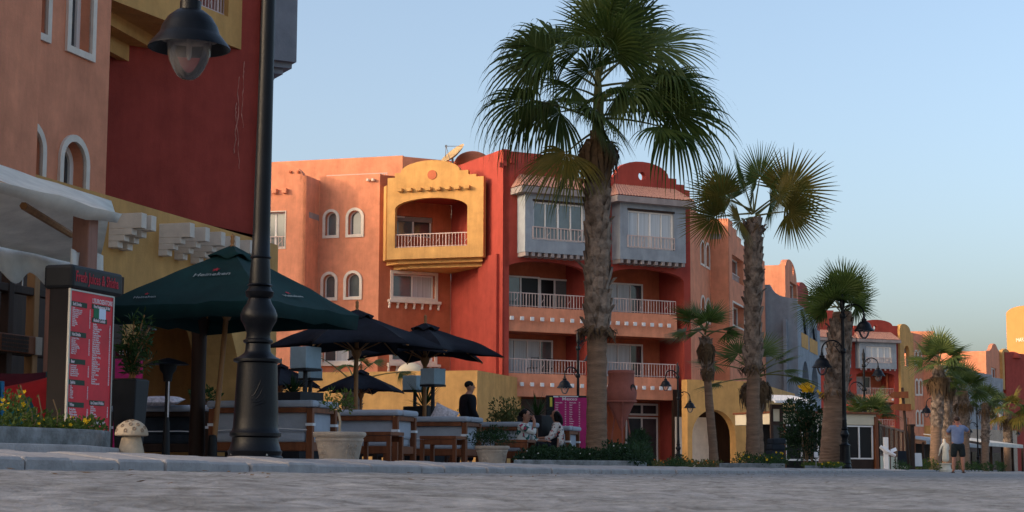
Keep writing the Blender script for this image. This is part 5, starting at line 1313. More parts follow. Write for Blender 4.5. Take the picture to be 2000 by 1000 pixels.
# ================================================================== CANVAS AWNING AND BAR KIOSK
def awning():
    pe = gp(222, 16.0); tE = st(pe)[1]; sE = st(pe)[0]
    r = thing('canvas_awning', 'off white canvas awning on timber posts over the juice bar', 'awning', (pe.x, pe.y, gz(pe)))
    z_e0 = zat(222, 447, 16.0) + .12; tR = 9.6; tB = 11.2; z_b = 2.56
    s0 = 7.2
    def P(s, t, z): q = S(s, t); return Vector((q.x, q.y, z))
    zr1 = 2.95; zr0 = 3.12
    mb = MB(); vs = []; fs = []; nS, nT = 26, 14
    for i in range(nS + 1):
        u = i / nS
        for j in range(nT + 1):
            v = j / nT
            if v < .5:
                k = v / .5; t = tE + (tR - tE) * k; z = z_e0 + .02 * math.sin(u * 9) + (zr0 + (zr1 - zr0) * u - z_e0) * k - .07 * math.sin(PI * k)
            else:
                k = (v - .5) / .5; t = tR + (tB - tR) * k; z = (zr0 + (zr1 - zr0) * u) + (z_b - (zr0 + (zr1 - zr0) * u)) * k - .07 * math.sin(PI * k)
            bulge = 5.0 * v                        # the ridge runs on past the eaves
            s = s0 + (sE + bulge - s0) * u
            z += .035 * math.sin(u * 21 + v * 3) * math.sin(PI * min(1, abs(v - .5) * 2)) * .6 + .02 * noise.noise(Vector((s * 2, t * 2, 0)))
            vs.append(P(s, t, z))
    for i in range(nS):
        for j in range(nT): a = i * (nT + 1) + j; fs.append((a, a + 1, a + nT + 2, a + nT + 1))
    # hem along the front eave
    o = len(vs)
    for i in range(nS + 1):
        q = vs[i * (nT + 1)].copy(); q.z -= .10 + .025 * math.sin(i * .9); q += Vector((*N, 0)) * .05; vs.append(q)
    for i in range(nS): fs.append((i * (nT + 1), (i + 1) * (nT + 1), o + i + 1, o + i))
    mb.add(vs, fs); mb.build('canopy', 'canvas', r, smooth=True, thick=.012)
    for k, u in enumerate((.12, .35, .58, .82)):
        s = s0 + (sE - s0) * u; mb = MB()
        mb.tube([P(s, tE + .05, z_e0 - .03), P(s + .25, tR, zr0 + (zr1 - zr0) * u - .10), P(s + .5, tB, z_b - .04)], .03, 6); mb.build('rafter', 'pale_wood', r)
    for (s, t) in ((sE - .25, tE + .22), (sE + 3.9, tB - .1), (s0 + .4, tE + .2)):
        g_ = gz(S(s, t)); mb = MB(); mb.box(P(s, t, (g_ + z_e0 - .02) / 2), (.17, .17, z_e0 - g_ + .02), Matrix.Rotation(ROT_ST, 3, 'Z')); mb.build('post', 'post_wood', r, bevel=.012)
    mb = MB(); mb.tube([at(46, 402, 14.9), at(140, 459, 18.2)], .035, 6); mb.build('brace', 'pale_wood', r)
    # rear scalloped valance
    mb = MB(); vs = []; k = 160
    fr = Fr(S(10.0, tB + .05), S(18.9, tB + .05)); L = fr.L; zt = z_b + .06
    for i in range(k + 1):
        a = L * i / k; d = .37 + .085 * math.cos((a - .1) * 2 * PI / .815)
        vs += [fr.P(a, zt, .02 * math.sin(a * 5)), fr.P(a, zt - d, .05 + .03 * math.sin(a * 7))]
    fs = [(2 * i, 2 * i + 1, 2 * i + 3, 2 * i + 2) for i in range(k)]
    mb.add(vs, fs); mb.build('scalloped_valance', 'canvas', r, smooth=True, thick=.012)
    mb = MB(); q0 = gp(124, 15.6); q1 = along(q0, U, 196); f = Fr(q0, q1); z1, z0 = f.px(150, 488)[1], f.px(150, 540)[1]
    vs = []; k = 16
    for i in range(k + 1):
        a = f.L * i / k; vs += [f.P(a, z1 - .02 * math.sin(i * .4), .01 * math.sin(i * 1.3)), f.P(a, z0 + .012 * math.sin(i * 1.1), .02 * math.sin(i * .9))]
    mb.add(vs, [(2 * i, 2 * i + 1, 2 * i + 3, 2 * i + 2) for i in range(k)]); mb.build('side_flap', 'canvas', r, smooth=True, thick=.01)
    # dark timber bar behind it
    bk = thing('bar_kiosk', 'dark timber juice bar with carved panel under the canvas awning', 'kiosk', (*S(14.5, 12.0), gz(S(14.5, 12))))
    gz_ = gz(S(14, 12)); f = Fr(S(9.0, 12.0), S(22, 12.0))
    for x in (12, 62, 100): 
        a = f.px(x, 650)[0]; mb = MB(); f.box(mb, a - .06, a + .06, gz_ - .02, f.px(x, 535)[1] + .12, -.06, .06); mb.build('post', 'dark_wood' if x != 62 else 'pale_wood', bk, bevel=.01)
    for y, h in ((570, .10), (690, .09), (765, .10)):
        z = f.px(60, y)[1]; mb = MB(); f.box(mb, 0, f.px(128, 600)[0], z - h / 2, z + h / 2, -.05, .05); mb.build('rail', 'dark_wood', bk, bevel=.01)
    a0, a1 = f.px(-20, 660)[0], f.px(56, 660)[0]; z0, z1 = f.px(30, 690)[1], f.px(30, 655)[1]
    mb = MB(); f.box(mb, a0, a1, z0, z1, .06, .11); cp = mb.build('carved_panel', 'teak', bk, bevel=.01)
    mb = MB()
    for i in range(12):
        for j in range(4):
            c = f.P(a0 + .1 + i * (a1 - a0 - .3) / 11, z0 + .035 + j * (z1 - z0 - .07) / 3, .112); mb.lathe([(.022, 0), (.026, .006), (.012, .004), (.001, .008)], 8, (0, 0, 0)); mb.v[-32:] = [c + Matrix.Rotation(ROT_ST, 3, 'Z') @ Matrix.Rotation(PI / 2, 3, 'X') @ v for v in mb.v[-32:]]
    mb.build('carving', 'dark_wood', cp)
    mb = MB(); f.box(mb, a1 - .02, a1 + .12, z0, z1, .07, .12); mb.build('tile_edge', 'stone_pot', bk)
    f2 = f.shift(-1.25); mb = MB(); f2.box(mb, 0, f2.px(235, 600)[0], gz_ - .02, f2.px(60, 505)[1], -.05, .05); mb.build('back_wall', 'dark_wood', bk)  # dark sheet standing in for the shaded building wall and dark timber
    mb = MB(); f.box(mb, 0, f.px(150, 600)[0], gz_ - .02, gz_ + .35, -.9, -.1); mb.build('counter', 'dark_wood', bk, bevel=.02)
    for x, y in ((80, 548), (84, 575)):
        g_ = f.P(f.px(x, y)[0], f.px(x, y)[1], -.3); mb = MB(); mb.lathe([(.002, 0), (.03, .02), (.035, .05), (.01, .08), (.006, .3)], 12, g_); mb.build('hanging_bulb', 'white_stone', bk, smooth=True)
    return f, gz_
KF, KZ = awning()
def kc(px, py, Z, size, rot, m, lab):
    p = at(px, py, Z); pillow('cushion', lab, p, size, Euler(rot), m)
kc(70, 800, 16.0, (.75, .62, .22), (R_(66), R_(-14), R_(12)), 'cushion_red', 'big red floor cushion in front of the dark timber bar')
kc(78, 770, 17.2, (.80, .42, .20), (R_(70), R_(-24), R_(10)), 'cushion_teal', 'teal floor cushion behind the big red cushion')
kc(22, 795, 17.0, (.62, .7, .2), (R_(80), 0, R_(10)), 'cushion_wine', 'wine red cushion beside the blue cloth')
kc(32, 822, 15.6, (.40, .30, .16), (R_(70), R_(-30), R_(12)), 'cushion_teal', 'small teal cushion low in front of the wine red one')
mb = MB(); vs = []
f_ = Fr(gp(-18, 14.6), gp(16, 14.6)); k = 14; z1 = f_.px(0, 745)[1]; z0 = gz(gp(0, 14.6)) - .01
for i in range(k + 1):
    for j in range(8):
        v = j / 7; a = f_.L * (i / k) * (.55 + .45 * (1 - v)) if True else 0
        vs.append(f_.P(a, z0 + (z1 - z0) * v, .05 * math.sin(i * 1.5 + v) + .12 * (1 - v)))
mb.add(vs, [(i * 8 + j, i * 8 + j + 1, (i + 1) * 8 + j + 1, (i + 1) * 8 + j) for i in range(k) for j in range(7)])
tag(mb.build('throw_cloth', 'cushion_blue', smooth=True, thick=.015), 'bright blue cloth draped at the left edge of the photo', 'cloth')
# concrete planter bed in front of the board
def bed(name, label, pts, h, m='concrete_stained', z=None, wall_=.09, zero=None):
    c = sum((Vector(p) for p in pts), Vector((0, 0))) / len(pts); g_ = (zero if zero is not None else min(gz(p) for p in pts)) - .02
    r = thing(name, label, 'planter bed', (c.x, c.y, g_))
    inn = [Vector(p) + (c - Vector(p)).normalized() * wall_ * 1.4 for p in pts]
    mb = MB(); mb.prism([tuple(p) for p in pts], [[tuple(p) for p in inn]], lambda a, b, d: Vector((a, b, d)), g_, g_ + h + .02); mb.build('edging', m, r, bevel=.018)
    mb = MB(); mb.prism([tuple(p) for p in inn], [], lambda a, b, d: Vector((a, b, d)), g_, g_ + h - .02); mb.build('soil', 'soil', r)
    return c, g_ + h
sl = [S(6.2, 5.2), S(8.9, 5.2), S(10.6, 5.9), S(12.9, 7.2), S(12.9, 7.7), S(6.2, 7.7)]
mb = MB(); mb.prism([tuple(p) for p in sl], [], lambda a, b, d: Vector((a, b, d)), .0, .222); tag(mb.build('paving_slab', 'kerb_stone', bevel=.015), kind='structure')
q = [gp(-45, 10.3), gp(180, 11.45), gp(214, 11.9), gp(150, 13.0), gp(-45, 11.6)]
BED1, BZ1 = bed('planter_bed', 'weathered stone bed with yellow flowers below the red menu board', q, .105, zero=.235)

# tall black pot, patio heater, wicker pot, wall lantern, pink sign
def tall_pot():
    g_ = ground3(250, 18.4); r = thing('planter', 'tall square black planter right of the red menu board', 'planter', g_, ROT_ST); h = zat(250, 742, 18.4) - g_.z
    mb = MB(); a, b_ = .10, .145
    vs = [(-a, -a, 0), (a, -a, 0), (a, a, 0), (-a, a, 0), (-b_, -b_, h), (b_, -b_, h), (b_, b_, h), (-b_, b_, h)]
    mb.add(vs, [(0, 1, 2, 3), (4, 5, 6, 7), (0, 1, 5, 4), (1, 2, 6, 5), (2, 3, 7, 6), (3, 0, 4, 7)]); mb.build('pot', 'planter', r, world=False, bevel=.012)
    mb = MB(); mb.box((0, 0, h + .002), (.25, .25, .02)); mb.build('soil', 'soil', r, world=False)
    return g_ + Vector((0, 0, h))
TP = tall_pot()
g = ground3(323, 21); r = thing('patio_heater', 'dark mushroom topped patio heater under the green parasol', 'patio heater', g); zz = lambda y: zat(323, y, 21) - g.z
mb = MB(); mb.lathe([(.25, zz(712)), (.20, zz(707)), (.07, zz(701)), (.02, zz(699)), (.02, zz(703)), (.20, zz(711))], 24); mb.build('reflector', 'lamp_iron', r, world=False, smooth=True)
mb = MB(); mb.lathe([(.05, zz(745)), (.06, zz(730)), (.10, zz(722)), (.11, zz(710))], 16); mb.build('burner', 'sign_black', r, world=False, smooth=True)
mb = MB(); mb.tube([(0, 0, .02), (0, 0, zz(740))], .028, 10); mb.lathe([(.16, 0), (.16, .03), (.05, .06), (.035, .5)], 18); mb.build('pole', 'sign_black', r, world=False, smooth=True)
mb = MB(); mb.box((.02, -.03, (zz(742) + zz(815)) / 2), (.014, .01, zz(742) - zz(815))); mb.build('gas_tube', 'white_paint', r, world=False)
g = ground3(383, 23.5); r = thing('timber_column', 'dark timber column behind the nearest lamp post under the green parasol', 'column', g, ROT_ST)
mb = MB(); mb.lathe([(.10, 0), (.11, .2), (.095, 1.0), (.10, 1.7), (.16, 2.05)], 16); mb.build('shaft', 'dark_wood', r, world=False, smooth=True)
mb = MB(); mb.box((0, 0, 2.1), (.34, .34, .1)); mb.build('capital', 'dark_wood', r, world=False, bevel=.01)
g = ground3(396, 27); r = thing('wicker_planter', 'brown wicker planter with low greenery by the leaning wooden pole', 'planter', g, ROT_ST); h = zat(396, 783, 27) - g.z
mb = MB(); mb.lathe([(.14, 0), (.20, h * .5), (.20, h - .03), (.205, h), (.17, h), (.16, h - .06)], 20, sx=1.0); mb.build('basket', 'wicker', r, world=False, smooth=True)
mb = MB(); mb.lathe([(.001, h - .05), (.19, h - .05), (.19, h - .08)], 16); mb.build('soil', 'soil', r, world=False); WP = g + Vector((0, 0, h))
# lantern fixed to the arcade and the pink sign hanging there
p = NY.P(NY.px(246, 640)[0], NY.px(246, 640)[1], .0); r = thing('wall_lantern', 'black wall lantern on the yellow arcade behind the leafy planter', 'wall lamp', p, ROT_ST)
mb = MB(); mb.tube([(0, 0, .12), (0, -.15, .22), (0, -.32, .16), (0, -.36, .02)], .02, 7); mb.build('arm', 'lamp_iron', r, world=False, smooth=True)
mb = MB(); mb.lathe([(.03, .06), (.08, .03), (.20, -.03), (.205, -.05), (.1, -.02), (.01, .02)], 20, (0, -.36, 0)); mb.build('hood', 'lamp_iron', r, world=False, smooth=True)
mb = MB(); mb.lathe([(.10, -.04), (.10, -.12), (.07, -.19), (.01, -.21)], 16, (0, -.36, 0)); mb.build('globe', 'globe', r, world=False, smooth=True)
p = gp(226, 19.4); r = thing('shop_sign', 'dark wine shop sign with white lettering and pink flower behind the planter', 'sign', (p.x, p.y, gz(p)), ROT_ST - R_(60)); zz = lambda y: zat(226, y, 19.4) - gz(p)
mb = MB(); mb.box((.11, 0, (zz(672) + zz(700)) / 2), (.30, .04, zz(672) - zz(700))); mb.build('board', 'cushion_wine', r, world=False)
mb = MB(); mb.box((.11, 0, (zz(701) + .02) / 2), (.30, .03, zz(701) - .02)); pp = mb.build('poster', 'menu_pink', r, world=False)
mb = MB()
for k in range(9):
    a = k * 2 * PI / 9; mb.prism([(.13 + .06 * math.cos(a + .3 * math.cos(t)) * (.5 + .5 * math.sin(t / 2)), zz(722) + .07 * math.sin(a + .3 * math.cos(t)) * (.5 + .5 * math.sin(t / 2))) for t in [i * 2 * PI / 8 for i in range(8)]], [], lambda a_, b_, d: Vector((a_, d, b_)), -.022, -.017 - k * .0004)
mb.v = [WM[pp] @ v for v in mb.v]; mb.build('flower_picture', 'menu_pink', pp)
text('cafe', .09, 'ink_white', r, WM[r] @ Matrix.Translation((-.01, -.024, zz(693))) @ Matrix.Rotation(PI / 2, 4, 'X'))
# ================================================================== PALMS
def frond(rnd, o, D, L, pet, g, nseg=34, spread=118, sagp=.18, roll=0.0, fold=.12, pw=.016, stiff=False):
    """one fan leaf: petiole tube and pleated blade of narrow segments, bent by gravity."""
    D = Vector(D).normalized(); o = Vector(o); pm = MB(); bm = MB()
    pts = [o + D * pet * t + Vector((0, 0, -sagp * pet * t * t)) for t in [i / 6 for i in range(7)]]
    pm.tube(pts, [pw * (1.5 - .7 * i / 6) for i in range(7)], 5)
    b = pts[-1]; X = (pts[-1] - pts[-2]).normalized()
    Y = Vector((0, 0, 1)).cross(X)
    Y = Y.normalized() if Y.length > .15 else Vector((math.cos(roll), math.sin(roll), 0))
    q = Matrix.Rotation(roll, 3, X); Y = q @ Y; Z = X.cross(Y).normalized()
    dphi = 2 * R_(spread) / (nseg - 1)
    horiz = .35 + .65 * (1 - abs(X.z))
    for i in range(nseg):
        ph = -R_(spread) + dphi * i + rnd.uniform(-.2, .2) * dphi
        l = L * (.74 + .26 * math.cos(ph * .75)) * rnd.uniform(.90, 1.06)
        dr = (X * math.cos(ph) + Y * math.sin(ph)); side = Vector((-Y.x, -Y.y, -Y.z)) * -math.cos(ph) - X * math.sin(ph)
        gg = g * rnd.uniform(.7, 1.35); tw = rnd.uniform(-.25, .25); vs = []
        rs = (.03, .22, .42, .58, .72, .86, .95, 1.0)
        for k, r in enumerate(rs):
            rr = r * l
            w = min(rr * dphi * .58, L * dphi * .22) if r < .46 else L * dphi * .22 * min(1, max(.05, (1 - r) / .54)) ** .8
            c = b + dr * rr - Z * (fold * rr * (abs(math.sin(ph)) ** 1.5)) + Z * (.05 * rr * rr / l)
            dz = gg * horiz * l * max(0, r - .18) ** 2.2
            c.z -= dz; c -= dr * dz * .45 * r
            n_ = Z * (w * .45 * (1 if i % 2 else -1)) * (1 if r < .55 else .3)
            sd = side + Z * tw * r
            vs += [c - sd * w + n_, c + sd * w - n_]
        bm.add(vs, [(2 * k, 2 * k + 1, 2 * k + 3, 2 * k + 2) for k in range(len(rs) - 1)])
    return pm, bm
def trunk_mesh(path, radii, rings=True, seed=1, n=18, fine=.06):
    """path of points, radii; fibrous surface with horizontal ring scars."""
    mb = MB(); path = [Vector(p) for p in path]; tot = sum((path[i + 1] - path[i]).length for i in range(len(path) - 1)); k = max(6, int(tot / fine))
    vs = []; m = len(path) - 1
    for i in range(k + 1):
        u = i / k * m; j = min(int(u), m - 1); f = u - j
        c = path[j].lerp(path[j + 1], f); r = radii[j] + (radii[j + 1] - radii[j]) * f
        for a in range(n):
            th = 2 * PI * a / n; d = 1 + .05 * noise.noise(Vector((math.cos(th) * 2, math.sin(th) * 2, c.z * 6 + seed * 9))) + (.03 * math.sin(c.z * 70 + 2 * math.sin(th * 2)) if rings else 0)
            vs.append(c + Vector((math.cos(th) * r * d, math.sin(th) * r * d, 0)))
    fs = [(i * n + a, i * n + (a + 1) % n, (i + 1) * n + (a + 1) % n, (i + 1) * n + a) for i in range(k) for a in range(n)]
    mb.add(vs, fs + [tuple(k * n + a for a in range(n))]); return mb
def boots(rnd, p0, p1, r0, r1, size, out=.05, rows=None, per=7):
    """criss-cross stubs of old leaf stalks between two points of a trunk."""
    mb = MB(); p0, p1 = Vector(p0), Vector(p1); H = (p1 - p0).length; rows = rows or max(3, int(H / (size * .42)))
    for i in range(rows):
        f = i / rows; c = p0.lerp(p1, f); r = r0 + (r1 - r0) * f
        for a in range(per):
            th = 2 * PI * (a + .5 * (i % 2)) / per + rnd.uniform(-.14, .14) + i * .08
            e = Vector((math.cos(th), math.sin(th), 0)); s_ = Vector((-e.y, e.x, 0)); sz = size * rnd.uniform(.75, 1.2); lean = rnd.uniform(-.35, .35)
            up = Vector((0, 0, 1)) + s_ * lean
            b0 = c + e * (r * .95) - up * sz * .35; w = sz * .40
            o2 = out * rnd.uniform(.5, 1.5)
            t = b0 + up * sz + e * (o2 + .02)
            mid = b0 + up * sz * .55 + e * o2 * .75
            if rnd.random() < .14: t += e * rnd.uniform(.02, .07) * size / .2; 
            k = rnd.uniform(.32, .6)
            vs = [b0 - s_ * w, b0 + s_ * w, mid - s_ * w * .72 - e * .012, mid + e * .022, mid + s_ * w * .72 - e * .012, t - s_ * w * k - e * .01, t + e * .012, t + s_ * w * k - e * .01,
                  mid - e * .05, t - e * .05]
            mb.add(vs, [(0, 2, 3), (0, 3, 1), (1, 3, 4), (2, 5, 6, 3), (3, 6, 7, 4), (5, 9, 6), (6, 9, 7), (2, 8, 9, 5), (4, 7, 9, 8), (0, 8, 2), (1, 4, 8)])
    return mb
def skirt(rnd, c, r, H, n, m=None):
    """hanging dead leaf remains."""
    mb = MB(); c = Vector(c)
    for i in range(n):
        th = rnd.uniform(0, 2 * PI); e = Vector((math.cos(th), math.sin(th), 0)); s_ = Vector((-e.y, e.x, 0)); h = H * rnd.uniform(.4, 1.0); w = rnd.uniform(.008, .022) * (1 + H)
        z0 = rnd.uniform(-.15, .1) * H; o = r * rnd.uniform(.85, 1.1)
        pts = [c + e * o + Vector((0, 0, z0)), c + e * (o + .35 * r * rnd.uniform(.5, 1.6)) + Vector((0, 0, z0 - h * .35)), c + e * (o + .25 * r * rnd.uniform(-.4, 1.8)) + s_ * rnd.uniform(-.4, .4) * r + Vector((0, 0, z0 - h))]
        mb.add([pts[0] - s_ * w, pts[0] + s_ * w, pts[1] - s_ * w * 1.3, pts[1] + s_ * w * 1.3, pts[2] - s_ * w * .3, pts[2] + s_ * w * .3], [(0, 1, 3, 2), (2, 3, 5, 4)])
    return mb
def palm(label, px, Z, top, r, specs, L, pet, g, boots_y=None, bsize=.2, mats=('frond',), seed=1, roll=(0, .5), base_px=None, skirt_spec=None, nseg=34, smooth_mat='trunk', spread=118, fold=.12, group=None, sagp=.18, name='palm_tree', bout=.05, flare=1.15, per=7):
    """top = (px, py) of the crown's heart; specs = list of (dx, dz, dy, size) directions."""
    rnd = random.Random(seed); g0 = ground3(base_px or px, Z); T = at(top[0], top[1], Z)
    rt = thing(name, label, 'palm tree', g0, 0, group)
    mid = g0.lerp(T, .5) + Vector((rnd.uniform(-.03, .03), 0, 0))
    path = [g0 - Vector((0, 0, .05)), g0.lerp(T, .12), mid, T - Vector((0, 0, .05))]
    mb = trunk_mesh(path, [r * flare, r * 1.04, r * .98, r * .85], seed=seed); tr = mb.build('trunk', smooth_mat, rt, smooth=True)
    if any(len(sp) > 5 for sp in specs):       # young leaf stalks packed into a spear above the heart
        sm = MB()
        for k in range(9): a_ = k * .7; sm.tube([T + Vector((.07 * math.cos(a_), .07 * math.sin(a_), -.1)), T + Vector((.05 * math.cos(a_ + .5), .05 * math.sin(a_ + .5), .5)), T + Vector((.03 * math.cos(a_ + 1), .03 * math.sin(a_ + 1), 1.05))], [.05, .038, .02], 6)
        sm.build('leaf_stalks', 'petiole', rt, smooth=True)
    if boots_y:
        za, zb = at(top[0], boots_y[0], Z).z, at(top[0], boots_y[1], Z).z     # upper, lower
        f = lambda z: g0.lerp(T, (z - g0.z) / (T.z - g0.z))
        mb = boots(rnd, f(zb), f(za), r * 1.0, r * .92, bsize, bout, per=per); mb.build('leaf_base', 'leaf_base', tr)
    if skirt_spec:
        for (y, rr, H, n) in skirt_spec:
            z = at(top[0], y, Z).z; c = g0.lerp(T, (z - g0.z) / (T.z - g0.z)); skirt(rnd, c, rr, H, n).build('dead_leaves', 'dead_frond', tr)
    for i, sp in enumerate(specs):
        D = Vector((sp[0], sp[2], sp[1])); k = sp[3] if len(sp) > 3 else 1.0
        pm, bm = frond(rnd, T + D.normalized() * r * .3 + Vector((0, 0, rnd.uniform(-.1, .12) + (sp[5] if len(sp) > 5 else 0))), D, L * k * rnd.uniform(.93, 1.05), pet * (sp[4] if len(sp) > 4 else 1) * rnd.uniform(.9, 1.1), g * rnd.uniform(.45, 1.5), nseg, spread * rnd.uniform(.82, 1.04), sagp, rnd.choice((-1, 1)) * rnd.uniform(*roll), fold)
        fb = bm.build('frond', sp[6] if len(sp) > 6 else mats[i % len(mats)], rt, recalc=False)
        pm.build('petiole', 'petiole', fb, smooth=True)
    return rt
def rosette(n, hi, lo, seed, jit=.12):
    rnd = random.Random(seed); out = []
    for i in range(n):
        el = R_(hi + (lo - hi) * (i / (n - 1)) ** .9 + rnd.uniform(-8, 8)); az = i * 2.39996 + rnd.uniform(-.2, .2)
        out.append((math.cos(el) * math.cos(az), math.sin(el), math.cos(el) * math.sin(az)))
    return out
big = [(-130, 90, -30, 1.12, .8, .8), (-55, 60, -110, 1.0, .6, .9), (12, 140, -30, 1.1, .7, .9), (155, 110, 0, 1.1, 1.0, .8), (190, 30, -30, 1.15, .95, .75), (180, 30, -20, 1.1, 1.05, .1), (120, -10, -60, 1.0, .9, .1),
       (-20, 10, -120, 1.0, .35, .15, 'frond_pale'), (-145, 65, -10, 1.12, 1.0, .05), (-75, -50, -40, 1.0, .65, -.05, 'frond_yellow'), (25, 40, -100, .9, .4, .5), (75, 80, -60, 1.0, .7, .8, 'frond_pale'),
       (60, 120, 120, 1.1, .8, .8), (-150, 40, 110, 1.1, .9, .4), (150, 50, 120, 1.1, .9, .4), (-90, 30, 80, 1, .8, .2), (-30, -20, 100, 1, .6, 0),
       (-110, 130, 30, 1.1, .9, .9), (100, 150, 20, 1.1, .9, .9), (-165, 105, -40, 1.1, 1.0, .6), (40, 110, -90, 1.0, .6, .9), (170, 75, 40, 1.1, 1.0, .6), (-70, 25, -70, .9, .5, .5), (65, 20, -80, .9, .5, .45, 'frond_pale'), (-30, 50, -90, .95, .45, .75), (110, 55, -30, 1.0, .7, .45), (-15, -15, -110, .85, .4, .2, 'frond_pale'), (0, 160, 10, 1.1, .8, 1.15), (60, 150, -10, 1.1, .8, 1.1)]
palm('tallest fan palm in the centre with drooping shaggy crown', 1165, 30, (1168, 250), .168, big, 1.24, 1.12, .85, (285, 640), .36, ('frond', 'frond', 'frond', 'frond_pale'), 11,
     skirt_spec=[(282, .25, .75, 150), (640, .25, .28, 60)], nseg=48, spread=116, fold=.14, sagp=.14, bout=.06, roll=(.1, 1.0), per=6)
sec = [(18, 118, -10, 1.0), (-34, 92, -40, .85), (-92, 92, 10, .9), (-100, 42, -30, .95), (-112, -8, -10, 1.0), (-42, -14, -80, .85), (92, 70, -40, 1.25), (92, 12, -50, 1.05), (45, 35, -70, .75), (60, 60, 90, .9), (-60, 60, 90, .9), (10, 90, 80, .9)]
palm('second tall fan palm with few wide yellowing leaves', 1470, 39, (1472, 420), .142, sec, .98, .86, .10, (430, 715), .33, ('frond', 'frond', 'frond', 'frond_yellow', 'frond_yellow', 'frond_yellow', 'frond_yellow', 'frond_yellow', 'frond_yellow'), 5,
     skirt_spec=[(440, .22, .3, 30), (715, .24, .25, 40)], nseg=46, spread=128, fold=.04, sagp=.05, bout=.055, roll=(.7, 1.4), per=6)
palm('thick trunked fan palm behind the tall lamp post', 1622, 50.6, (1645, 606), .32, rosette(13, 85, -2, 3), 1.05, .48, .16, (625, 765), .34, ('frond',), 8, skirt_spec=[(765, .4, .3, 40)], nseg=38, spread=115, fold=.08, sagp=.08, flare=1.18, bout=.055, roll=(.2, 1.1))
palm('slim leaning fan palm in front of the yellow arch', 1378, 42, (1377, 652), .10, rosette(10, 84, 4, 9), .66, .46, .16, (662, 735), .13, ('leaf_light', 'frond_pale'), 21, base_px=1396, skirt_spec=[(675, .15, .45, 160), (720, .12, .35, 60)], nseg=34, spread=110, fold=.10, bout=.05)
palm('low pale fan palm spreading behind the second tall palm', 1478, 47, (1476, 735), .20, [(-110, 45, -20, 1.0, 1.3), (-85, 75, 20), (-50, 75, -40), (70, 70, 0), (95, 45, 20), (90, 10, -30), (-105, 5, 10), (20, 80, 30), (-10, 60, -80), (50, 50, -60)], .80, .85, .18, (745, 800), .2, ('frond_pale',), 31, skirt_spec=[(750, .3, .7, 120)], nseg=36, fold=.08)
palm('short fan palm growing up between the black parasols', 683, 50, (690, 745), .24, [(-60, 60, -10, .85, 1.3), (6, 75, -20, .9, 1.1), (75, 32, 0, 1.05, 1.3), (-20, 40, 60), (40, 60, 50), (25, 55, -60, .7)], .62, 1.0, .5, (762, 815), .22, ('frond_pale', 'frond'), 41, nseg=36, fold=.2)
palm('far fan palm with twin shaggy trunk behind the white statue', 1826, 82, (1834, 712), .25, rosette(14, 86, 0, 6), 1.2, .8, .32, (725, 830), .34, ('frond_pale', 'frond'), 51, skirt_spec=[(740, .36, .9, 160)], nseg=32, fold=.15)
palm('far shaggy palm trunk leaning right beside the twin trunked one', 1851, 84, (1846, 735), .24, rosette(8, 60, -20, 16), .85, .6, .5, (742, 850), .34, ('frond',), 52, skirt_spec=[(750, .34, .9, 120)], nseg=30, fold=.15)
palm('bushy far palm above the photographing man', 1884, 112, (1882, 762), .33, rosette(14, 84, 0, 26), 1.35, .8, .25, (775, 850), .5, ('frond_pale', 'frond'), 61, skirt_spec=[(790, .5, .8, 80)], nseg=30, fold=.15)
palm('far narrow palm left of the bushy one', 1869, 125, (1868, 752), .28, rosette(10, 84, 5, 27), 1.4, .9, .5, (765, 830), .5, ('frond',), 62, nseg=28, fold=.15)
palm('small far palm behind the lamp post right of the man', 1924, 135, (1925, 785), .27, rosette(12, 84, 0, 28), 1.3, .8, .5, (795, 860), .5, ('frond_pale',), 63, skirt_spec=[(800, .5, .9, 60)], nseg=26, fold=.15)
palm('farthest palm near the right edge with browning leaves', 1968, 168, (1968, 802), .36, rosette(14, 70, -30, 29), 1.9, 1.3, .6, (812, 870), .6, ('frond_yellow', 'frond_pale'), 64, skirt_spec=[(820, .6, 1.2, 70)], nseg=26, fold=.15)
palm('low spreading palm behind the cream pavilion roof', 1700, 72, (1700, 812), .22, rosette(16, 70, 5, 30), .95, .6, .35, None, .2, ('frond_pale', 'frond'), 65, nseg=30, fold=.1)

# ================================================================== PLANTS
def leaves(mb, rnd, c, rad, n, size, asp=.45, shell=.35, up=.25, flat=0.0):
    c = Vector(c)
    for _ in range(n):
        d = Vector((rnd.gauss(0, 1), rnd.gauss(0, 1), rnd.gauss(0, 1))).normalized() * (shell + (1 - shell) * rnd.random() ** .5)
        p = c + Vector((d.x * rad[0], d.y * rad[1], d.z * rad[2]))
        a = (d + Vector((rnd.uniform(-.8, .8), rnd.uniform(-.8, .8), rnd.uniform(-.4, .8) + up))).normalized(); b = a.cross(Vector((rnd.uniform(-1, 1), rnd.uniform(-1, 1), rnd.uniform(-1, 1)))).normalized()
        s = size * rnd.uniform(.6, 1.3); w = s * asp; q = a.cross(b) * s * .12
        mb.add([p, p + a * s * .5 + b * w * .5 + q, p + a * s, p + a * s * .5 - b * w * .5 + q], [(0, 1, 2, 3)])
def blades(mb, rnd, c, n, L, w, el=(20, 88), droop=.25):
    c = Vector(c)
    for i in range(n):
        e = R_(rnd.uniform(*el)); az = i * 2.4 + rnd.uniform(-.3, .3); d = Vector((math.cos(e) * math.cos(az), math.cos(e) * math.sin(az), math.sin(e))); s = Vector((-math.sin(az), math.cos(az), 0)); l = L * rnd.uniform(.7, 1.1); vs = []
        for k in range(6):
            t = k / 5; p = c + d * l * t - Vector((0, 0, droop * l * t * t * math.cos(e))); ww = w * (.5 + 1.2 * t if t < .4 else .98 * (1 - t) / .6 + .02)
            vs += [p - s * ww, p + s * ww]
        mb.add(vs, [(2 * k, 2 * k + 1, 2 * k + 3, 2 * k + 2) for k in range(5)])
rndp = random.Random(5)
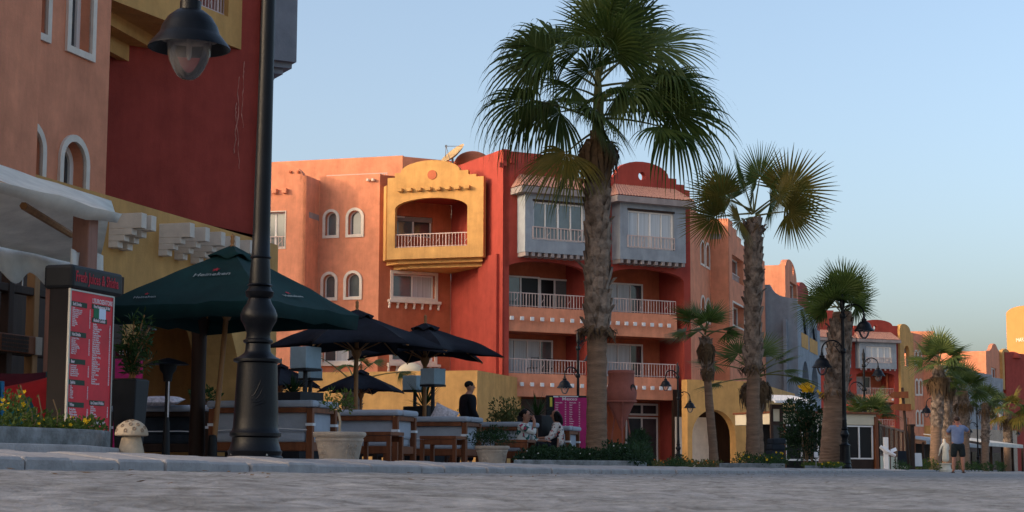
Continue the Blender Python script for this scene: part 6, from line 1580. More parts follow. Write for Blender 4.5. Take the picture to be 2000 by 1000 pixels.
def blossoms(name, label, pts, size, m, cat='flowers'):
    mb = MB()
    for p in pts:
        p = Vector(p); k = rndp.uniform(.7, 1.2) * size; n_ = Vector((rndp.uniform(-.5, .5), -1 + rndp.uniform(-.4, .4), rndp.uniform(0, 1))).normalized(); q = n_.to_track_quat('Z', 'Y').to_matrix()
        for j in range(5):
            a = j * 2 * PI / 5; mb.add([p, p + q @ Vector((k * math.cos(a - .5), k * math.sin(a - .5), k * .25)), p + q @ Vector((k * 1.25 * math.cos(a), k * 1.25 * math.sin(a), k * .35)), p + q @ Vector((k * math.cos(a + .5), k * math.sin(a + .5), k * .25))], [(0, 1, 2, 3)])
    return tag(mb.build(name, m, recalc=False), label, cat, kind='stuff')
# bed under the red menu board
mb = MB(); pts = []
for i in range(60):
    u = rndp.random(); px = -30 + 215 * u; Z = 11.2 + 1.0 * rndp.random() + u * .8; p = gp(px, Z); h = .05 + .10 * rndp.random() * (1.2 - u * .8); h *= 1.5 if px < 60 else 1
    leaves(mb, rndp, (p.x, p.y, BZ1 + h * .5), (.10, .10, h), 34, .036, .6)
    if rndp.random() < .6: pts.append((p.x + rndp.uniform(-.08, .08), p.y - .08, BZ1 + h * rndp.uniform(.7, 1.5)))
tag(mb.build('bedding_plants', 'leaf_light', recalc=False), 'low leafy plants filling the stone bed under the red menu board', 'plants', kind='stuff')
blossoms('bedding_flowers', 'small yellow flowers dotted over the stone bed under the red menu board', pts, .0125, 'petal_yellow')
mb = MB()
for (x, yb, x2, yt) in ((50, 835, 40, 752), (64, 838, 50, 775), (76, 838, 75, 772), (110, 835, 104, 780), (58, 838, 72, 800), (48, 836, 33, 760)):
    a = at(x, yb, 11.9); b = at(x2, yt, 11.9); mb.tube([a - Vector((0, 0, .06)), a.lerp(b, .5) + Vector((.02, 0, 0)), b], .004, 4)
mb.build('x', 'stem'); o = COL.objects[-1]; o.name = 'dry_stalks'; tag(o, 'thin dry stalks rising from the stone bed at the left edge', 'stalks', kind='stuff')
# bed round the tallest palm
q = [gp(1003, 25.2), gp(1225, 26.8), gp(1263, 28.0), gp(1262, 32.5), gp(1010, 30.5)]
B2, BZ2 = bed('planter_bed', 'low weathered concrete bed round the foot of the tallest palm', q, .10, zero=.125)
mb = MB(); pts = []
for i in range(150):
    u = rndp.random(); px = 1022 + 236 * u; Z = 26.6 + 4.5 * rndp.random(); p = gp(px, Z); hmax = .28 if px < 1130 else (.22 if px < 1180 else .34); h = hmax * (.55 + .45 * rndp.random()) * (1 - .5 * max(0, (1045 - px) / 25) if px < 1045 else 1)
    leaves(mb, rndp, (p.x, p.y, BZ2 + h * .45), (.17, .17, h * .6), 70, .055, .5)
    if rndp.random() < .22: pts.append((p.x, p.y - .2, BZ2 + h * rndp.uniform(.6, 1.1)))
tag(mb.build('bedding_plants', 'leaf_dark', recalc=False), 'dense dark green bedding round the foot of the tallest palm', 'plants', kind='stuff')
blossoms('bedding_flowers', 'tiny white flowers among the dark green bedding', pts, .009, 'petal_white')
mb = MB()
for i in range(30):
    p = gp(rndp.uniform(1236, 1258), rndp.uniform(30.5, 32)); leaves(mb, rndp, (p.x, p.y, .2 + rndp.random() * .40), (.16, .16, .2), 50, .09, .3)
o = mb.build('shrub', 'leaf_dark', recalc=False); tag(o, 'taller leafy shrub under the clay jar', 'shrub')
# bed of the second palm and low growth between
q = [gp(1405, 36.0), gp(1533, 37.5), gp(1533, 42), gp(1410, 41)]
B3, BZ3 = bed('planter_bed', 'flat grey bed at the foot of the second tall palm', q, .10, 'concrete')
q = [gp(1572, 46), gp(1645, 48), gp(1642, 55), gp(1576, 54)]
B4, BZ4 = bed('planter_bed', 'low bed with yellow green edging plants at the thick trunked palm', q, .08, 'concrete')
def cover(label, x0, x1, Z0, Z1, z, h, n, m, fl=None, size=.05):
    mb = MB(); pts = []
    for i in range(n):
        p = gp(rndp.uniform(x0, x1), rndp.uniform(Z0, Z1)); hh = h * rndp.uniform(.5, 1.1); leaves(mb, rndp, (p.x, p.y, z + hh * .4), (.2, .2, hh * .6), 45, size, .5)
        if fl and rndp.random() < .5: pts.append((p.x, p.y - .22, z + hh * rndp.uniform(.6, 1.1)))
    tag(mb.build('bedding_plants', m, recalc=False), label, 'plants', kind='stuff')
    if fl: blossoms('bedding_flowers', 'small ' + fl[1] + ' flowers in the ' + label, pts, .02, fl[0])
cover('leafy cover in the grey bed of the second tall palm', 1440, 1526, 37, 41, BZ3, .26, 46, 'leaf', ('petal_yellow', 'yellow'))
cover('scattered low plants right of the concrete palm bed', 1265, 1405, 36, 44, .13, .18, 60, 'leaf_olive', ('petal_orange', 'orange'))
cover('green tuft of plants at the foot of the red pillar lamp post', 1312, 1334, 33.5, 36, .13, .26, 14, 'leaf')
cover('yellow green edging at the thick trunked palm', 1578, 1640, 46.5, 49, BZ4, .10, 46, 'leaf_light', ('petal_yellow', 'tiny yellow'))
cover('flowering edging left of the white statue', 1796, 1832, 76, 84, .13, .45, 24, 'leaf_light', ('petal_yellow', 'bright yellow'), .09)
cover('low greenery behind the photographing man', 1845, 1960, 100, 125, .13, .5, 34, 'leaf', None, .12)
cover('small green clump left of the wooden signpost', 1752, 1772, 62, 64, .12, .35, 9, 'leaf', None, .07)
# shrub with yellow flower head
g = ground3(1578, 53); r = thing('flowering_shrub', 'tall dark oleander shrub topped by a ball of yellow flowers', 'shrub', g); mb = MB()
zz = lambda y: zat(1578, y, 53) - g.z
for (px, y, rr, n) in [(1550, 800, .30, 240), (1545, 840, .34, 260), (1570, 850, .45, 380), (1592, 840, .40, 300), (1600, 870, .35, 200), (1565, 880, .40, 220), (1555, 815, .28, 160), (1590, 810, .26, 160), (1548, 870, .3, 160)]:
    p = at(px, y, 53 + rndp.uniform(-.3, .3)); leaves(mb, rndp, (p.x - g.x, p.y - g.y, p.z - g.z), (rr, rr, rr), n, .16, .3)
for k in range(60):
    y = 762 + k * 1.3; p = at(1576 + 2 * math.sin(k), y, 53); leaves(mb, rndp, (p.x - g.x, p.y - g.y, p.z - g.z), (.16, .16, .03), 8, .19, .22, .2)
mb.build('foliage', 'leaf_dark', r, world=False, recalc=False)
mb = MB()
for k in range(9): p = at(1556 + k * 4.5, 800, 53); mb.tube([(rndp.uniform(-.15, .15), rndp.uniform(-.1, .1), 0), (p.x - g.x, p.y - g.y, p.z - g.z)], .015, 5)
mb.build('stem', 'stem', r, world=False)
pts = []
for k in range(60): p = at(rndp.gauss(1576, 6), rndp.gauss(757, 4), 52.8); pts.append((p.x, p.y + rndp.uniform(-.15, .15), p.z))
for k in range(14): p = at(rndp.gauss(1604, 3), rndp.gauss(772, 3), 52.8); pts.append(tuple(p))
o = blossoms('flower_head', None, pts, .05, 'petal_yellow'); o.parent = r; o.matrix_parent_inverse = Matrix.Translation(-g); del o['category']; del o['kind']
# round bush behind the lounge, spiky plants and potted plants
def bush(name, label, px, Z, ytop, ybot, rx, n, m, size=.07, asp=.5, cat='shrub', base=True):
    g = ground3(px, Z); r = thing(name, label, cat, g); z0, z1 = zat(px, ybot, Z) - g.z, zat(px, ytop, Z) - g.z; mb = MB()
    for k in range(9): leaves(mb, rndp, (rndp.uniform(-.45, .45) * rx, rndp.uniform(-.45, .45) * rx, z0 + (z1 - z0) * rndp.uniform(.25, .75)), (rx * .6, rx * .6, (z1 - z0) * .33), n // 9, size, asp)
    mb.build('foliage', m, r, world=False, recalc=False)
    mb = MB()
    for k in range(5): mb.tube([(0, 0, 0), (rndp.uniform(-.1, .1), rndp.uniform(-.1, .1), z0 * .6), (rndp.uniform(-.3, .3) * rx, rndp.uniform(-.3, .3) * rx, (z0 + z1) / 2)], .012, 5)
    mb.build('stem', 'stem', r, world=False)
bush('shrub', 'round olive green bush between the red pillar and the seated women', 987, 37, 782, 845, .40, 1300, 'leaf_olive')
bush('shrub', 'green bush low against the yellow wall right of the standing man', 905, 41, 800, 880, .28, 500, 'leaf_light')
def spiky(label, P_, n, L, w, m, name='yucca_plant'):
    r = thing(name, label, 'plant', P_); mb = MB(); blades(mb, rndp, (0, 0, .02), n, L, w); mb.build('leaves', m, r, world=False, recalc=False); mb = MB(); mb.tube([(0, 0, -.04), (0, 0, .10)], .03, 7); mb.build('stem', 'stem', r, world=False)
spiky('tall spiky plant in the black planter behind the third sofa', PL2, 60, .66, .016, 'leaf')
spiky('drooping spiky plant in the long black planter behind the first sofa', PL1 + Vector((-.06, 0, 0)), 60, .36, .018, 'leaf_dark')
spiky('spiky plant behind the woman in the banded top', PL3, 44, .55, .018, 'leaf')
P_ = p1 + Vector((0, 0, .25)); r = thing('potted_sapling', 'thin bare stemmed sapling with sparse crown in the pale carved pot', 'plant', P_); mb = MB()
tp = at(655, 795, 16.6) - P_; mb.tube([(0, 0, -.02), (.005, 0, tp.z * .5), (tp.x * .5, 0, tp.z)], .012, 6); mb.build('stem', 'mushroom', r, world=False, smooth=True); mb = MB()
for k in range(9):
    a = k * 2.4; e = Vector((tp.x * .5 + .10 * math.cos(a), .10 * math.sin(a), tp.z + rndp.uniform(-.03, .15))); leaves(mb, rndp, e, (.05, .05, .05), 26, .045, .4)
mb.build('foliage', 'leaf_light', r, world=False, recalc=False)
P_ = p2 + Vector((0, 0, .22)); r = thing('potted_plant', 'bushy dark green plant overflowing the pale carved pot', 'plant', P_); mb = MB()
for k in range(26):
    a = k * 2.4; rr = .25 * math.sqrt(k / 26); leaves(mb, rndp, (rr * math.cos(a), rr * math.sin(a), .08 + .10 * (1 - k / 26) + rndp.uniform(-.02, .06)), (.10, .10, .08), 52, .04, .4)
mb.build('foliage', 'leaf_dark', r, world=False, recalc=False); mb = MB()
for k in range(7): a = k * .9; mb.tube([(.04 * math.cos(a), .04 * math.sin(a), -.02), (.15 * math.cos(a), .15 * math.sin(a), .12)], .006, 4)
mb.build('stem', 'stem', r, world=False)
r = thing('potted_plant', 'tall yellow stemmed plant with narrow leaves in the square black planter', 'plant', TP); mb = MB(); fo = MB()
for k in range(11):
    px, py = rndp.choice(((262, 625), (282, 615), (250, 660), (292, 640), (270, 690), (240, 680), (296, 700), (255, 710), (285, 665), (275, 640), (245, 640)) if k > 10 else [((262, 625), (282, 615), (250, 660), (292, 640), (270, 690), (240, 680), (296, 700), (255, 710), (285, 665), (275, 640), (245, 640))[k]])
    e = at(px, py, 18.4 + rndp.uniform(-.15, .15)) - TP; mb.tube([(rndp.uniform(-.04, .04), 0, -.02), Vector((e.x * .4, e.y * .3, e.z * .6)), e], .008, 5)
    for j in range(26):
        t = rndp.uniform(.35, 1.05); c = Vector((e.x * t, e.y * t, e.z * t)) if t > .6 else Vector((e.x * .6 * t, e.y * t, e.z * t)); leaves(fo, rndp, c, (.05, .05, .05), 3, .085, .22)
mb.build('stem', 'pale_wood', r, world=False, smooth=True); fo.build('foliage', 'leaf', r, world=False, recalc=False)
r = thing('potted_plant', 'low green plant in the brown wicker planter', 'plant', WP); mb = MB(); leaves(mb, rndp, (0, 0, .08), (.24, .24, .12), 300, .07, .4); mb.build('foliage', 'leaf', r, world=False, recalc=False)
mb = MB(); mb.tube([(0, 0, -.06), (0, 0, .08)], .02, 6); mb.build('stem', 'stem', r, world=False)

mb = MB()
for k in range(170):
    s_, t_ = rndp.uniform(3.5, 32), min(4.58, 4.58 - abs(rndp.gauss(0, 1.3))); q_ = S(s_, t_); z_ = zc(s_) * max(0, min(1, t_ / 4.7)) ** 1.3 + .006; l_ = rndp.uniform(.008, .03); a_ = rndp.uniform(0, PI)
    e_ = Vector((math.cos(a_), math.sin(a_), 0)) * l_; f_2 = Vector((-math.sin(a_), math.cos(a_), 0)) * l_ * .4; c_ = Vector((q_.x, q_.y, z_))
    mb.add([c_ - e_, c_ - f_2 + Vector((0, 0, .004)), c_ + e_ + Vector((0, 0, .006)), c_ + f_2], [(0, 1, 2, 3)])
tag(mb.build('leaf_litter', 'dead_frond', recalc=False), 'dry leaf scraps and crumbs scattered on the paving by the kerb', 'litter', kind='stuff')
# ================================================================== RIGHT-HAND SIDE: pavilion, fence, signs, statue
def right_side():
    A = gp(1499, 61.0); r = thing('pavilion', 'low cream and brown cafe pavilion with dark windows behind the thick palm', 'pavilion', (A.x, A.y, gz(A)))
    B = gp(1713, 63.0); f = Fr(A, B); zt, zf = f.px(1680, 809)[1], f.px(1680, 830)[1]; q = lambda x, y: f.px(x, y); gz_ = gz(A) - .02
    mb = MB(); f.box(mb, q(1528, 820)[0], f.L, zf, zt, -3, 0); mb.build('fascia', 'cream', r, bevel=.01)
    mb = MB(); f.box(mb, q(1526, 820)[0], f.L + .06, zt, zt + .07, -3.1, .12); mb.build('roof', 'teak', r, bevel=.01)
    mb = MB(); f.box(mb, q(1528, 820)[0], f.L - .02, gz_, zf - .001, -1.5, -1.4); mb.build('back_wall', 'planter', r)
    wa, wb = q(1652, 860)[0], q(1706, 860)[0]; window(f, r, (wa, q(1680, 897)[1], wb, zf - .02), 2, off=-.02, fw=.05, pane='pane_black')
    mb = MB(); f.box(mb, wa, wb, gz_, q(1680, 897)[1], -.12, -.02); mb.build('sill_wall', 'dark_wood', r)
    wa2 = q(1534, 860)[0]; window(f, r, (wa2, gz_ + .3, q(1600, 860)[0], zf - .02), 2, off=-.02, fw=.06, pane='pane_black')
    for x in (1530, 1648, 1711):
        a = q(x, 860)[0]; mb = MB(); f.box(mb, a - .07, a + .07, gz_, zf + (.0 if x != 1711 else .3), -.1, .06); mb.build('post', 'teak', r, bevel=.01)
    d0, d1 = q(1502, 830)[0], q(1526, 830)[0]; zd = q(1512, 790)[1]; mb = MB(); hol = [rectp(d0 + .10, q(1512, 823)[1], d1 - .12, q(1512, 799)[1]), rectp(d0 + .10, gz_ + .2, d1 - .12, q(1512, 830)[1])]
    f.slab(mb, rectp(d0, gz_, d1, zd), hol, .08, .12); dr = mb.build('door', 'dark_wood', r)
    mb = MB(); f.slab(mb, hol[0], [], .02, .08); mb.build('door_panel', 'cream', dr); mb = MB(); f.slab(mb, hol[1], [], .02, .08); mb.build('door_pane', 'pane_dark', dr)
    mb = MB(); c0, c1 = q(1484, 780)[0], q(1562, 780)[0]
    for i in range(16):
        a = c0 + (c1 - c0) * i / 15; vs = []
        z1 = q(1500, 769)[1]; z0 = q(1500, 783)[1]; mb.add([f.P(a, z1, -.6), f.P(a + .06, z1, -.6), f.P(a + .06, z0, .9), f.P(a, z0, .9), f.P(a, z1 - .06, -.6), f.P(a + .06, z1 - .06, -.6), f.P(a + .06, z0 - .06, .9), f.P(a, z0 - .06, .9)], [(0, 1, 2, 3), (4, 7, 6, 5), (0, 4, 5, 1), (2, 6, 7, 3), (1, 5, 6, 2), (0, 3, 7, 4)])
    for t in (.0, .5, 1.0): f.box(mb, c0, c1, q(1500, 769 + 14 * t)[1] - .10, q(1500, 769 + 14 * t)[1] - .05, -.62 + 1.5 * t, -.52 + 1.5 * t)
    mb.build('pergola', 'white_paint', r)
    # slatted glass fence going away
    F0 = gp(1717, 63.4); F1_ = along(F0, U, 1786, 880); f = Fr(F0, F1_); r = thing('slatted_fence', 'tall timber and glass fence running away behind the white cross', 'fence', (F0.x, F0.y, gz(F0))); z1 = f.px(1717, 829)[1]; gz_ = gz(F0) - .02
    for i in range(9):
        a = f.L * i / 8; mb = MB(); f.box(mb, a - .05, a + .05, gz_, z1 + .05, -.05, .05); mb.build('post', 'teak' if i else 'dark_wood', r)
    mb = MB(); f.box(mb, 0, f.L, gz_ + .02, gz_ + .5, -.02, .02); mb.build('lower_panel', 'cream', r); mb = MB(); f.box(mb, .05, f.L, gz_ + .5, z1 - .05, -.01, .01); mb.build('glass', 'clear', r)
    mb = MB(); f.box(mb, 0, f.L, z1 - .05, z1 + .02, -.04, .04); f.box(mb, 0, f.L, gz_ + .5, gz_ + .55, -.03, .03); mb.build('rail', 'teak', r)
    bkz = f.shift(-3.5); mb = MB(); bkz.box(mb, 1, f.L + 2, gz_, z1 - .2, -.1, 0)
    g = ground3(1781, 71); r = thing('timber_post', 'thick dark timber post at the far end of the slatted fence', 'post', g, .4); mb = MB(); mb.box((0, 0, .85), (.20, .20, 1.74)); mb.build('shaft', 'dark_wood', r, world=False, bevel=.02); mb = MB(); mb.box((0, 0, 1.76), (.26, .26, .08)); mb.build('cap', 'dark_wood', r, world=False, bevel=.02)
    # signpost
    Z = 66; g = ground3(1776, Z); r = thing('wooden_signpost', 'leaning wooden signpost with two blank arrow boards', 'signpost', g); tp = at(1762, 757, Z) - g
    mb = MB(); mb.tube([(0, 0, -.02), tp * .5, tp], .055, 8); mb.build('pole', 'dark_wood', r, world=False, smooth=True)
    for (x0, x1, y0, y1, k) in ((1742, 1774, 765, 778, .02), (1744, 1779, 788, 802, -.02)):
        a = at(x0, (y0 + y1) / 2, Z - .1) - g; b = at(x1, (y0 + y1) / 2, Z - .1) - g; h = zat(x0, y0, Z) - zat(x0, y1, Z); mb = MB()
        mb.prism([(0, -h / 2 + .02), (b.x - a.x, -h / 2), (b.x - a.x, h / 2), (.02, h / 2 - .02), (-.12, .0)], [], lambda u, v, d: Vector((a.x + u, a.y + d, a.z + v + k * u)), -.03, .02); mb.build('arrow_board', 'teak', r, world=False)
    # white cross marker
    Z = 62; g = ground3(1731, Z); r = thing('white_cross', 'white painted timber cross with a tilted arm and pale sheet', 'sign', g); h = zat(1731, 854, Z) - g.z; mb = MB(); mb.box((0, 0, h / 2), (.17, .12, h)); mb.build('upright', 'white_paint', r, world=False, bevel=.015)
    a = at(1718, 872, Z) - g; b = at(1748, 890, Z) - g; mb = MB(); mb.tube([Vector((a.x, -.07, a.z)), Vector((0, -.09, (a.z + b.z) / 2)), Vector((b.x, -.07, b.z))], [.06, .09, .05], 4); mb.build('arm', 'white_paint', r, world=False)
    c = at(1745, 879, Z) - g; mb = MB(); mb.box((c.x, -.05, c.z), (.20, .03, .12), Matrix.Rotation(-.4, 3, 'Y')); mb.build('sheet', 'paper', r, world=False)
    # chalk board, menu easel, stack of cushions, small sign
    def easel(label, px, Z, ytop, w, m, lean=.12):
        g = ground3(px, Z); h = zat(px, ytop, Z) - g.z; r = thing('menu_easel', label, 'easel', g, ROT_ST - 1.2, None); mb = MB(); mb.box((0, 0, h * .58), (w, .03, h * .8), Matrix.Rotation(-lean, 3, 'X')); mb.build('board', m, r, world=False, bevel=.006); mb = MB()
        for sx in (-1, 1): mb.tube([(sx * w * .45, -.08, 0), (sx * w * .45, .06, h * .97)], .018, 5); mb.tube([(sx * w * .4, .30, 0), (sx * w * .42, .06, h * .9)], .015, 5)
        mb.build('stand', 'dark_wood', r, world=False)
    easel('black chalk board standing behind the white cross', 1765, 66.5, 880, .42, 'chalk_black'); easel('white menu easel right of the thick timber post', 1793, 72, 884, .34, 'white_paint', .2)
    g = ground3(1516, 43.5); r = thing('cushion_stack', 'leaning stack of grey cushions beside the second tall palm', 'cushions', g, .3); h = zat(1516, 856, 43.5) - g.z; mb = MB()
    for k in range(5):
        mb = MB(); z = h * (k + .5) / 5; mb.box((.02 * math.sin(k * 2), 0, z), (.36, .36, h / 5.1), Matrix.Rotation(.08 * math.sin(k * 3), 3, 'Y')); mb.build('cushion', 'cushion_dark', r, world=False, bevel=.035)
    g = ground3(1594, 46); r = thing('spot_light', 'small white garden light at the foot of the thick trunked palm', 'light', g); mb = MB(); mb.tube([(0, 0, 0), (0, 0, .3)], .015, 6); mb.build('spike', 'steel', r, world=False); mb = MB(); mb.box((0, 0, .36), (.09, .09, .14)); mb.build('head', 'white_paint', r, world=False, bevel=.01)
    # shop fronts and awnings far right
    A = gp(1794, 128); B = gp(1905, 150); f = Fr(A, B); r = thing('market_shop', 'dark shop front under a grey awning behind the white statue', 'shop', (A.x, A.y, .1)); z = f.px(1810, 862)[1]
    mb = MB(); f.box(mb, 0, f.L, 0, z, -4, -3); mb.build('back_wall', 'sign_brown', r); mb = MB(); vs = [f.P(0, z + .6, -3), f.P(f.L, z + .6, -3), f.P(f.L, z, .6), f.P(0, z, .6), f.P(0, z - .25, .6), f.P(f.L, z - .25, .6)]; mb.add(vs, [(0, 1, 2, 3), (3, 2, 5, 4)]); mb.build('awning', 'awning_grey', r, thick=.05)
    for k in range(6): mb = MB(); f.box(mb, f.L * k / 5 - .08, f.L * k / 5 + .08, 0, z - .1, .3, .45); mb.build('post', 'dark_wood', r)
    mb = MB(); f.box(mb, 0, f.L, 0, .9, -2.4, -2.2); mb.build('counter', 'teak', r)
    A = gp(1903, 150); B = gp(2040, 180); f = Fr(A, B); r = thing('market_shop', 'brown stone shop row under a pale awning at the right edge', 'shop', (A.x, A.y, .1)); z = f.px(1930, 866)[1]
    mb = MB(); f.box(mb, 0, f.L, 0, z + .5, -5, -4); mb.build('back_wall', 'wicker', r); mb = MB(); vs = [f.P(-1, z + .7, -4), f.P(f.L * .5, z + .7, -4), f.P(f.L * .5, z, 1), f.P(-1, z, 1), f.P(-1, z - .3, 1), f.P(f.L * .5, z - .3, 1)]; mb.add(vs, [(0, 1, 2, 3), (3, 2, 5, 4)]); mb.build('awning', 'canvas', r, thick=.06)
    for k in range(8): mb = MB(); f.box(mb, f.L * k / 7 - .1, f.L * k / 7 + .1, 0, z - .1, .4, .6); mb.build('post', 'dark_wood', r)
    for k in range(4): mb = MB(); f.box(mb, f.L * (k * .25 + .03), f.L * (k * .25 + .18), .3, z - .6, -3.99, -3.9); mb.build('shop_window', 'pane_dark', r)
    # main house forecourt: dark chairs on the lower balcony are too small to read; wall piers behind the seated women
right_side()

# ================================================================== FIGURES
def skin_mesh(name, nodes, edges, m, parent, sub=2, root=0):
    """continuous surface grown from a joint skeleton; nodes = (x, y, z, rx, ry)."""
    me = bpy.data.meshes.new(name); me.from_pydata([n[:3] for n in nodes], edges, []); o = bpy.data.objects.new(name, me); COL.objects.link(o)
    sk = o.modifiers.new('skin', 'SKIN'); sk.use_smooth_shade = True
    for i, n in enumerate(nodes):
        v = me.skin_vertices[0].data[i]; v.radius = (n[3], n[4] if len(n) > 4 else n[3]); v.use_root = (i == root)
    ss = o.modifiers.new('sub', 'SUBSURF'); ss.levels = sub; ss.render_levels = sub
    dg = bpy.context.evaluated_depsgraph_get(); dg.update(); m2 = bpy.data.meshes.new_from_object(o.evaluated_get(dg)); bpy.data.objects.remove(o); m2.name = name
    m2.materials.clear(); m2.materials.append(M[m]); m2.polygons.foreach_set('use_smooth', [True] * len(m2.polygons))
    o = bpy.data.objects.new(name, m2); COL.objects.link(o); o.parent = parent; WM[o] = WM[parent].copy() if parent else Matrix(); return o
class Sk:
    def __init__(s): s.n = []; s.e = []
    def add(s, p, r, par=None, ry=None):
        s.n.append((*p, r, ry or r)); i = len(s.n) - 1
        if par is not None: s.e.append((par, i))
        return i
    def hand(s, wrist_i, wp, d, up, k=1.0):
        """palm, four fingers of unequal length bent once, and a thumb from the side of the palm."""
        d = Vector(d).normalized(); up = Vector(up).normalized(); sd = d.cross(up).normalized(); wp = Vector(wp)
        pc = s.add(wp + d * .05 * k, .030 * k, wrist_i, .018 * k); kn = s.add(wp + d * .085 * k, .032 * k, pc, .015 * k)
        for i, l in enumerate((.062, .074, .070, .054)):
            o = (i - 1.5) * .019 * k; a = s.add(wp + d * (.10 + l * .45) * k + sd * o + up * -.008, .0085 * k, kn); s.add(wp + d * (.09 + l * .85) * k + sd * o * 1.05 - up * l * .45 * k, .0075 * k, a)
        a = s.add(wp + d * .055 * k + sd * -.045 * k, .010 * k, pc); s.add(wp + d * .09 * k + sd * -.058 * k - up * .01, .0085 * k, a)
def head_nodes(s, neck_i, c, f, up=(0, 0, 1), k=1.0):
    """skull, jaw and nose; c = head centre, f = facing."""
    c = Vector(c); f = Vector(f).normalized(); u = Vector(up).normalized()
    b = s.add(c - u * .085 * k + f * .015, .062 * k, neck_i, .066 * k); m_ = s.add(c - u * .01 * k + f * .002, .080 * k, b, .095 * k); t = s.add(c + u * .065 * k - f * .008, .074 * k, m_, .088 * k); s.add(c + u * .105 * k - f * .01, .045 * k, t, .055 * k)
def face(parent, c, f, k=1.0, hair='hair', style='short'):
    c = Vector(c); f = Vector(f).normalized(); u = Vector((0, 0, 1)); sd = f.cross(u).normalized()
    Rm = Matrix((sd, f, u)).transposed()
    def blob(name, off, size, m, n=10):
        mb = MB(); prof = [(math.cos(t), math.sin(t)) for t in [(-PI / 2 + PI * i / n) * .999 for i in range(n + 1)]]; mb.lathe(prof, 14)
        mb.v = [c + Rm @ Vector((off[0] + v.x * size[0], off[1] + v.y * size[1], off[2] + v.z * size[2])) * k for v in mb.v]; return mb.build(name, m, parent, world=False, smooth=True)
    blob('nose', (0, .098, -.012), (.015, .020, .024), SKIN)
    for q in (-1, 1): blob('eye', (q * .031, .083, .018), (.013, .009, .008), 'hair'); blob('eyebrow', (q * .031, .088, .037), (.018, .008, .004), 'hair'); blob('ear', (q * .080, -.005, .0), (.012, .024, .034), SKIN)
    blob('mouth', (0, .088, -.052), (.024, .010, .006), 'cushion_red')
    if style == 'short': blob('hair', (0, -.022, .052), (.085, .098, .078), hair)
    if style == 'bun': blob('hair', (0, -.032, .042), (.088, .092, .088), hair); blob('hair_bun', (0, -.11, .03), (.045, .045, .045), hair)
    if style == 'long':
        s_ = Sk(); a = s_.add(c + Rm @ Vector((0, .015, .088)) * k, .080 * k, None); b = s_.add(c + Rm @ Vector((0, -.045, .045)) * k, .108 * k, a); d = s_.add(c + Rm @ Vector((0, -.085, -.10)) * k, .105 * k, b); s_.add(c + Rm @ Vector((0, -.10, -.25)) * k, .06 * k, d)
        for q in (-1, 1): e = s_.add(c + Rm @ Vector((q * .075, -.01, .0)) * k, .045 * k, b); s_.add(c + Rm @ Vector((q * .085, -.02, -.14)) * k, .036 * k, e)
        skin_mesh('hair', s_.n, s_.e, hair, parent)
SKIN = 'skin'
# man photographing, seen from behind
def photographer():
    g = ground3(1872, 55); r = thing('person', 'man in blue grey t-shirt and dark shorts seen from behind taking a photo', 'person', g + Vector((0, 0, .0)), R_(-8)); s = Sk()
    pv = s.add((0, 0, .95), .15, None, .12); ch = s.add((0, .0, 1.22), .165, pv, .12); cb = s.add((0, 0, 1.38), .13, ch, .09); nk = s.add((0, .02, 1.49), .058, cb); head_nodes(s, nk, (0, .04, 1.615), (0, 1, 0))
    for q, el, wr in ((1, (.37, .10, 1.26), (.12, .27, 1.50)), (-1, (-.30, .12, 1.18), (-.09, .27, 1.47))):
        sh = s.add((q * .19, 0, 1.40), .066, cb); e = s.add(el, .048, sh); w = s.add(wr, .032, e); s.hand(w, wr, (-q * .3, .3, .8), (-q * .6, -.8, 0))
        h = s.add((q * .10, 0, .88), .105, pv); kn = s.add((q * .13, .01, .50), .066, h); cf = s.add((q * .135, -.02, .36), .066, kn); an = s.add((q * .145, -.02, .085), .042, cf); s.add((q * .165, .13, .035), .036, an, .03)
    skin_mesh('body', s.n, s.e, 'skin_tan', r); global SKIN; SKIN = 'skin_tan'; face(r, (0, .04, 1.615), (0, 1, 0), 1, 'hair_brown', 'short'); SKIN = 'skin'
    s = Sk(); a = s.add((0, 0, .82), .205, None, .165); b = s.add((0, 0, 1.02), .200, a, .16); c = s.add((0, 0, 1.25), .205, b, .145); d = s.add((0, 0, 1.40), .15, c, .105); s.add((0, .015, 1.465), .075, d)
    for q, el in ((1, (.33, .08, 1.30)), (-1, (-.29, .09, 1.25))): sh = s.add((q * .20, 0, 1.395), .082, d); s.add(el, .074, sh)
    skin_mesh('shirt', s.n, s.e, 'blue_shirt', r)
    s = Sk(); a = s.add((0, 0, .98), .185, None, .15); a = s.add((0, 0, .88), .195, a, .16)
    for q in (-1, 1): h = s.add((q * .105, 0, .78), .125, a); k = s.add((q * .13, 0, .60), .110, h); s.add((q * .135, .005, .47), .105, k)
    skin_mesh('shorts', s.n, s.e, 'shorts', r)
    s = Sk(); a = s.add((-.06, .0, 1.50), .02, None); b = s.add((0, -.045, 1.505), .02, a); s.add((.06, .0, 1.50), .02, b); skin_mesh('camera_strap', s.n, s.e, 'cushion_red', r, 1)
    for q in (-1, 1): mb = MB(); mb.box((q * .16, .06, .012), (.10, .27, .024)); mb.build('sandal', 'dark_wood', r, world=False, bevel=.01)
    p = g + Vector((.03, .30, 1.60)); c = thing('camera', 'small black camera held at the face of the photographing man', 'camera', p); mb = MB(); mb.box((0, 0, 0), (.13, .06, .09)); mb.build('housing', 'sign_black', c, world=False, bevel=.01); mb = MB(); mb.tube([(0, .03, 0), (0, .13, 0)], .035, 12); mb.build('lens', 'sign_black', c, world=False)
photographer()
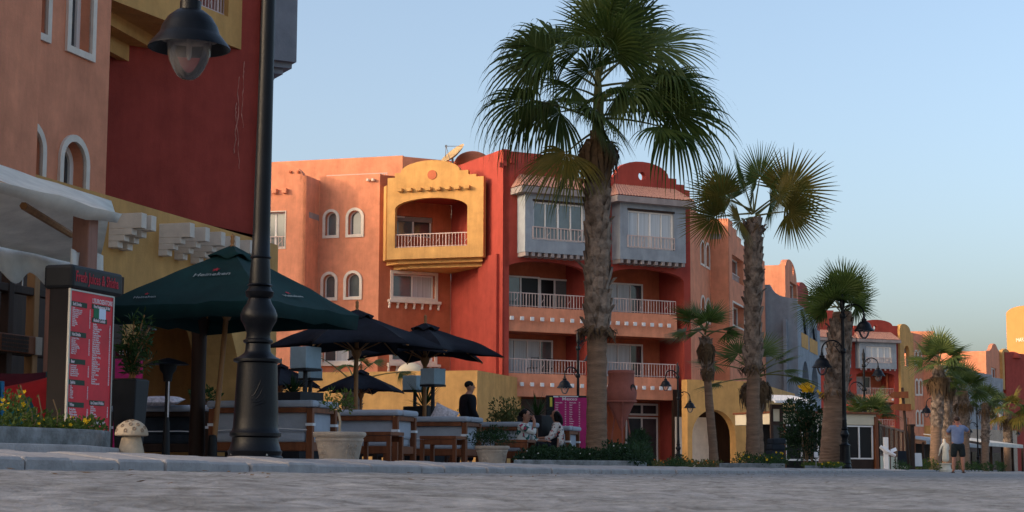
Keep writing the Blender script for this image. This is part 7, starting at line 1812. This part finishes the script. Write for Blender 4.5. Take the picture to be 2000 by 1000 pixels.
def standing_man():
    g = ground3(913, 36.3); r = thing('person', 'man standing in a dark hooded jacket in front of the yellow wall looking right', 'person', g, R_(-62)); s = Sk(); f = (.35, .94, 0)
    pv = s.add((0, 0, .96), .14, None, .11); ch = s.add((0, 0, 1.22), .15, pv, .11); cb = s.add((0, 0, 1.40), .12, ch, .085); nk = s.add((0, .02, 1.51), .054, cb); head_nodes(s, nk, (.0, .045, 1.63), f)
    for q in (-1, 1):
        sh = s.add((q * .18, 0, 1.41), .06, cb); e = s.add((q * .25, -.02, 1.13), .046, sh); w = s.add((q * .24, .12, .93), .032, e); s.hand(w, (q * .24, .12, .93), (0, .3, -1), (0, 1, .3))
        h = s.add((q * .10, 0, .88), .095, pv); kn = s.add((q * .11, .02, .50), .06, h); an = s.add((q * .12, 0, .08), .042, kn); s.add((q * .13, .14, .03), .035, an)
    skin_mesh('body', s.n, s.e, 'skin', r); face(r, (.0, .045, 1.63), f, 1, 'hair', 'short')
    s = Sk(); a = s.add((0, 0, .88), .20, None, .15); b = s.add((0, 0, 1.15), .195, a, .15); c = s.add((0, 0, 1.36), .165, b, .12); s.add((0, .0, 1.47), .095, c); hd = s.add((0, -.09, 1.43), .10, c)
    for q in (-1, 1): sh = s.add((q * .19, 0, 1.40), .085, c); e = s.add((q * .27, -.02, 1.13), .072, sh); s.add((q * .25, .11, .96), .055, e)
    skin_mesh('jacket', s.n, s.e, 'navy', r)
    s = Sk(); a = s.add((0, 0, .93), .15, None, .125)
    for q in (-1, 1): h = s.add((q * .10, 0, .82), .11, a); k = s.add((q * .11, .02, .50), .08, h); s.add((q * .12, 0, .10), .07, k)
    skin_mesh('trousers', s.n, s.e, 'navy', r)
    for q in (-1, 1): mb = MB(); mb.box((q * .125, .05, .045), (.10, .28, .09)); mb.build('shoe', 'sign_black', r, world=False, bevel=.03)
standing_man()
def statue():
    g = ground3(1847, 79); r = thing('statue', 'cream stone statue of a draped standing figure beside the far lamp post', 'statue', g, .3)
    mb = MB(); mb.lathe([(.30, 0), (.30, .10), (.24, .14), (.22, .30), (.27, .34), (.27, .38)], 20); mb.build('plinth', 'statue', r, world=False, smooth=True)
    s = Sk(); a = s.add((0, 0, .40), .20, None); b = s.add((.02, 0, .75), .16, a); c = s.add((0, 0, 1.02), .15, b, .12); d = s.add((-.02, 0, 1.20), .12, c, .10); n = s.add((-.03, 0, 1.31), .05, d); h = s.add((-.04, .01, 1.39), .075, n); s.add((-.04, .0, 1.47), .06, h)
    for q, el, wr in ((1, (.22, .06, 1.0), (.10, .16, .92)), (-1, (-.24, .0, 1.02), (-.26, .06, .80))): sh = s.add((q * .14, 0, 1.19), .06, d); e_ = s.add(el, .045, sh); w = s.add(wr, .03, e_); s.hand(w, wr, (-.1, .4, -.6), (0, 1, 0), .8)
    skin_mesh('figure', s.n, s.e, 'statue', r)
statue()
def woman(label, px, Z, yhead, rz, top, hair, hand_up=None, lean=.05):
    gp_ = ground3(px, Z); hz = zat(px, yhead, Z) - gp_.z; r = thing('person', label, 'person', gp_, rz); s = Sk(); k = .93; sz = hz - .55
    pv = s.add((0, 0, sz), .15, None, .12); ch = s.add((0, lean * .4, sz + .22), .135, pv, .10); cb = s.add((0, lean * .8, sz + .345), .11, ch, .08); nk = s.add((0, lean, sz + .425), .048, cb); hc = (0, lean + .02, hz); head_nodes(s, nk, hc, (0, 1, 0), k=k)
    for q in (-1, 1):
        sh = s.add((q * .165, lean * .8, sz + .36), .052, cb)
        if hand_up == q: el = (q * .22, lean + .26, sz + .22); wr = (q * .10, lean + .22, sz + .47); dr = (-q * .5, -.5, .7)
        else: el = (q * .22, lean + .10, sz + .10); wr = (q * .10, lean + .32, sz + .10); dr = (-q * .2, 1, 0)
        e = s.add(el, .040, sh); w = s.add(wr, .027, e); s.hand(w, wr, dr, (0, -.6, .8), .9)
        h = s.add((q * .09, .06, sz - .02), .09, pv); kn = s.add((q * .12, .46, sz + .03), .062, h); an = s.add((q * .12, .50, .09), .04, kn); s.add((q * .12, .64, .04), .034, an)
    skin_mesh('body', s.n, s.e, 'skin', r); face(r, hc, (0, 1, 0), k, 'hair', hair)
    s = Sk(); a = s.add((0, 0, sz - .06), .18, None, .15); b = s.add((0, lean * .4, sz + .2), .165, a, .125); c = s.add((0, lean * .8, sz + .335), .135, b, .095); s.add((0, lean * .9, sz + .385), .085, c)
    for q in (-1, 1):
        sh = s.add((q * .17, lean * .8, sz + .355), .068, c)
        el = (q * .22, lean + .26, sz + .22) if hand_up == q else (q * .22, lean + .10, sz + .10); e = s.add(el, .058, sh)
        s.add((q * .16, lean + .24, sz + .34) if hand_up == q else (q * .16, lean + .21, sz + .10), .045, e)
    skin_mesh('blouse', s.n, s.e, top, r)
    s = Sk(); a = s.add((0, 0, sz - .02), .165, None, .13)
    for q in (-1, 1): h = s.add((q * .09, .12, sz - .01), .105, a); kn = s.add((q * .12, .46, sz + .03), .078, h); s.add((q * .12, .50, .14), .058, kn)
    skin_mesh('trousers', s.n, s.e, 'navy', r)
woman('seated woman in a banded pale top raising her hand to her face', 1020, 31.9, 812, R_(-112), 'band_print', 'bun', hand_up=1)
woman('seated woman with long black hair in a white flower print blouse', 1092, 34.6, 811, R_(82), 'flower_print', 'long')
